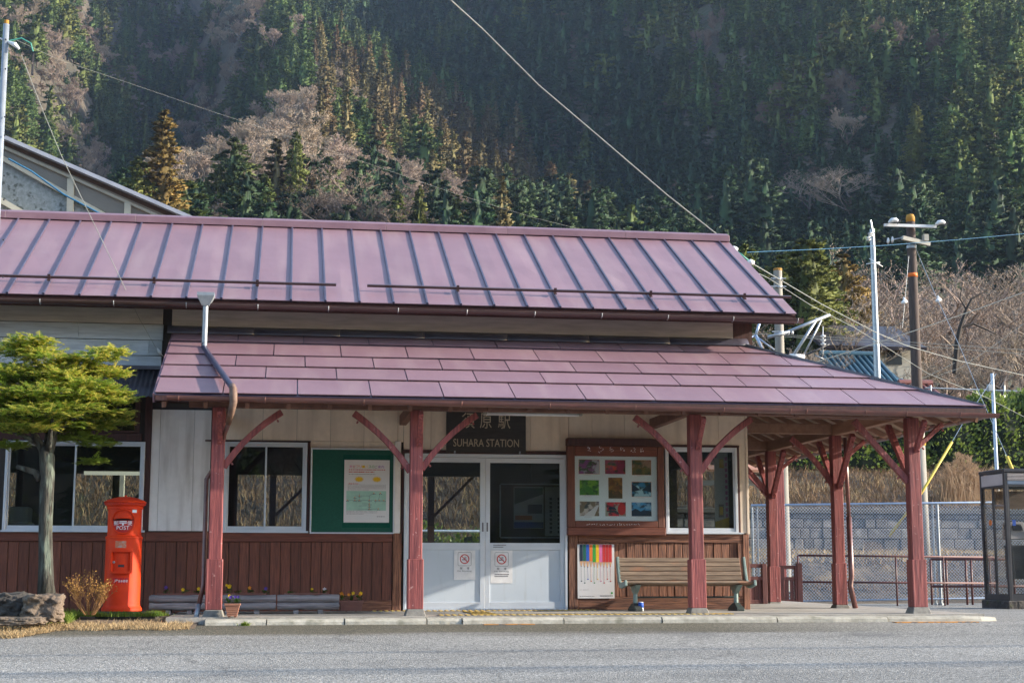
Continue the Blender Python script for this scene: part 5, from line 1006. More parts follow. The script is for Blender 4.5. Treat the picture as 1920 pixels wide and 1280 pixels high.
Xm = list(np.arange(-330, 421, 7.5)); Ym = [45, 48, 52, 58]+list(np.arange(65, 800, 7.5)); sheet('mountainside', Xm, Ym, lambda x, y: HN(x, 45.0) if y == 45 else HM(x, y), 'hill_floor')
# ================================================================== plant builders
def arr(mb): return mb
def tri_cloud(pts, dirs, size, rk, mb, m=0, w=.45, jit=.5):
    for p, d in zip(pts, dirs):
        d = (Vector(d)+Vector((rk.uniform(-jit, jit), rk.uniform(-jit, jit), rk.uniform(-jit, jit)))).normalized(); s = size*rk.uniform(.7, 1.3)
        a = d.cross(Vector((rk.uniform(-1, 1), rk.uniform(-1, 1), rk.uniform(-1, 1)))).normalized()*s*w
        b = len(mb.v); mb.v += [tuple(p-a), tuple(p+a), tuple(p+d*s)]; mb.f.append((b, b+1, b+2)); mb.m.append(m)
def conifer(seed, h, r, nl=30, nb=7, size=.55, dens=5.2, shape=1.0, droop=.25, mats=('needle_green', 'bark'), base=.12, tri=4, irregular=.2, name='conifer_tree'):
    rk = random.Random(seed); mb = MB(); P_, D_ = [], []
    mb.tube([(0, 0, 0), (0, 0, h*.5), (0, 0, h*.97)], [h*.018, h*.012, .02], 5, 1, cap=False)
    for i in range(nl):
        t = base+(1-base)*(i+rk.uniform(0, .6))/nl; z = h*t; rr = r*(max(1-t, 0)**shape)*(.75+.25*min((t-base)/.15, 1))*rk.uniform(1-irregular, 1+irregular)
        for k in range(max(3, int(nb*(.5+.6*(1-t))))):
            a = rk.uniform(0, 6.283); L = rr*rk.uniform(.6, 1.12); dv = Vector((math.cos(a), math.sin(a), -droop+rk.uniform(-.15, .2)))
            for q in range(int(tri*dens)):
                u_ = rk.uniform(.35, 1.0) if L > .5 else rk.uniform(0, 1); P_.append(Vector((0, 0, z))+dv*L*u_+Vector((rk.uniform(-.2, .2), rk.uniform(-.2, .2), rk.uniform(-.1, .15)))*min(L, 1)*.8); D_.append(dv+Vector((0, 0, .15)))
    P_.append(Vector((0, 0, h*.97))); D_.append(Vector((0, 0, 1)))
    nr, nk = 9, 9; b0 = len(mb.v)
    for i in range(nr):
        t = base+.02+(1-base-.04)*i/(nr-1)
        for k in range(nk): a = 6.283*(k+.5*(i % 2))/nk; R_ = r*(max(1-t, 0)**shape)*(.75+.25*min((t-base)/.15, 1))*.30*(rk.uniform(.75, 1.2)); mb.v.append((R_*math.cos(a), R_*math.sin(a), h*t-(.25*R_ if i else 0)))
    for i in range(nr-1):
        for k in range(nk): mb.f.append((b0+i*nk+k, b0+i*nk+(k+1) % nk, b0+(i+1)*nk+(k+1) % nk, b0+(i+1)*nk+k)); mb.m.append(0)
    tri_cloud(P_, D_, size*.46, rk, mb, 0, w=.38); me = mb.mesh(name, list(mats), fix=False, smooth=True)
    V = np.array(mb.v); N_ = np.zeros_like(V); N_[:, :2] = V[:, :2]/np.maximum(r*.5, 1e-3); N_[:, 2] = .35+.5*(V[:, 2]/h)**3; J = np.random.RandomState(seed).uniform(-.45, .45, N_.shape); N_ += J; N_ /= np.linalg.norm(N_, axis=1)[:, None]
    me.normals_split_custom_set_from_vertices([tuple(x) for x in N_]); return me
def bare(seed, h, spread=.9, depth=5, twig=.05, mats=('twig_tan', 'bark'), name='bare_tree', n0=1, up=.35, trunk=.22, fine=3):
    rk = random.Random(seed); mb = MB()
    def grow(p, d, L, r, k):
        n = 3; pts = [p]; dd = d
        for i in range(n): dd = (dd+Vector((rk.uniform(-.18, .18), rk.uniform(-.18, .18), rk.uniform(-.05, .12)))).normalized(); pts.append(pts[-1]+dd*L/n)
        if k >= depth-1:
            for i in range(n): s = dd.cross(Vector((rk.uniform(-1, 1), rk.uniform(-1, 1), rk.uniform(-1, 1)))).normalized()*twig*.5; b = len(mb.v); mb.v += [tuple(pts[i]-s), tuple(pts[i]+s), tuple(pts[i+1])]; mb.f.append((b, b+1, b+2)); mb.m.append(0)
        else: mb.tube(pts, [r*(1-.45*i/n) for i in range(n+1)], 4 if k < 2 else 3, 1 if k < 2 else 0, cap=False)
        if k < depth:
            m = rk.choice([3, 4]) if k < 3 else fine
            for j in range(m):
                t = rk.uniform(.35, 1) if k else rk.uniform(trunk+.25, 1); i = min(int(t*n), n-1); q = pts[i].lerp(pts[i+1], t*n-i)
                a = rk.uniform(0, 6.283); o = Vector((math.cos(a), math.sin(a), rk.uniform(-.15, .3))); nd = (dd*rk.uniform(.5, .9)+o*spread*rk.uniform(.5, .9)+Vector((0, 0, up*.6))).normalized(); grow(q, nd, L*rk.uniform(.50, .72), r*.5, k+1)
    for i in range(n0): a = 6.283*i/max(n0, 1); grow(Vector((0, 0, 0)), Vector((.0 if n0 == 1 else .35*math.cos(a), 0 if n0 == 1 else .35*math.sin(a), 1)).normalized(), h*.52, h*.022, 0)
    zm = max(v[2] for v in mb.v); k = h/zm; mb.v = [(x*k, y*k, z*k) for x, y, z in mb.v]; return mb.mesh(name, list(mats), fix=False)
# ------------------------------------------------------------------ forest on the mountainside
PR = {}
PR['cedar'] = [conifer(10+i, 10, 1.75+.2*i, nl=32, nb=8, size=.55, shape=.75, droop=.1, mats=('needle_cedar', 'bark'), tri=4, irregular=.25) for i in range(3)]
PR['green'] = [conifer(20+i, 10, 2.9+.35*i, nl=26, nb=8, size=.68, shape=.62, droop=.2, mats=('needle_green', 'bark'), tri=5, irregular=.3) for i in range(4)]
PR['dark'] = [conifer(30+i, 10, 3.1+.35*i, nl=24, nb=8, size=.72, shape=.52, droop=.12, mats=('needle_shaded', 'bark'), tri=5, irregular=.35) for i in range(3)]
PR['pine'] = [conifer(40+i, 10, 3.0, nl=11, nb=8, size=.75, shape=.45, droop=-.1, mats=('needle_pine', 'bark'), base=.35, tri=8, irregular=.5) for i in range(2)]
PR['bare'] = [bare(50+i, 8, spread=1.0, depth=6, fine=4, twig=.085, mats=('twig_tan', 'bark')) for i in range(4)]
PR['bareb'] = [bare(60+i, 8, spread=1.0, depth=6, fine=4, twig=.085, mats=('twig_brown', 'bark')) for i in range(2)]
def proj(p):
    q = _R.T@(np.array(p)-np.array(CAMP)); return (q[0]/q[2]*F+960, q[1]/q[2]*F+640, q[2])
rk = random.Random(42); cand = []
y = 62.0
while y < 560:
    sp_ = 4.3 if y < 300 else 5.0; x = -(y+20)*.24; xe = (y+20)*.62; y += sp_
    while x < xe:
        X, Y = x+rk.uniform(-.48, .48)*sp_, y+rk.uniform(-.48, .48)*sp_; x += sp_
        z = HM(X, Y); u1, v1_, d1 = proj((X, Y, z)); n1 = fb(X+300, Y, 34, 3); n2 = fb(X-500, Y+90, 16, 3)
        if not (-60 < u1 < 1985): continue
        if v1_ > 660: continue
        if v1_ < -150: continue
        mid = X > 4 and X < 54
        if mid and 188 < Y < 330: k = 'cedar' if (n2 < .30 and rk.random() < .82) else ('green' if n1 > -.1 else 'bare')
        elif X < -28: k = 'bare' if n1 > .02 else ('green' if n2 > -.15 else 'pine')
        elif X < 4 and Y > 130: k = 'bare' if n1 > -.10 else 'green'
        elif mid and 150 < Y <= 188: k = 'bare' if X < 28+n1*18 else ('bare' if n1 > .1 else 'dark')
        elif X >= 80+n1*10 and Y > 130: k = 'green' if n1 < .22 else ('bareb' if n2 > 0 else 'pine')
        elif Y < 120 and X > 20: k = 'bareb' if n1+n2*.5 > -.12 else 'dark'
        else: k = 'dark' if n2 < .36 else ('green' if n1 < .28 else 'bareb')
        if mid and Y > 330: k = 'dark' if n1 > -.05 else 'green'
        h = {'cedar': 11.5, 'green': 9.2, 'dark': 10, 'pine': 10.5, 'bare': 8, 'bareb': 7.5}[k]*rk.uniform(.62, 1.38)
        if k in ('bare', 'bareb') and rk.random() < .12: continue
        ut, vt, _d = proj((X, Y, z+h)); hid = False
        for (ba, bb, bc, bd, bY) in ((1455, 1660, 300, 425, 240), (1560, 1615, 200, 300, 260), (1675, 1755, 185, 325, 250)):
            if Y < bY and ba < u1 < bc and False: hid = True
            if Y < bY and ba-15 < u1 < bb+15 and vt < bd-30 and v1_ > bc: hid = True
        if hid: h *= .58; k = 'dark' if n1 < .2 else 'bareb'
        cand.append((h/d1, k, X, Y, z-.3, h, rk.uniform(0, 6.28), rk.uniform(.8, 1.25)))
for c_ in list(cand):
    if c_[1] in ('bare', 'bareb', 'cedar') or rk.random() < .25:
        for _ in range(2 if c_[1] == 'bare' else 1): X, Y = c_[2]+rk.uniform(-2.6, 2.6), c_[3]+rk.uniform(-2.6, 2.6); cand.append((0, rk.choice(['bareb', 'bareb', 'dark']), X, Y, HM(X, Y)-.2, rk.uniform(2.2, 4), rk.uniform(0, 6.28), 1.5))
cand.sort(reverse=True)
NAME = {'cedar': 'cedar_tree', 'green': 'conifer_tree', 'dark': 'conifer_tree', 'pine': 'pine_tree', 'bare': 'bare_tree', 'bareb': 'bare_tree'}
LAB = {'cedar': ('slender bronze-brown cedar in the sunlit stand on the middle spur', 'bronze cedars on the middle spur'), 'green': ('green conifer in the mixed forest on the mountainside', 'green conifers on the mountainside'), 'dark': ('dark conifer in the shaded forest on the mountainside', 'dark conifers on the shaded mountainside'),
       'pine': ('flat-topped pine standing among the conifers on the mountainside', 'pines on the mountainside'), 'bare': ('leafless tan broadleaf tree on the mountainside', 'leafless tan trees on the mountainside'), 'bareb': ('leafless brown broadleaf tree on the mountainside', 'leafless brown trees on the mountainside')}
quota = {'cedar_tree': 290, 'conifer_tree': 290, 'pine_tree': 120, 'bare_tree': 215}; protoobj = {}; rest = []; cnt = {}
for s, k, X, Y, z, h, a, w in cand:
    n = NAME[k]; vi = rk.randrange(len(PR[k])); me = PR[k][vi]; base = 8.0 if k in ('bare', 'bareb') else 10.0
    if cnt.get(n, 0) < quota[n] or (k, vi) not in protoobj:
        cnt[n] = cnt.get(n, 0)+1; o = inst(me, n, (X, Y, z), None, (0, 0, a), (h/base*w, h/base*w, h/base)); zn = ('far left spur' if X < -28 else 'side valley' if X < 2 else 'sunny middle spur' if X < 48 else 'steep right slope'); zy = ('low on' if Y < 150 else 'partway up' if Y < 235 else 'high on'); kd = {'cedar': 'slender bronze cedar', 'green': 'green conifer', 'dark': 'dark conifer', 'pine': 'yellow-green pine', 'bare': 'leafless tan tree', 'bareb': 'leafless brown tree'}[k]; tag(o, kd+' '+zy+' the '+zn+' of the mountain', 'tree', kd+'s '+zy+' the '+zn)
        protoobj.setdefault((k, vi), o)
    else: rest.append((k, vi, X, Y, z, h/base, a, w))
keys = sorted(protoobj); mef = bpy.data.meshes.new('forest'); mef.from_pydata([(r[2], r[3], r[4]) for r in rest], [], [])
at = mef.attributes.new('vi', 'INT', 'POINT'); at.data.foreach_set('value', [keys.index((r[0], r[1])) for r in rest])
at = mef.attributes.new('sc', 'FLOAT_VECTOR', 'POINT'); at.data.foreach_set('vector', [q for r in rest for q in (r[5]*r[7], r[5]*r[7], r[5])])
at = mef.attributes.new('rt', 'FLOAT_VECTOR', 'POINT'); at.data.foreach_set('vector', [q for r in rest for q in (0, 0, r[6])])
fo = bpy.data.objects.new('forest', mef); COL.objects.link(fo); fo['kind'] = 'stuff'; fo['label'] = 'dense mixed forest covering the upper mountainside'
ng = bpy.data.node_groups.new('forest', 'GeometryNodeTree'); ng.interface.new_socket('Geometry', in_out='INPUT', socket_type='NodeSocketGeometry'); ng.interface.new_socket('Geometry', in_out='OUTPUT', socket_type='NodeSocketGeometry')
gi, go = ng.nodes.new('NodeGroupInput'), ng.nodes.new('NodeGroupOutput'); jn_ = ng.nodes.new('GeometryNodeJoinGeometry')
def attr(n, t): a = ng.nodes.new('GeometryNodeInputNamedAttribute'); a.data_type = t; a.inputs[0].default_value = n; return a
avi, asc, art = attr('vi', 'INT'), attr('sc', 'FLOAT_VECTOR'), attr('rt', 'FLOAT_VECTOR')
for i, k in enumerate(keys):
    cp = ng.nodes.new('FunctionNodeCompare'); cp.data_type = 'INT'; cp.operation = 'EQUAL'; ng.links.new(avi.outputs[0], cp.inputs[2]); cp.inputs[3].default_value = i
    oi_ = ng.nodes.new('GeometryNodeObjectInfo'); oi_.inputs[0].default_value = protoobj[k]; oi_.inputs[1].default_value = True
    ip = ng.nodes.new('GeometryNodeInstanceOnPoints'); ng.links.new(gi.outputs[0], ip.inputs['Points']); ng.links.new(cp.outputs[0], ip.inputs['Selection']); ng.links.new(oi_.outputs['Geometry'], ip.inputs['Instance'])
    ng.links.new(art.outputs[0], ip.inputs['Rotation']); ng.links.new(asc.outputs[0], ip.inputs['Scale']); ng.links.new(ip.outputs[0], jn_.inputs[0])
ng.links.new(jn_.outputs[0], go.inputs[0]); fo.modifiers.new('scatter', 'NODES').node_group = ng
print('forest', len(cand), 'rest', len(rest), cnt)
# ------------------------------------------------------------------ trees that stand out
def special(pxx, ytop, Y, me, hb, label, cat='tree', w=1.0, name=None, zg=None, group=None):
    p = P(pxx, ytop, Y); g = HN(p.x, Y) if zg is None else zg; h = max(p.z-g, 2)
    o = inst(me, name or me.name.split('.')[0], (p.x, Y, g-.2), None, (0, 0, rk.uniform(0, 6)), (h/hb*w, h/hb*w, h/hb)); return tag(o, label, cat, group)
rust = conifer(70, 20, 2.7, nl=60, nb=12, size=.55, shape=.62, droop=.05, mats=('needle_rust', 'bark'), tri=6, irregular=.3); lime = conifer(71, 16, 3.9, nl=46, nb=14, size=.52, shape=.6, droop=.35, mats=('needle_pine', 'bark'), tri=7, irregular=.3)
special(310, 200, 100, rust, 20, 'tall rust-brown conifer rising behind the left end of the station roof', w=1.25); special(262, 285, 99, lime, 16, 'broad yellow-green conifer left of the tall rust-brown conifer'); special(345, 330, 104, PR['green'][0], 10, 'short green conifer at the right foot of the tall rust-brown conifer', w=1.5)
gl = ['first green conifer of the row right of the rust-brown conifer', 'second green conifer of the row behind the roof', 'pointed green conifer of the row behind the roof, third from the left', 'fourth conifer of the row behind the roof', 'fifth conifer of the row behind the roof, brownish and tall', 'large green conifer at the right end of the row behind the roof']
for (a, b, k), l in zip(((388, 330, 'green'), (412, 305, 'green'), (437, 300, 'green'), (468, 315, 'green'), (520, 255, 'cedar'), (555, 240, 'green')), gl): special(a, b, 122, lime if k == 'green' else PR[k][1], 16 if k == 'green' else 10, l, w=.72 if k == 'green' else 1.2)
special(497, 320, 118, lime, 16, 'low green conifer between the taller ones behind the roof'); special(585, 330, 118, PR['cedar'][1], 10, 'bronze cedar beside the pale thicket behind the roof')
for (a, b, k, l) in ((745, 350, 'green', 'round green conifer right of the pale thicket'), (787, 340, 'green', 'narrow green conifer right of the pale thicket'), (857, 358, 'green', 'small green conifer in the group above the middle of the roof'), (893, 348, 'dark', 'dark slim conifer in the group above the middle of the roof'), (940, 325, 'cedar', 'slim pale-tipped cedar standing alone above the middle of the roof')): special(a, b, 112, lime if k == 'green' else PR[k][rk.randrange(3)], 16 if k == 'green' else 10, l, w=(.6 if a > 770 else .85) if k == 'green' else .8)
mat('twig_grey', (.235, .18, .145), (.17, .125, .10), scale=.4, rough=.9, bump=0, rnd=.2)
nb_ = [bare(150+i, 8, spread=1.1, depth=6, fine=4, twig=.03, mats=('twig_grey', 'bark')) for i in range(3)]
for i, (a, b) in enumerate(((600, 300), (640, 285), (680, 300), (720, 320), (655, 330), (620, 345), (705, 350), (760, 355), (580, 365), (540, 372), (500, 378), (450, 380), (400, 372), (672, 360), (735, 372))): special(a, b+14, 118+(i % 3)*4, nb_[i % 3], 8, 'pale leafless tree in the thicket just above the station roof', w=1.5, group='pale thicket above the roof')
for i, (a, b) in enumerate(((430, 90), (470, 120), (405, 160), (510, 140), (540, 150), (450, 250), (490, 255))): special(a, b, 215+i*4, PR['bare'][i % 4], 8, 'large pale leafless tree on the crest beside the valley', w=1.2, group='pale trees on the valley crest', zg=P(a, b+75, 215+i*4).z) if False else None
def onhill(pxx, ytop, h, me, hb, label, w=1.0, group=None, y0=90):
    Y = y0
    while Y < 600:
        p = P(pxx, ytop, Y)
        if HM(p.x, Y)+h >= p.z: break
        Y += 1.5
    return special(pxx, ytop, Y, me, hb, label, w=w, group=group)
umb = bare(80, 9, spread=1.35, depth=6, twig=.05, up=.1, fine=3)
onhill(1515, 300, 10.5, umb, 9, 'wide leafless tree with a flat grey-brown crown on the dark slope, left of two', w=1.15); onhill(1592, 304, 10.5, umb, 9, 'wide leafless tree with a flat grey-brown crown on the dark slope, right of two', w=1.1); onhill(1588, 203, 9.5, PR['bare'][0], 8, 'single pale leafless tree above the two wide bare crowns')
onhill(1715, 190, 12, lime, 16, 'tall lit conifer standing out on the slope above the utility pole'); onhill(985, -15, 15, PR['pine'][1], 10, 'tall dark pine at the top of the shaded slope, left of the cable', w=1.2); onhill(1132, 98, 14, PR['pine'][1], 10, 'pine with a sunlit yellow top in the middle of the shaded slope', w=1.1); onhill(1215, 20, 15, PR['pine'][0], 10, 'dark pine near the top centre of the shaded slope', w=1.1); onhill(1660, 40, 14, PR['green'][2], 10, 'broad sunlit conifer near the top right of the slope', w=1.3)
nearg = [conifer(90+i, 9, 2.4, nl=34, nb=11, size=.34, shape=.45, droop=.1, mats=('needle_pine' if i < 2 else 'needle_rust', 'bark'), tri=9, irregular=.3) for i in range(3)]
special(1398, 448, 44, nearg[0], 9, 'yellow-green conifer just right of the upper roof end'); special(1470, 470, 46, nearg[1], 9, 'green conifer behind the concrete pole right of the roof'); special(1512, 440, 43, nearg[1], 9, 'tallest green conifer between the roof and the steel pole', w=1.1); special(1545, 480, 45, nearg[0], 9, 'green conifer left of the rust-coloured tree'); special(1582, 468, 50, nearg[2], 9, 'small rust-coloured tree left of the steel pole', w=.85)
# thicket of leafless trees right
th = [bare(100+i, 8, spread=1.1, depth=6, twig=.030, mats=('twig_tan', 'bark'), up=.3, fine=3) for i in range(4)]
for m_ in th: pass
i = 0
for row, Y in enumerate((37, 43, 49, 56, 64)):
    xs0 = 1500 if row else 1560
    for a in range(xs0, 1990, 62):
        aa = a+rk.uniform(-22, 22)+row*13; b = (640, 590, 545, 510, 490)[row]+rk.uniform(-22, 22); 
        if row == 0 and aa < 1720 and aa > 1590: continue
        special(aa, b, Y+rk.uniform(-2, 2), th[i % 4], 8, 'leafless brown tree in the thicket right of the utility poles', w=1.25, group='leafless thicket right of the poles'); i += 1
for a in (1490, 1530, 1575): special(a, 620+rk.uniform(-15, 20), 38, th[i % 4], 8, 'low leafless tree in the thicket behind the roof corner', w=1.3, group='low leafless trees behind the roof corner'); i += 1
# dark forked trunk in the thicket
q = MB(); Yt = 34
def tp(l): return [P(a, b, Yt) for a, b in l]
q.tube(tp([(1795, 640), (1800, 615), (1812, 580), (1822, 560), (1850, 545)]), [.09, .08, .06, .045, .02], 6); q.tube(tp([(1790, 700), (1795, 640)]), .1, 6); q.tube(tp([(1803, 613), (1825, 607), (1850, 618), (1870, 628)]), [.06, .05, .035, .02], 5)
q.tube(tp([(1812, 580), (1800, 560), (1805, 530)]), [.04, .03, .012], 4); solo(q, 'forked_tree', 'wood_dark', 'dark crooked forked tree in front of the leafless thicket', 'tree') if 'wood_dark' in MT else (mat('wood_dark', (.035, .027, .022), rough=.9, bump=0), solo(q, 'forked_tree', 'wood_dark', 'dark crooked forked tree in front of the leafless thicket', 'tree'))
# ------------------------------------------------------------------ grass and brush
def blades(name, n, fn, h0, h1, w, lean, m, label=None, seed=1, parent=None):
    r = random.Random(seed); mb = MB()
    for _ in range(n):
        g_ = fn(r)
        if g_ is None: continue
        x, y, z, k = g_; a = r.uniform(0, 6.283); L = r.uniform(h0, h1)*k; l = lean*r.uniform(.3, 1)*L; tx, ty = math.cos(a)*l, math.sin(a)*l; b_ = r.uniform(0, 3.14); wx, wy = math.cos(b_)*w/2, math.sin(b_)*w/2; hz = math.sqrt(max(L*L-l*l, .0002))
        b = len(mb.v); mb.v += [(x-wx, y-wy, z), (x+wx, y+wy, z), (x+tx*.45+wx*.8, y+ty*.45+wy*.8, z+hz*.62), (x+tx*.45-wx*.8, y+ty*.45-wy*.8, z+hz*.62), (x+tx, y+ty, z+hz)]
        mb.f += [(b, b+1, b+2, b+3), (b+3, b+2, b+4)]; mb.m += [0, 0]
    o = mb.build(name, m, parent, kind='stuff', fix=False); 
    if label: o['label'] = label
    return o
def on_bank(x0, x1, y0, y1, k=1, dens=None):
    def f(r):
        x, y = r.uniform(x0, x1), r.uniform(y0, y1)
        if dens and fb(x*3, y*3, 4, 2)+r.uniform(-.3, .3) < dens: return None
        return x, y, HN(x, y)-.02, k
    return f
blades('dry_grass', 9000, on_bank(7, 24, 14.3, 19.7), .06, .2, .018, .9, 'straw', 'dry straw grass on the crest of the bank behind the fence', 1)
blades('dry_brush', 5000, on_bank(7, 24, 12.6, 14.6, dens=-.05), .06, .22, .02, .8, 'straw_brown', 'dead weeds on the dark bank', 2)
blades('dry_brush', 16000, on_bank(7, 26, 20.4, 27.5), .12, .38, .022, .9, 'straw_brown', 'dead brown undergrowth on the slope above the stone wall', 3)
blades('dry_grass', 5000, on_bank(7, 26, 20.3, 25, dens=.1), .15, .40, .02, .85, 'straw', 'pale dry grass on the slope above the stone wall', 4)
blades('dry_brush', 16000, on_bank(-9, 7.5, 13, 27), .12, .4, .03, .8, 'straw_brown', 'dead brown brush behind the station seen through its windows', 5)
blades('dry_grass', 7000, on_bank(-9, 7.5, 14, 27), .1, .35, .022, .9, 'straw', 'dry grass behind the station', 6)
def leafball(name, boxes, n, s, m, label, seed, kind='thing', cat='hedge', group=None, hull='hull_dark'):
    r = random.Random(seed); mb = MB()
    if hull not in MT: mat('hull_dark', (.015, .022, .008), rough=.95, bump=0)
    for (cx, cy, cz_, rx, ry, rz) in boxes:
        k = 6
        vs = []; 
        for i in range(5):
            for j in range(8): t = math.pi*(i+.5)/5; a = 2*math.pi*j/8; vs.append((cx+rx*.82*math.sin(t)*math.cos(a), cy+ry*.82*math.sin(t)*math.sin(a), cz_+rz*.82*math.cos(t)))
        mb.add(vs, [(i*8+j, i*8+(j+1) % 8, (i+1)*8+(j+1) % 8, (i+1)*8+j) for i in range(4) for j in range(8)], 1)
        for _ in range(n):
            v = Vector((r.gauss(0, 1), r.gauss(0, 1), r.gauss(0, 1))).normalized(); f = r.uniform(.8, 1.12); p = Vector((cx+rx*v.x*f, cy+ry*v.y*f, cz_+rz*v.z*f)); d = (v+Vector((r.uniform(-1, 1), r.uniform(-1, 1), r.uniform(-.4, 1)))*.8).normalized(); ss = s*r.uniform(.6, 1.3); e = d.cross(Vector((r.uniform(-1, 1), r.uniform(-1, 1), r.uniform(-1, 1)))).normalized()*ss*.32
            b = len(mb.v); mb.v += [tuple(p), tuple(p+d*ss*.5+e), tuple(p+d*ss), tuple(p+d*ss*.5-e)]; mb.f.append((b, b+1, b+2, b+3)); mb.m.append(0)
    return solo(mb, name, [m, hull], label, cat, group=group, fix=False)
hl = 0
hb = [(1500, 845, 1.25), (1545, 840, 1.3), (1590, 838, 1.25), (1640, 842, 1.2), (1685, 838, 1.3), (1735, 835, 1.35), (1780, 828, 1.45), (1825, 822, 1.5), (1870, 815, 1.6), (1915, 812, 1.6), (1965, 812, 1.6)]
hs = ['first', 'second', 'third', 'fourth', 'fifth', 'sixth', 'seventh', 'eighth', 'ninth', 'tenth', 'last']
for i, (a, b, r_k) in enumerate(hb):
    p = P(a, b, 27.5+(i % 2)*.6); leafball('hedge_shrub', [(p.x, p.y, p.z, r_k*.75, .8, r_k*.78), (p.x+rk.uniform(-.3, .3), p.y-.2, p.z-r_k*.5, r_k*.85, .7, r_k*.6), (p.x+rk.uniform(-.4, .4), p.y, p.z+r_k*.45, r_k*.4, .6, r_k*.4)], 900, .15, 'hedge_leaf', '%s glossy green hedge shrub from the left above the dry slope' % hs[i], 200+i, cat='shrub', group='hedge shrubs above the dry slope')
for i, (xx, yy, zz) in enumerate(((-1.0, 13, .75), (.2, 13.4, .8), (-2.6, 14, .9), (2.9, 13.2, 1.0), (4.2, 14, .9))): leafball('shrub', [(xx, yy, zz-.1, .7, .5, .55), (xx+.5, yy+.2, zz-.3, .5, .4, .45)], 420, .10, 'hedge_leaf', ('pale green shrub seen through the window beside the notice board', 'second green shrub seen through the window beside the notice board', 'green shrub seen through the left sash window', 'green shrub seen through the left door', 'green shrub seen through the right door')[i], 300+i, cat='shrub')
# pampas clump by the utility pole
pp = P(1810, 945, 21.5); T = thing('pampas_clump', 'tall dry pampas grass clump with feathery heads behind the fence', 'grass clump', (pp.x, pp.y, pp.z-.2)); r = random.Random(5)
q = MB()
for _ in range(1000):
    a = r.uniform(0, 6.28); rr = abs(r.gauss(0, .42)); b0_ = Vector((pp.x+rr*math.cos(a)*1.1, pp.y+rr*math.sin(a)*.7, HN(pp.x, 21.5)-.05)); L = r.uniform(.5, 1.45); l = r.uniform(.1, .55)*L*math.copysign(1, r.uniform(-1, 1)); w = .012
    p1 = b0_+Vector((l*.4, r.uniform(-.1, .1), L*.7)); p2 = b0_+Vector((l, r.uniform(-.2, .2), L*r.uniform(.65, 1))); b = len(q.v); q.v += [tuple(b0_-Vector((w, 0, 0))), tuple(b0_+Vector((w, 0, 0))), tuple(p1+Vector((w*.8, 0, 0))), tuple(p1-Vector((w*.8, 0, 0))), tuple(p2)]; q.f += [(b, b+1, b+2, b+3), (b+3, b+2, b+4)]; q.m += [0, 0]
q.build('leaves', 'pampas', T, fix=False, kind='stuff')
for (a, b) in ((1795, 845), (1805, 850), (1817, 852), (1826, 868), (1788, 862), (1777, 866), (1832, 880), (1812, 868), (1800, 872)):
    tpz = P(a, b, 21.3); q = MB(); q.tube([(pp.x+(tpz.x-pp.x)*.3, 21.4, HN(pp.x, 21.5)), (tpz.x*.9+pp.x*.1, 21.3, tpz.z-.5), (tpz.x, 21.3, tpz.z-.2)], .008, 3)
    for _ in range(150):
        c = Vector((tpz.x+r.gauss(0, .05), 21.3+r.gauss(0, .04), tpz.z-.05-r.uniform(0, .38))); d = Vector((r.uniform(-.05, .08), 0, r.uniform(.03, .1))); b_ = len(q.v); q.v += [tuple(c-Vector((.012, 0, 0))), tuple(c+Vector((.012, 0, 0))), tuple(c+d)]; q.f.append((b_, b_+1, b_+2)); q.m.append(0)
    q.build('plume', 'pampas', T, fix=False)
# ------------------------------------------------------------------ stone retaining wall behind the fence
T = thing('stone_wall', 'low retaining wall of pale cut stone blocks behind the chain link fence', 'wall', (16, 20, .9)); q = MB(); r = random.Random(3)
q.box(7.6, 26, 19.99, 20.35, .6, 1.98); q.build('backing', 'stone_cap', T); q = MB(); q.box(7.5, 26, 19.80, 20.4, 1.985, 2.12); q.build('coping', 'stone_cap', T, bevel=.02)
z = .78
while z < 1.95:
    hgt = r.choice([.25, .285, .31]); x = 7.6+r.uniform(0, .3)
    while x < 22:
        w = r.uniform(.26, .70) if r.random() < .9 else .95; q = MB(); d = r.uniform(-.035, .03); q.box(x+.011, x+w-.011, 19.90+d, 20.0, z+.008, min(z+hgt, 1.98)-.008); q.build('stone_block', 'stone_block', T, bevel=.018); x += w
    z += hgt
# ------------------------------------------------------------------ chain link fence
YF = 8.5; zf = lambda x: 1.715+(x-8.79)*.018; zb_ = lambda x: -.085+(x-9.7)*.013
T = thing('chain_link_fence', 'galvanised chain link fence on pipe posts right of the station', 'fence', (11, YF, -.1)); x0, x1 = 8.80, 17.0
for a, b, z0, z1, rr in ((x0, x1, zf(x0), zf(x1), .022), (x0, x1, zb_(x0), zb_(x1), .016)): q = MB(); q.tube([(a, YF, z0), (b, YF, z1)], rr, 8); q.build('rail', 'steel_blue', T, smooth=True)
for x, rr in ((8.82, .024), (8.92, .016), (P(1751, 1000, YF).x, .02), (P(1760, 1000, YF).x, .03), (15.9, .03)): q = MB(); q.tube([(x, YF+.02, -.2), (x, YF+.02, zf(x)+.01)], rr, 10); q.tube([(x, YF+.02, -.20), (x, YF+.02, -.13)], rr*1.8, 10); q.build('fence_post', 'galv', T, smooth=True, angle=.6)
q = MB(); ph = .064; k = 0; w = .0034; a = x0-1.9
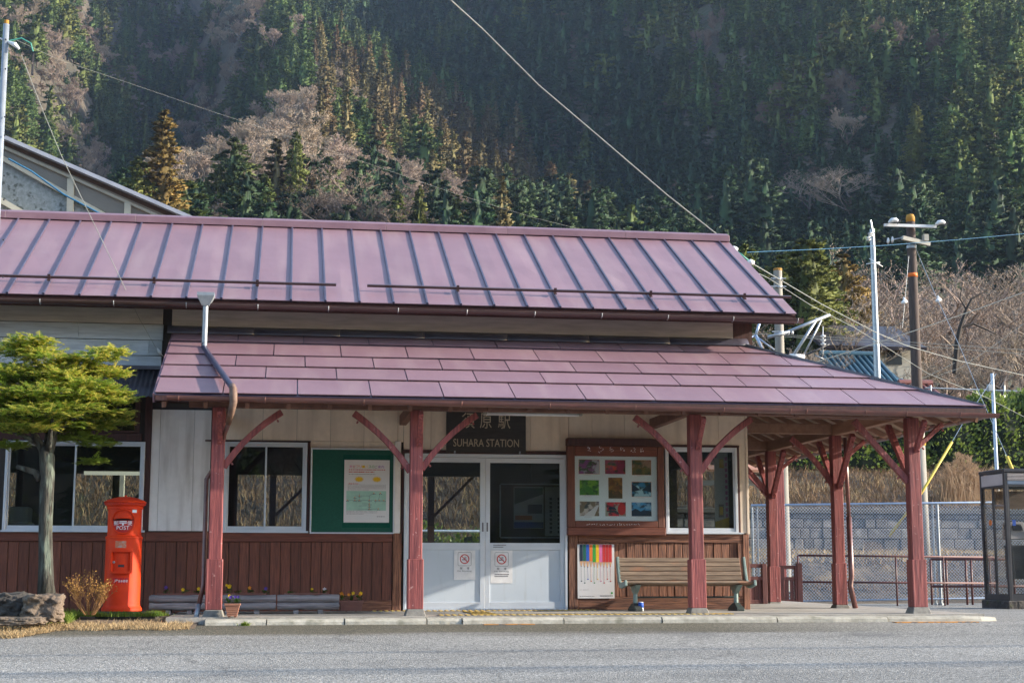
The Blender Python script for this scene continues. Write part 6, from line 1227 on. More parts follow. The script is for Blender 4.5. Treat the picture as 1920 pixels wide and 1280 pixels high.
while a < x1:
    for s in (1, -1):
        # straight run of one wire family clipped to the panel
        pts = []
        for t in (0.0, 1.0): pts.append((a+(t if s > 0 else 1-t)*1.8, zb_(a)+t*(1.8)))
        (xa, za_), (xb_, zb3) = pts
        f0 = (x0-xa)/(xb_-xa) if xb_ != xa else 0; lo_, hi_ = 0.0, 1.0
        if s > 0: lo_ = max(0, (x0-xa)/1.8); hi_ = min(1, (x1-xa)/1.8)
        else: lo_ = max(0, (xa-x1)/1.8); hi_ = min(1, (xa-x0)/1.8)
        if hi_ > lo_:
            pa = (xa+(xb_-xa)*lo_, YF+.0025*s, za_+(zb3-za_)*lo_); pb = (xa+(xb_-xa)*hi_, YF+.0025*s, za_+(zb3-za_)*hi_); 
            pb = (pb[0], pb[1], min(pb[2], zf(pb[0]))); q.tube([pa, pb], w, 3, cap=False)
    a += ph
q.build('wire_netting', 'steel_blue', T, kind='stuff', fix=False)
# brown pipe railings
def railing(pts, ztop, posts, Y, label, r=.019, zmid=None, z0=-.14, m='rail_pipe', dz=0):
    T = thing('pipe_railing', label, 'railing', (pts[0], Y, z0)); 
    for z in (ztop, zmid): q = MB(); q.tube([(pts[0], Y, z), (pts[1], Y, z-dz)], r, 8); q.build('rail', m, T, smooth=True)
    for x in posts: q = MB(); q.tube([(x, Y, z0), (x, Y, ztop)], r*.9, 8); q.build('post', m, T, smooth=True)
railing((P(1497, 1041, 7).x, 13.0), .762, [P(a, 1090, 7).x for a in (1497, 1681, 1770, 1857)], 7, 'long brown two-bar pipe railing right of the station canopy', zmid=.29, dz=.03)
railing((P(1745, 1050, 7.6).x, 14.5), .70, [P(a, 1090, 7.6).x for a in (1746, 1775, 1812, 1822, 1868)]+[13.6, 14.5], 7.6, 'shorter brown pipe railing just behind the long one, near the phone booth', zmid=.2, r=.024)
q = MB()
# wooden gate pieces under the canopy
def gate(xa, xb, Y, zt, zb4, n, label, open_=0):
    a, b = P(xa, 1100, Y).x, P(xb, 1100, Y+open_).x; T = thing('picket_gate', label, 'gate', ((a+b)/2, Y, zb4)); dy = open_
    def pt(t, z): return (a+(b-a)*t, Y+dy*t, z)
    for t in (0, 1): q = MB(); q.beam(pt(t, zb4), pt(t, zt+.0), .075, .075, up=(0, 1, 0)); q.build('gate_post', 'gate_wood', T, bevel=.005)
    for z in (zt-.03, zt-.22, zb4+.08): q = MB(); q.beam(pt(.04, z), pt(.96, z), .05, .06); q.build('gate_rail', 'gate_wood', T, bevel=.004)
    for i in range(n): t = (i+1)/(n+1); q = MB(); q.beam(pt(t, zb4+.11), pt(t, zt-.25), .06 if n < 4 else .07, .02, up=(0, 1, 0)); q.build('picket', 'gate_wood', T)
gate(1402, 1433, 3.0, .60, -.05, 3, 'brown wooden picket gate leaf between the station wall and the third side post'); gate(1466, 1494, 5.2, .58, -.09, 2, 'brown wooden picket gate leaf at the start of the pipe railing')
q = MB(); a = P(1498, 1080, 5.2).x; q.box(a-.045, a+.045, 5.15, 5.24, -.12, .62); solo(q, 'gate_stop_post', 'gate_wood', 'square brown post between the picket gate and the pipe railing', 'post', bevel=.005)
# ------------------------------------------------------------------ telephone booth
bx, by = 11.95, 4.5; w_, zt, zg = .92, 2.13, .0
T = thing('phone_booth', 'dark framed glass telephone booth at the right edge, on a concrete plinth', 'phone booth', (bx+w_/2, by+w_/2, -.15))
q = MB(); q.box(bx-.04, bx+w_+.04, by-.04, by+w_+.04, -.2, .0); q.build('plinth', 'rock_dark', T, bevel=.012)
for x in (bx+.03, bx+w_-.03):
    for y in (by+.03, by+w_-.03): q = MB(); q.box(x-.03, x+.03, y-.03, y+.03, .0, zt); q.build('corner_post', 'booth_metal', T, bevel=.006)
q = MB(); q.box(bx-.01, bx+w_+.01, by-.01, by+w_+.01, zt, zt+.06); q.build('roof', 'booth_metal', T, bevel=.01)
for (x0_, x1_, y0_, y1_) in ((bx+.06, bx+w_-.06, by+.005, by+.03), (bx+.005, bx+.03, by+.06, by+w_-.06), (bx+w_-.03, bx+w_-.005, by+.06, by+w_-.06), (bx+.06, bx+w_-.06, by+w_-.03, by+w_-.005)):
    hor = x1_-x0_ > .5; n_ = 0
    q = MB(); q.box(x0_, x1_, y0_, y1_, 1.92, zt-.02); q.build('light_box', 'booth_light' if not hor else 'booth_metal', T)
    if hor and y0_ < by+.1:
        for k in range(5): q = MB(); q.box(x0_, x1_, y0_-.012, y0_-.001, 2.0+k*.024, 2.012+k*.024); q.build('louvre', 'booth_light', T)
        q = MB(); q.box(x0_, x1_, y0_-.006, y0_, 1.93, 1.985); q.build('name_strip', 'booth_blue', T) if 'booth_blue' in MT else (mat('booth_blue', (.12, .16, .22), rough=.35, bump=0), q.build('name_strip', 'booth_blue', T))
    q = MB()
    for (z0_, z1_) in ((.0, .10), (1.89, 1.92)): q.box(x0_, x1_, y0_, y1_, z0_, z1_)
    if hor: q.box(x0_, x0_+.02, y0_, y1_, .1, 1.89); q.box(x1_-.02, x1_, y0_, y1_, .1, 1.89)
    else: m_ = (y0_+y1_)/2; q.box(x0_, x1_, m_-.025, m_+.025, .1, 1.89)
    q.build('panel_frame', 'booth_metal', T)
    q = MB(); q.box(x0_ if hor else (x0_+x1_)/2-.003, x1_ if hor else (x0_+x1_)/2+.003, (y0_+y1_)/2-.003 if hor else y0_, (y0_+y1_)/2+.003 if hor else y1_, .10, 1.89); q.build('pane', 'glass_booth', T)
q = MB(); q.box(bx+.33, bx+.80, by+.50, by+.80, .88, .92); q.box(bx+.35, bx+.8, by+.52, by+.8, .35, .88); sh = q.build('shelf_unit', 'booth_metal', T)
q = MB(); q.add([(bx+.30+x, by+.50+y, 1.02+z) for x, y, z in ((0, 0, 0), (.34, 0, 0), (.34, .28, 0), (0, .28, 0), (.02, .10, .30), (.32, .10, .30), (.32, .28, .30), (.02, .28, .30))], [(0, 3, 2, 1), (4, 5, 6, 7), (0, 1, 5, 4), (1, 2, 6, 5), (2, 3, 7, 6), (3, 0, 4, 7)]); ph_ = q.build('telephone', 'phone_grey', T, bevel=.012)
q = MB(); q.tube([(bx+.27, by+.56, 1.08), (bx+.262, by+.55, 1.17), (bx+.27, by+.60, 1.26)], [.03, .018, .03], 8); q.build('handset', 'booth_metal', ph_, smooth=True)
q = MB(); q.add([(bx+.37, by+.515, 1.17), (bx+.56, by+.515, 1.17), (bx+.55, by+.565, 1.28), (bx+.38, by+.565, 1.28)], [(0, 1, 2, 3)]); q.build('display_window', 'ink', ph_)
q = MB(); q.box(bx+.25, bx+.86, by+.86, by+.88, 1.55, 1.85); q.build('notice_panel', 'interior_wood', T); q = MB(); q.box(bx+.34, bx+.40, by+.45, by+.452, 1.25, 1.35) ; q.tube([(bx+.010, by+.60, 1.30), (bx+.014, by+.60, 1.30)], .05, 16, 1); q.build('sticker', ['ink_blue', 'ink_orange'], T)
# ------------------------------------------------------------------ poles and line-side gear on the right
def vpole(pxm, ytop, Y, r0, r1, m, name, label, cat, cap=None, lean=0, zb=None):
    t_ = P(pxm, ytop, Y); zb = HN(t_.x, Y) if zb is None else zb; T = thing(name, label, cat, (t_.x+lean, Y, zb)); q = MB(); q.tube([(t_.x+lean, Y, zb-.3), (t_.x, Y, t_.z)], [r0, r1], 16); q.build('shaft', m, T, smooth=True, angle=.6); return T, t_
T, tA = vpole(1458, 506, 13, .125, .095, 'pole_concrete', 'concrete_pole', 'grey concrete mast with a rusty top close behind the canopy roof', 'pole')
q = MB(); q.lathe([(.10, tA.z-.02), (.10, tA.z+.03), (.02, tA.z+.05)], (tA.x, 13), 14); q.build('rust_top', 'rust_cap', T)
for yy in (525, 540, 560, 600, 625): z_ = P(1458, yy, 13).z; q = MB(); q.lathe([(.118, z_), (.118, z_+.04)], (tA.x, 13), 14); q.tube([(tA.x-.2, 12.9, z_+.02), (tA.x+.16, 12.9, z_+.02)], .015, 6); q.build('clamp_band', 'galv', T)
def ins(q, c, d, n=3, r=.07, m=0):
    c, d = Vector(c), Vector(d).normalized()
    for i in range(n): q.tube([c+d*(i*.09), c+d*(i*.09+.02), c+d*(i*.09+.06)], [r*.4, r, r*.35], 10, m)
T = thing('overhead_line_bracket', 'galvanised tubular bracket with insulators carrying the railway wires beside the concrete mast', 'bracket', (tA.x, 12.6, 4.0)); Yb = 12.6
def bp(a, b): return P(a, b, Yb)
for a, b, r_w, m in (((1462, 628), (1556, 590), .035, 'galv'), ((1484, 672), (1532, 597), .035, 'galv'), ((1508, 664), (1540, 600), .022, 'galv'), ((1455, 668), (1484, 670), .03, 'galv'), ((1440, 632), (1480, 622), .04, 'galv'), ((1505, 668), (1555, 645), .018, 'wire_dark'), ((1528, 666), (1545, 673), .012, 'galv')): q = MB(); q.tube([bp(*a), bp(*b)], r_w, 8); q.build('tube_arm', m, T, smooth=True)
q = MB(); q.tube([bp(1481, 667), bp(1508, 669)], .055, 10); q.build('strain_insulator', 'porcelain', T, smooth=True)
q = MB(); ins(q, bp(1543, 628), (0, 0, -1), 3); q.tube([bp(1543, 612), bp(1543, 665)], .01, 5); q.build('insulator', 'porcelain', T, smooth=True)
q = MB(); ins(q, bp(1476, 625), (1, 0, .2), 2, .05); q.build('insulator', 'porcelain', T, smooth=True)
T = thing('forked_bracket', 'pale blue forked steel stay beside the upper roof corner', 'bracket', tuple(P(1418, 640, 12.8)));
for a, b, rr in (((1424, 606), (1417, 628), .03), ((1417, 628), (1434, 664), .035), ((1417, 628), (1388, 643), .02), ((1420, 632), (1452, 656), .02), ((1424, 606), (1458, 598), .025)): q = MB(); q.tube([P(*a, 12.8), P(*b, 12.8)], rr, 8); q.build('stay_tube', 'steel_blue', T, smooth=True)
T, tB = vpole(1635, 430, 30, .135, .085, 'galv', 'steel_pole', 'slim pale steel pole left of the utility pole', 'pole')
for (a, b, c, d) in ((1632, 413, 1637, 440), (1628, 440, 1640, 436)): q = MB(); q.tube([P(a, b, 29.8), P(c, d, 29.8)], .035, 6); q.build('top_bracket', 'galv', T)
q = MB(); [ins(q, P(a, b, 29.7), (.2, 0, -1), 2, .10) for a, b in ((1631, 436), (1627, 444))]; [q.tube([P(a, b, 29.7), P(c, d, 29.7)], .02, 5) for a, b, c, d in ((1624, 495, 1650, 492), (1630, 485, 1655, 500), (1640, 480, 1638, 505))]; q.build('insulator', 'porcelain', T, smooth=True)
YC = 16.0; T, tC = vpole(1707, 415, YC, .138, .108, 'pole_wood', 'utility_pole', 'dark utility pole with rusty yellow cap, crossarms and an orange band', 'pole', zb=3.9)
q = MB(); q.lathe([(.112, tC.z-.02), (.112, tC.z+.10), (.085, tC.z+.17), (.02, tC.z+.19)], (tC.x, YC), 16); q.build('pole_cap', 'rust_cap', T, smooth=True)
q = MB(); q.tube([(tC.x+.02, YC, .5), (tC.x, YC, 3.9)], [.145, .139], 16); q.build('lower_shaft', 'pole_concrete', T, smooth=True); z_ = P(1735, 828, YC).z; q = MB(); q.lathe([(.152, z_-.09), (.152, z_+.09)], (tC.x+.01, YC), 16); q.build('yellow_band', 'yellow_guard', T, smooth=True)
z_ = P(1711, 516, YC).z; q = MB(); q.lathe([(.122, z_-.05), (.122, z_+.05)], (tC.x, YC), 16); q.build('orange_band', 'orange_band', T, smooth=True)
def cp_(a, b, y=YC-.18): return P(a, b, y)
q = MB(); q.beam(cp_(1658, 422), cp_(1755, 425), .07, .07); q.build('crossarm', 'porcelain', T); q = MB(); q.beam(P(1692, 446, YC-.25), P(1743, 458, YC-.15), .09, .10); q.build('crossarm', 'plaster', T); q = MB(); q.box(cp_(1735, 440).x-.06, cp_(1735, 440).x+.06, YC-.25, YC-.1, cp_(1735, 452).z, cp_(1735, 440).z); q.build('small_box', 'plaster', T)
for a, b in ((1676, 416), (1764, 420)): q = MB(); c = cp_(a, b, YC-.3); q.tube([c+Vector((-.13, 0, -.02)), c+Vector((-.05, 0, .04)), c+Vector((.05, 0, .05)), c+Vector((.14, 0, .0))], [.035, .06, .06, .035], 10); q.build('insulator', 'porcelain', T, smooth=True); q = MB(); q.tube([c+Vector((.08, 0, -.04)), c+Vector((.16, -.03, .05))], .03, 6); q.build('insulator_clamp', 'wire_dark', T)
for a, b in ((1665, 452), (1673, 450)): q = MB(); c = cp_(a, b); q.tube([c+Vector((-.02, 0, 0)), c, c+Vector((.03, 0, 0))], [.02, .09, .03], 12); q.build('disc_insulator', 'porcelain', T, smooth=True)
q = MB(); q.tube([cp_(1676, 449), cp_(1692, 446)], .02, 5); q.lathe([(.125, P(1712, 466, YC).z), (.125, P(1712, 462, YC).z+.02)], (tC.x, YC), 14); q.build('band', 'galv', T)
def wire(name, pts, Y, r, m, label, cat='wire', sag=0, Y2=None, balls=()):
    r = r*.5
    Y2 = Y if Y2 is None else Y2; n = 16; out = []
    for (a, b), (c, d), k in zip(pts[:-1], pts[1:], range(99)):
        N_ = n if len(pts) == 2 else 4
        for i in range(N_+(1 if k == len(pts)-2 else 0)):
            t = i/N_; s = (k+t)/(len(pts)-1); out.append(P(a+(c-a)*t, b+(d-b)*t+sag*4*t*(1-t), Y+(Y2-Y)*s))
    q = MB(); q.tube(out, r, 6, cap=False)
    return solo(q, name, m, label, cat)
wire('cable', [(150, -690), (420, -410), (640, -195), (838, -6), (905, 55), (1010, 160), (1130, 262), (1250, 365), (1378, 466)], 2.0, .022, 'wire_pale', 'thick pale twisted cable descending steeply across the hillside to the roof end', Y2=6.0)
G = thing('cable_insulators', 'pair of white porcelain strain insulators at the roof end of the steep cable', 'insulator', tuple(P(1385, 470, 6)))
for a, b in ((1376, 467), (1407, 492)): q = MB(); c = P(a, b, 6); q.tube([c-Vector((.06, 0, 0)), c, c+Vector((.07, 0, 0))], [.03, .06, .03], 12); q.build('porcelain_body', 'porcelain', G, smooth=True)
q = MB(); q.tube([P(1380, 470, 6), P(1405, 490, 6)], .018, 6); q.tube([P(a, b, 6) for a, b in ((1382, 476), (1390, 488), (1403, 503), (1406, 494))], .012, 5); q.tube([P(a, b, 6) for a, b in ((1382, 474), (1380, 486))], .010, 5); q.build('jumper_loop', 'wire_green', G, smooth=True)
wire('cable', [(1407, 492), (1455, 520), (1540, 570), (1640, 622), (1700, 648), (1800, 677), (1922, 704)], 6, .018, 'wire_pale', 'pale cable falling from the roof end past both poles to the right edge', Y2=15)
wire('cable', [(1395, 500), (1440, 521), (1520, 572), (1600, 613), (1660, 650), (1740, 700), (1850, 745), (1922, 782)], 6, .013, 'wire_pale', 'twisted pale cable below the first one, crossing behind the concrete mast', Y2=18)
wire('cable', [(1400, 473), (1540, 467), (1660, 460), (1800, 449), (1922, 438)], 6, .012, 'wire_blue', 'thin blue cable running level from the roof end to the right edge', Y2=14)
wire('cable', [(1512, 684), (1600, 657), (1720, 618), (1820, 584), (1922, 547)], 12, .022, 'wire_pale', 'thick white cable rising from the canopy roof to the right edge')
wire('contact_wire', [(1400, 625), (1560, 632), (1760, 645), (1922, 656)], 12.5, .012, 'wire_pale', 'upper level railway wire right of the mast'); wire('contact_wire', [(1470, 631), (1660, 643), (1922, 664)], 12.5, .012, 'wire_pale', 'lower level railway wire right of the mast')
wire('cable', [(1752, 706), (1800, 690), (1860, 650), (1922, 605)], 18, .012, 'wire_pale', 'thin wire sweeping up from the utility pole to the right edge'); wire('cable', [(1694, 726), (1740, 705), (1790, 680)], 17, .012, 'wire_pale', 'short thin wire crossing in front of the utility pole')
wire('cable', [(30, 75), (110, 112), (230, 152), (400, 210), (560, 262), (700, 310), (850, 362), (1000, 408), (1130, 440), (1200, 462)], 1.0, .0035, 'wire_pale', 'very thin wire running from the left steel pole across the hillside', Y2=9)
wire('cable', [(1700, 290), (1920, 250)], 70, .02, 'wire_dark', 'faint distant wire on the dark hillside at the right') if False else None
wire('guy_wire', [(1718, 468), (1757, 560), (1800, 650), (1840, 745), (1889, 858)], 16, .014, 'galv', 'long guy wire from the utility pole down to the phone booth', Y2=11); wire('guy_wire', [(1704, 480), (1697, 560), (1692, 615)], 15.8, .010, 'galv', 'short hanging wire left of the utility pole')
for a, b, l in ((1695, 566, 'white insulator on the short wire left of the utility pole'), (1759, 563, 'white insulator on the long guy wire of the utility pole')): q = MB(); c = P(a, b, 15.4); q.tube([c+Vector((-.06, 0, -.03)), c, c+Vector((.05, 0, .0)), c+Vector((-.01, 0, .12))], [.03, .06, .05, .015], 10); solo(q, 'guy_insulator', 'porcelain', l, 'insulator', smooth=True)
wire('guy_wire', [(1868, 700), (1803, 797), (1784, 830)], 14, .012, 'steel_blue', 'guy wire above the long yellow guard'); q = MB(); q.tube([P(1785, 828, 14), P(1727, 925, 14), P(1668, 1004, 14)], .032, 8); solo(q, 'guy_guard', 'yellow_guard', 'long slanting yellow guy wire guard left of the pampas', 'guard', smooth=True)
q = MB(); q.tube([P(1888, 856, 11), P(1900, 884, 10.8)], .035, 8); solo(q, 'guy_guard', 'yellow_guard', 'short yellow guy wire guard just above the phone booth', 'guard', smooth=True)
T, tD = vpole(1860, 700, 22, .055, .05, 'steel_blue', 'pipe_post', 'thin pale blue pipe post above the hedge', 'post'); q = MB(); c = P(1855, 727, 22); q.box(c.x-.06, c.x+.06, 21.9, 22.05, c.z-.1, c.z+.1); q.build('clip_box', 'galv', T)
T = thing('road_fence', 'low grey steel fence of level bars above the hedge', 'fence', tuple(P(1830, 790, 31)))
for (a, b, c, d) in ((1735, 727, 1985, 736), (1800, 760, 1985, 766), (1815, 780, 1985, 786)): q = MB(); q.tube([P(a, b, 31), P(c, d, 31)], .03, 6); q.build('bar', 'galv', T)
for a in (1745, 1883, 1960): q = MB(); q.tube([P(a, 722, 31), P(a, 800, 31)], .035, 6); q.build('post', 'galv', T)
# ------------------------------------------------------------------ houses on the bank
def tiled_roof(xa, xb, yt, yb, Y, dep, m, label, wall='plaster', hip=0.0, wz=None):
    a, b = P(xa, yb, Y), P(xb, yb, Y); zt_ = P((xa+xb)/2, yt, Y+dep).z; T = thing('tiled_house', label, 'house', ((a.x+b.x)/2, Y, a.z-2)); W = b.x-a.x; sl = (zt_-a.z)/dep; h_ = W*hip
    n = int(W/.22)
    for i in range(n):
        x = a.x+W*(i+.5)/n; e = min(1, (x-a.x)/max(h_, 1e-3), (b.x-x)/max(h_, 1e-3)) if hip else 1; p0 = Vector((x, Y, a.z)); p1 = Vector((x, Y+dep*e, a.z+(zt_-a.z)*e)); q = MB(); q.tube([p0, p1], W/n*.36, 6, cap=True); q.build('tile_row', m, T, smooth=True)
    q = MB(); q.add([(a.x, Y, a.z-.02), (b.x, Y, a.z-.02), (b.x-h_, Y+dep, zt_-.02), (a.x+h_, Y+dep, zt_-.02), (a.x, Y+2*dep, a.z-.02), (b.x, Y+2*dep, a.z-.02)], [(0, 1, 2, 3), (3, 2, 5, 4), (0, 3, 4), (1, 5, 2)]); q.build('roof', m, T)
    q = MB(); q.tube([(a.x+h_-.1, Y+dep, zt_+.05), (b.x-h_+.1, Y+dep, zt_+.05)], .14, 8); q.build('ridge_tiles', m, T)
    q = MB(); q.box(a.x+.5, b.x-.5, Y+.5, Y+2*dep-.5, a.z-2.4, a.z-.05); q.build('wall', wall, T); return T
tiled_roof(1582, 1718, 668, 735, 33, 3.0, 'tile_blue', 'house with blue-green ribbed tile roof between the poles', hip=.12); tiled_roof(1722, 1800, 722, 757, 31, 2.0, 'tile_red', 'small house with a dark red tiled roof right of the utility pole', hip=.15)
a, b = P(1545, 690, 41), P(1712, 690, 41); T = thing('cream_house', 'cream walled house with dark windows behind the blue tiled roof', 'house', ((a.x+b.x)/2, 41, 6)); zt_ = P(1620, 645, 41).z
q = MB(); q.box(P(1600, 690, 41).x, b.x, 41, 46, 5, zt_); q.build('wall', 'plaster', T); q = MB(); q.slab([(a.x-.3, 40.2, zt_-.2), (b.x+.3, 40.2, zt_-.2), (b.x+.3, 43.5, zt_+1.2), (a.x-.3, 43.5, zt_+1.2)], .15); q.build('roof', 'corrug', T)
for i, (c, d) in enumerate(((1603, 1616), (1623, 1632), (1662, 1690))): q = MB(); q.box(P(c, 665, 41).x, P(d, 665, 41).x, 40.96, 41.02, P(1600, 682, 41).z, P(1600, 655, 41).z); w_n = q.build('window', 'glass_dark', T) if 'glass_dark' in MT else (mat('glass_dark', (.03, .035, .04), rough=.1, bump=0), q.build('window', 'glass_dark', T))
a = P(1385, 872, 11.2); b = P(1437, 872, 11.2); T = thing('clay_roof_hut', 'small hut with clay-coloured roof seen under the canopy beside the station corner', 'hut', (a.x, 11.2, -.2))
q = MB(); q.slab([(a.x-1.4, 10.2, P(1420, 880, 10.2).z), (b.x, 10.2, P(1420, 880, 10.2).z), (b.x, 11.6, P(1420, 866, 11.6).z), (a.x-1.4, 11.6, P(1420, 866, 11.6).z)], .05); q.build('roof', 'tile_clay', T)
zc_ = P(1420, 897, 10.4).z
for i in range(7): q = MB(); q.tube([(b.x-.75+i*.12, 10.3, zc_), (b.x-.75+i*.12, 11.2, zc_+.12)], .06, 8); q.build('eave_tile', 'plaster', T, smooth=True)
q = MB(); q.box(a.x-1.3, b.x-.1, 10.5, 10.55, P(1420, 910, 10.5).z, zc_-.03); q.box(b.x-.3, b.x-.12, 10.44, 10.49, P(1420, 917, 10.5).z, P(1420, 900, 10.5).z); q.build('fascia', 'plaster', T); 
for x in (a.x-1.2, b.x-.15): q = MB(); q.box(x-.05, x+.05, 10.6, 10.7, -.2, zc_); q.build('hut_post', 'frame_brown', T)
# ------------------------------------------------------------------ covered footbridge stair behind the roof, left
YB_ = 9.0; T = thing('footbridge_stair', 'sloping roofed footbridge stair with cream framing and translucent panels behind the left roof', 'footbridge', (P(130, 420, YB_).x, YB_, 4.0))
def fp(a, b, y=YB_): return P(a, b, y)
A_, B_ = fp(-60, 228), fp(372, 414)
q = MB(); d_ = (B_-A_).normalized(); nn_ = Vector((-d_.z, 0, d_.x)); q.add([A_+nn_*.04, B_+nn_*.04, B_-nn_*.03, A_-nn_*.03]+[p+Vector((0, 3.0, 0)) for p in (A_+nn_*.04, B_+nn_*.04, B_-nn_*.03, A_-nn_*.03)], [(0, 1, 2, 3), (4, 7, 6, 5), (0, 4, 5, 1), (1, 5, 6, 2), (2, 6, 7, 3), (3, 7, 4, 0)]); q.build('roof', 'bridge_roof', T)
def strut(a, b, w, h, m='bridge_cream', n='frame_member', y=YB_+.25): q = MB(); q.beam(P(*a, y), P(*b, y), w, h); q.build(n, m, T)
strut((-40, 247), (360, 420), .10, .07, 'interior_wood'); strut((-40, 256), (340, 424), .06, .05); strut((-40, 272), (222, 418), .06, .085); strut((-40, 352), (65, 412), .06, .10)
for (a, t0, t1) in ((137, 336, 425), (244, 380, 425), (-10, 262, 425)): strut((a-4, t0), (a-6, t1), .10, .12, n='upright')
q = MB(); q.add([P(*c, YB_+.32) for c in ((-40, 258), (345, 426), (222, 426), (-40, 276))], [(0, 1, 2, 3)]); q.build('upper_panel', 'glass_plastic', T, fix=False); q = MB(); q.add([P(*c, YB_+.32) for c in ((-40, 278), (222, 426), (-40, 430))], [(0, 1, 2)]); q.build('lower_panel', 'panel_mottled', T, fix=False) if 'panel_mottled' in MT else (mat('panel_mottled', (.36, .38, .36), (.22, .24, .22), scale=14, rough=.5, bump=.2, c3=(.12, .13, .11), s3=9, lo3=.58, hi3=.66), q.build('lower_panel', 'panel_mottled', T, fix=False))
for k in range(6): a = 20+k*62; strut((a, 264+k*27), (a+6, 292+k*27), .02, .03, 'interior_wood', 'roof_bracket', YB_+1.5)
q = MB(); q.box(fp(-80, 400).x, fp(300, 400).x, YB_+2.6, YB_+2.8, 3.6, fp(0, 430).z); q.build('rear_wall', 'interior_wood', T)
for a in (-40, 120, 240): q = MB(); c = fp(a, 430); q.box(c.x-.08, c.x+.08, YB_+.2, YB_+.36, -.2, c.z); q.build('support_post', 'bridge_cream', T)
q = MB(); q.tube([P(*c, YB_-.3) for c in ((16, 298), (60, 322), (120, 365), (190, 402), (215, 412))], .018, 5); solo(q, 'cable', 'wire_blue', 'blue cable sagging in front of the footbridge stair panels', 'cable')
# ------------------------------------------------------------------ left steel pole and its wires
T = thing('roadside_steel_pole', 'slim pale galvanised steel pole at the left edge, in front of the roof', 'pole', (P(5, 620, -1.2).x, -1.2, 0)); tE = P(12, 46, -1.2); bE = P(0, 1100, -1.2)
q = MB(); q.tube([(tE.x+.01, -1.2, -.1), (tE.x, -1.2, tE.z)], [.05, .036], 16); q.build('shaft', 'galv', T, smooth=True); q = MB(); q.tube([(tE.x, -1.2, tE.z), (tE.x, -1.2, tE.z+.05)], .030, 12); q.build('pole_cap', 'rust_cap', T)
for yy in (75, 130, 220, 255, 330, 375, 450, 520): c = P(12-yy*.012, yy, -1.24); q = MB(); q.tube([c, c-Vector((0, .02, 0))], .010, 6); q.build('bolt', 'wire_dark', T)
q = MB(); c = P(12, 78, -1.2); q.tube([c, P(40, 72, -1.2), P(58, 82, -1.2), P(62, 97, -1.2)], .010, 6); q.build('cable_loop', 'wire_green', T); q = MB(); q.tube([c, P(28, 84, -1.25), P(36, 92, -1.25)], [.014, .03, .014], 8); q.tube([c, P(0, 72, -1.2)], .012, 6); q.build('insulator', 'porcelain', T)
wire('service_cable', [(40, 103), (75, 195), (115, 292), (163, 392), (215, 500), (258, 590), (292, 651)], -1.2, .0085, 'wire_pale', 'pale service cable from the left steel pole down to the station wall', Y2=-.1)
q = MB(); c = P(299, 660, -.08); q.tube([c+Vector((-.03, 0, .05)), c, c+Vector((.02, 0, -.03))], [.008, .022, .008], 8); q.tube([c, P(306, 668, -.05)], .006, 5); solo(q, 'wall_insulator', 'porcelain', 'white insulator where the service cable meets the station wall', 'insulator', smooth=True)
# ------------------------------------------------------------------ left foreground: earth verge, straw, stones
mb = MB(); r = random.Random(12); xs = list(np.linspace(-9, -.9, 60)); 
def verge_front(x): return -3.22-.88*float(smooth(-2.0, -2.45, x)*1.0) if False else (-3.05-.05*math.sin(x*9)-(.85+.08*math.sin(x*5))*float(1-smooth(-2.65, -2.15, x)))
for i, x in enumerate(xs):
    f = verge_front(x)
    for j in range(12):
        t = j/11; y = f+(0.02-f)*t; z = max(road_z(f)+.012, 0) if False else road_z(y)+ (.002 if j == 0 else .012+.012*math.sin(j*1.3+x*4)*.3); z = z if y < -2.6 else road_z(-2.6)+.012+.05*min((y+2.6)/1.2, 1)+.008*math.sin(x*7+y*5); mb.v.append((x, y, z))
n = len(xs); mb.f = [(i*12+j, (i+1)*12+j, (i+1)*12+j+1, i*12+j+1) for i in range(n-1) for j in range(11)]; mb.m = [0]*len(mb.f); mb.build('earth_verge', 'earth', kind='structure', smooth=True, fix=False)
def vz(x, y): return road_z(y)+.010 if y < -2.6 else road_z(-2.6)+.012+.05*min((y+2.6)/1.2, 1)
def vfn(r):
    x = r.uniform(-4.2, -.95); f = verge_front(x); y = f-.06+abs(r.gauss(0, .40)); y = y+r.gauss(0, .05); 
    if y > -1.9 or fb(x*9, y*9, 4, 2)+r.uniform(-.5, .5) < -.15 and y > f+.6: return None
    return x, y, vz(x, y)-.004, 1
def vfn2(r): x = r.uniform(-4.4, -2.35); f = verge_front(x); yy = f-.05+1.15*r.random()**1.4; return (x, yy, vz(x, yy)-.002, 1) if fb(x*6, yy*6, 3, 2)+r.uniform(-.6, .6) > -.25 else None
blades('straw_litter', 15000, vfn, .02, .07, .005, 1.3, 'straw', 'cut straw litter along the edge of the asphalt', 21); blades('straw_litter', 12000, vfn2, .02, .07, .005, 1.35, 'straw', 'thick mat of cut straw in front of the boulders', 22)
blades('green_grass', 2600, lambda r: (lambda x, y: (x, y, vz(x, y), 1))(r.uniform(-2.9, -2.25), r.uniform(-2.5, -1.5)), .05, .13, .008, .5, 'grass_green', 'patch of bright green grass between boulder and shrub', 23)
blades('green_grass', 1500, lambda r: (lambda a: (PX0+.42*math.cos(a)+r.gauss(0, .05), PY0-.02+.26*math.sin(a)-abs(r.gauss(0, .04)), .0, 1))(r.uniform(3.2, 6.4)), .03, .08, .006, .7, 'grass_green', 'moss and grass tufts round the post box footing', 24)
for i, (a, s, l) in enumerate(((460, 1, 'small weed growing at the kerb near the terracotta pot'), (1870, .6, 'tiny weed at the kerb'))):
    if i: continue
    mbw = blades('weed', 60, lambda r: (px(458, 1163, -2.64)+r.gauss(0, .02), -2.65+r.gauss(0, .01), -.09, 1), .03, .07, .012, .7, 'grass_green', l, 25)
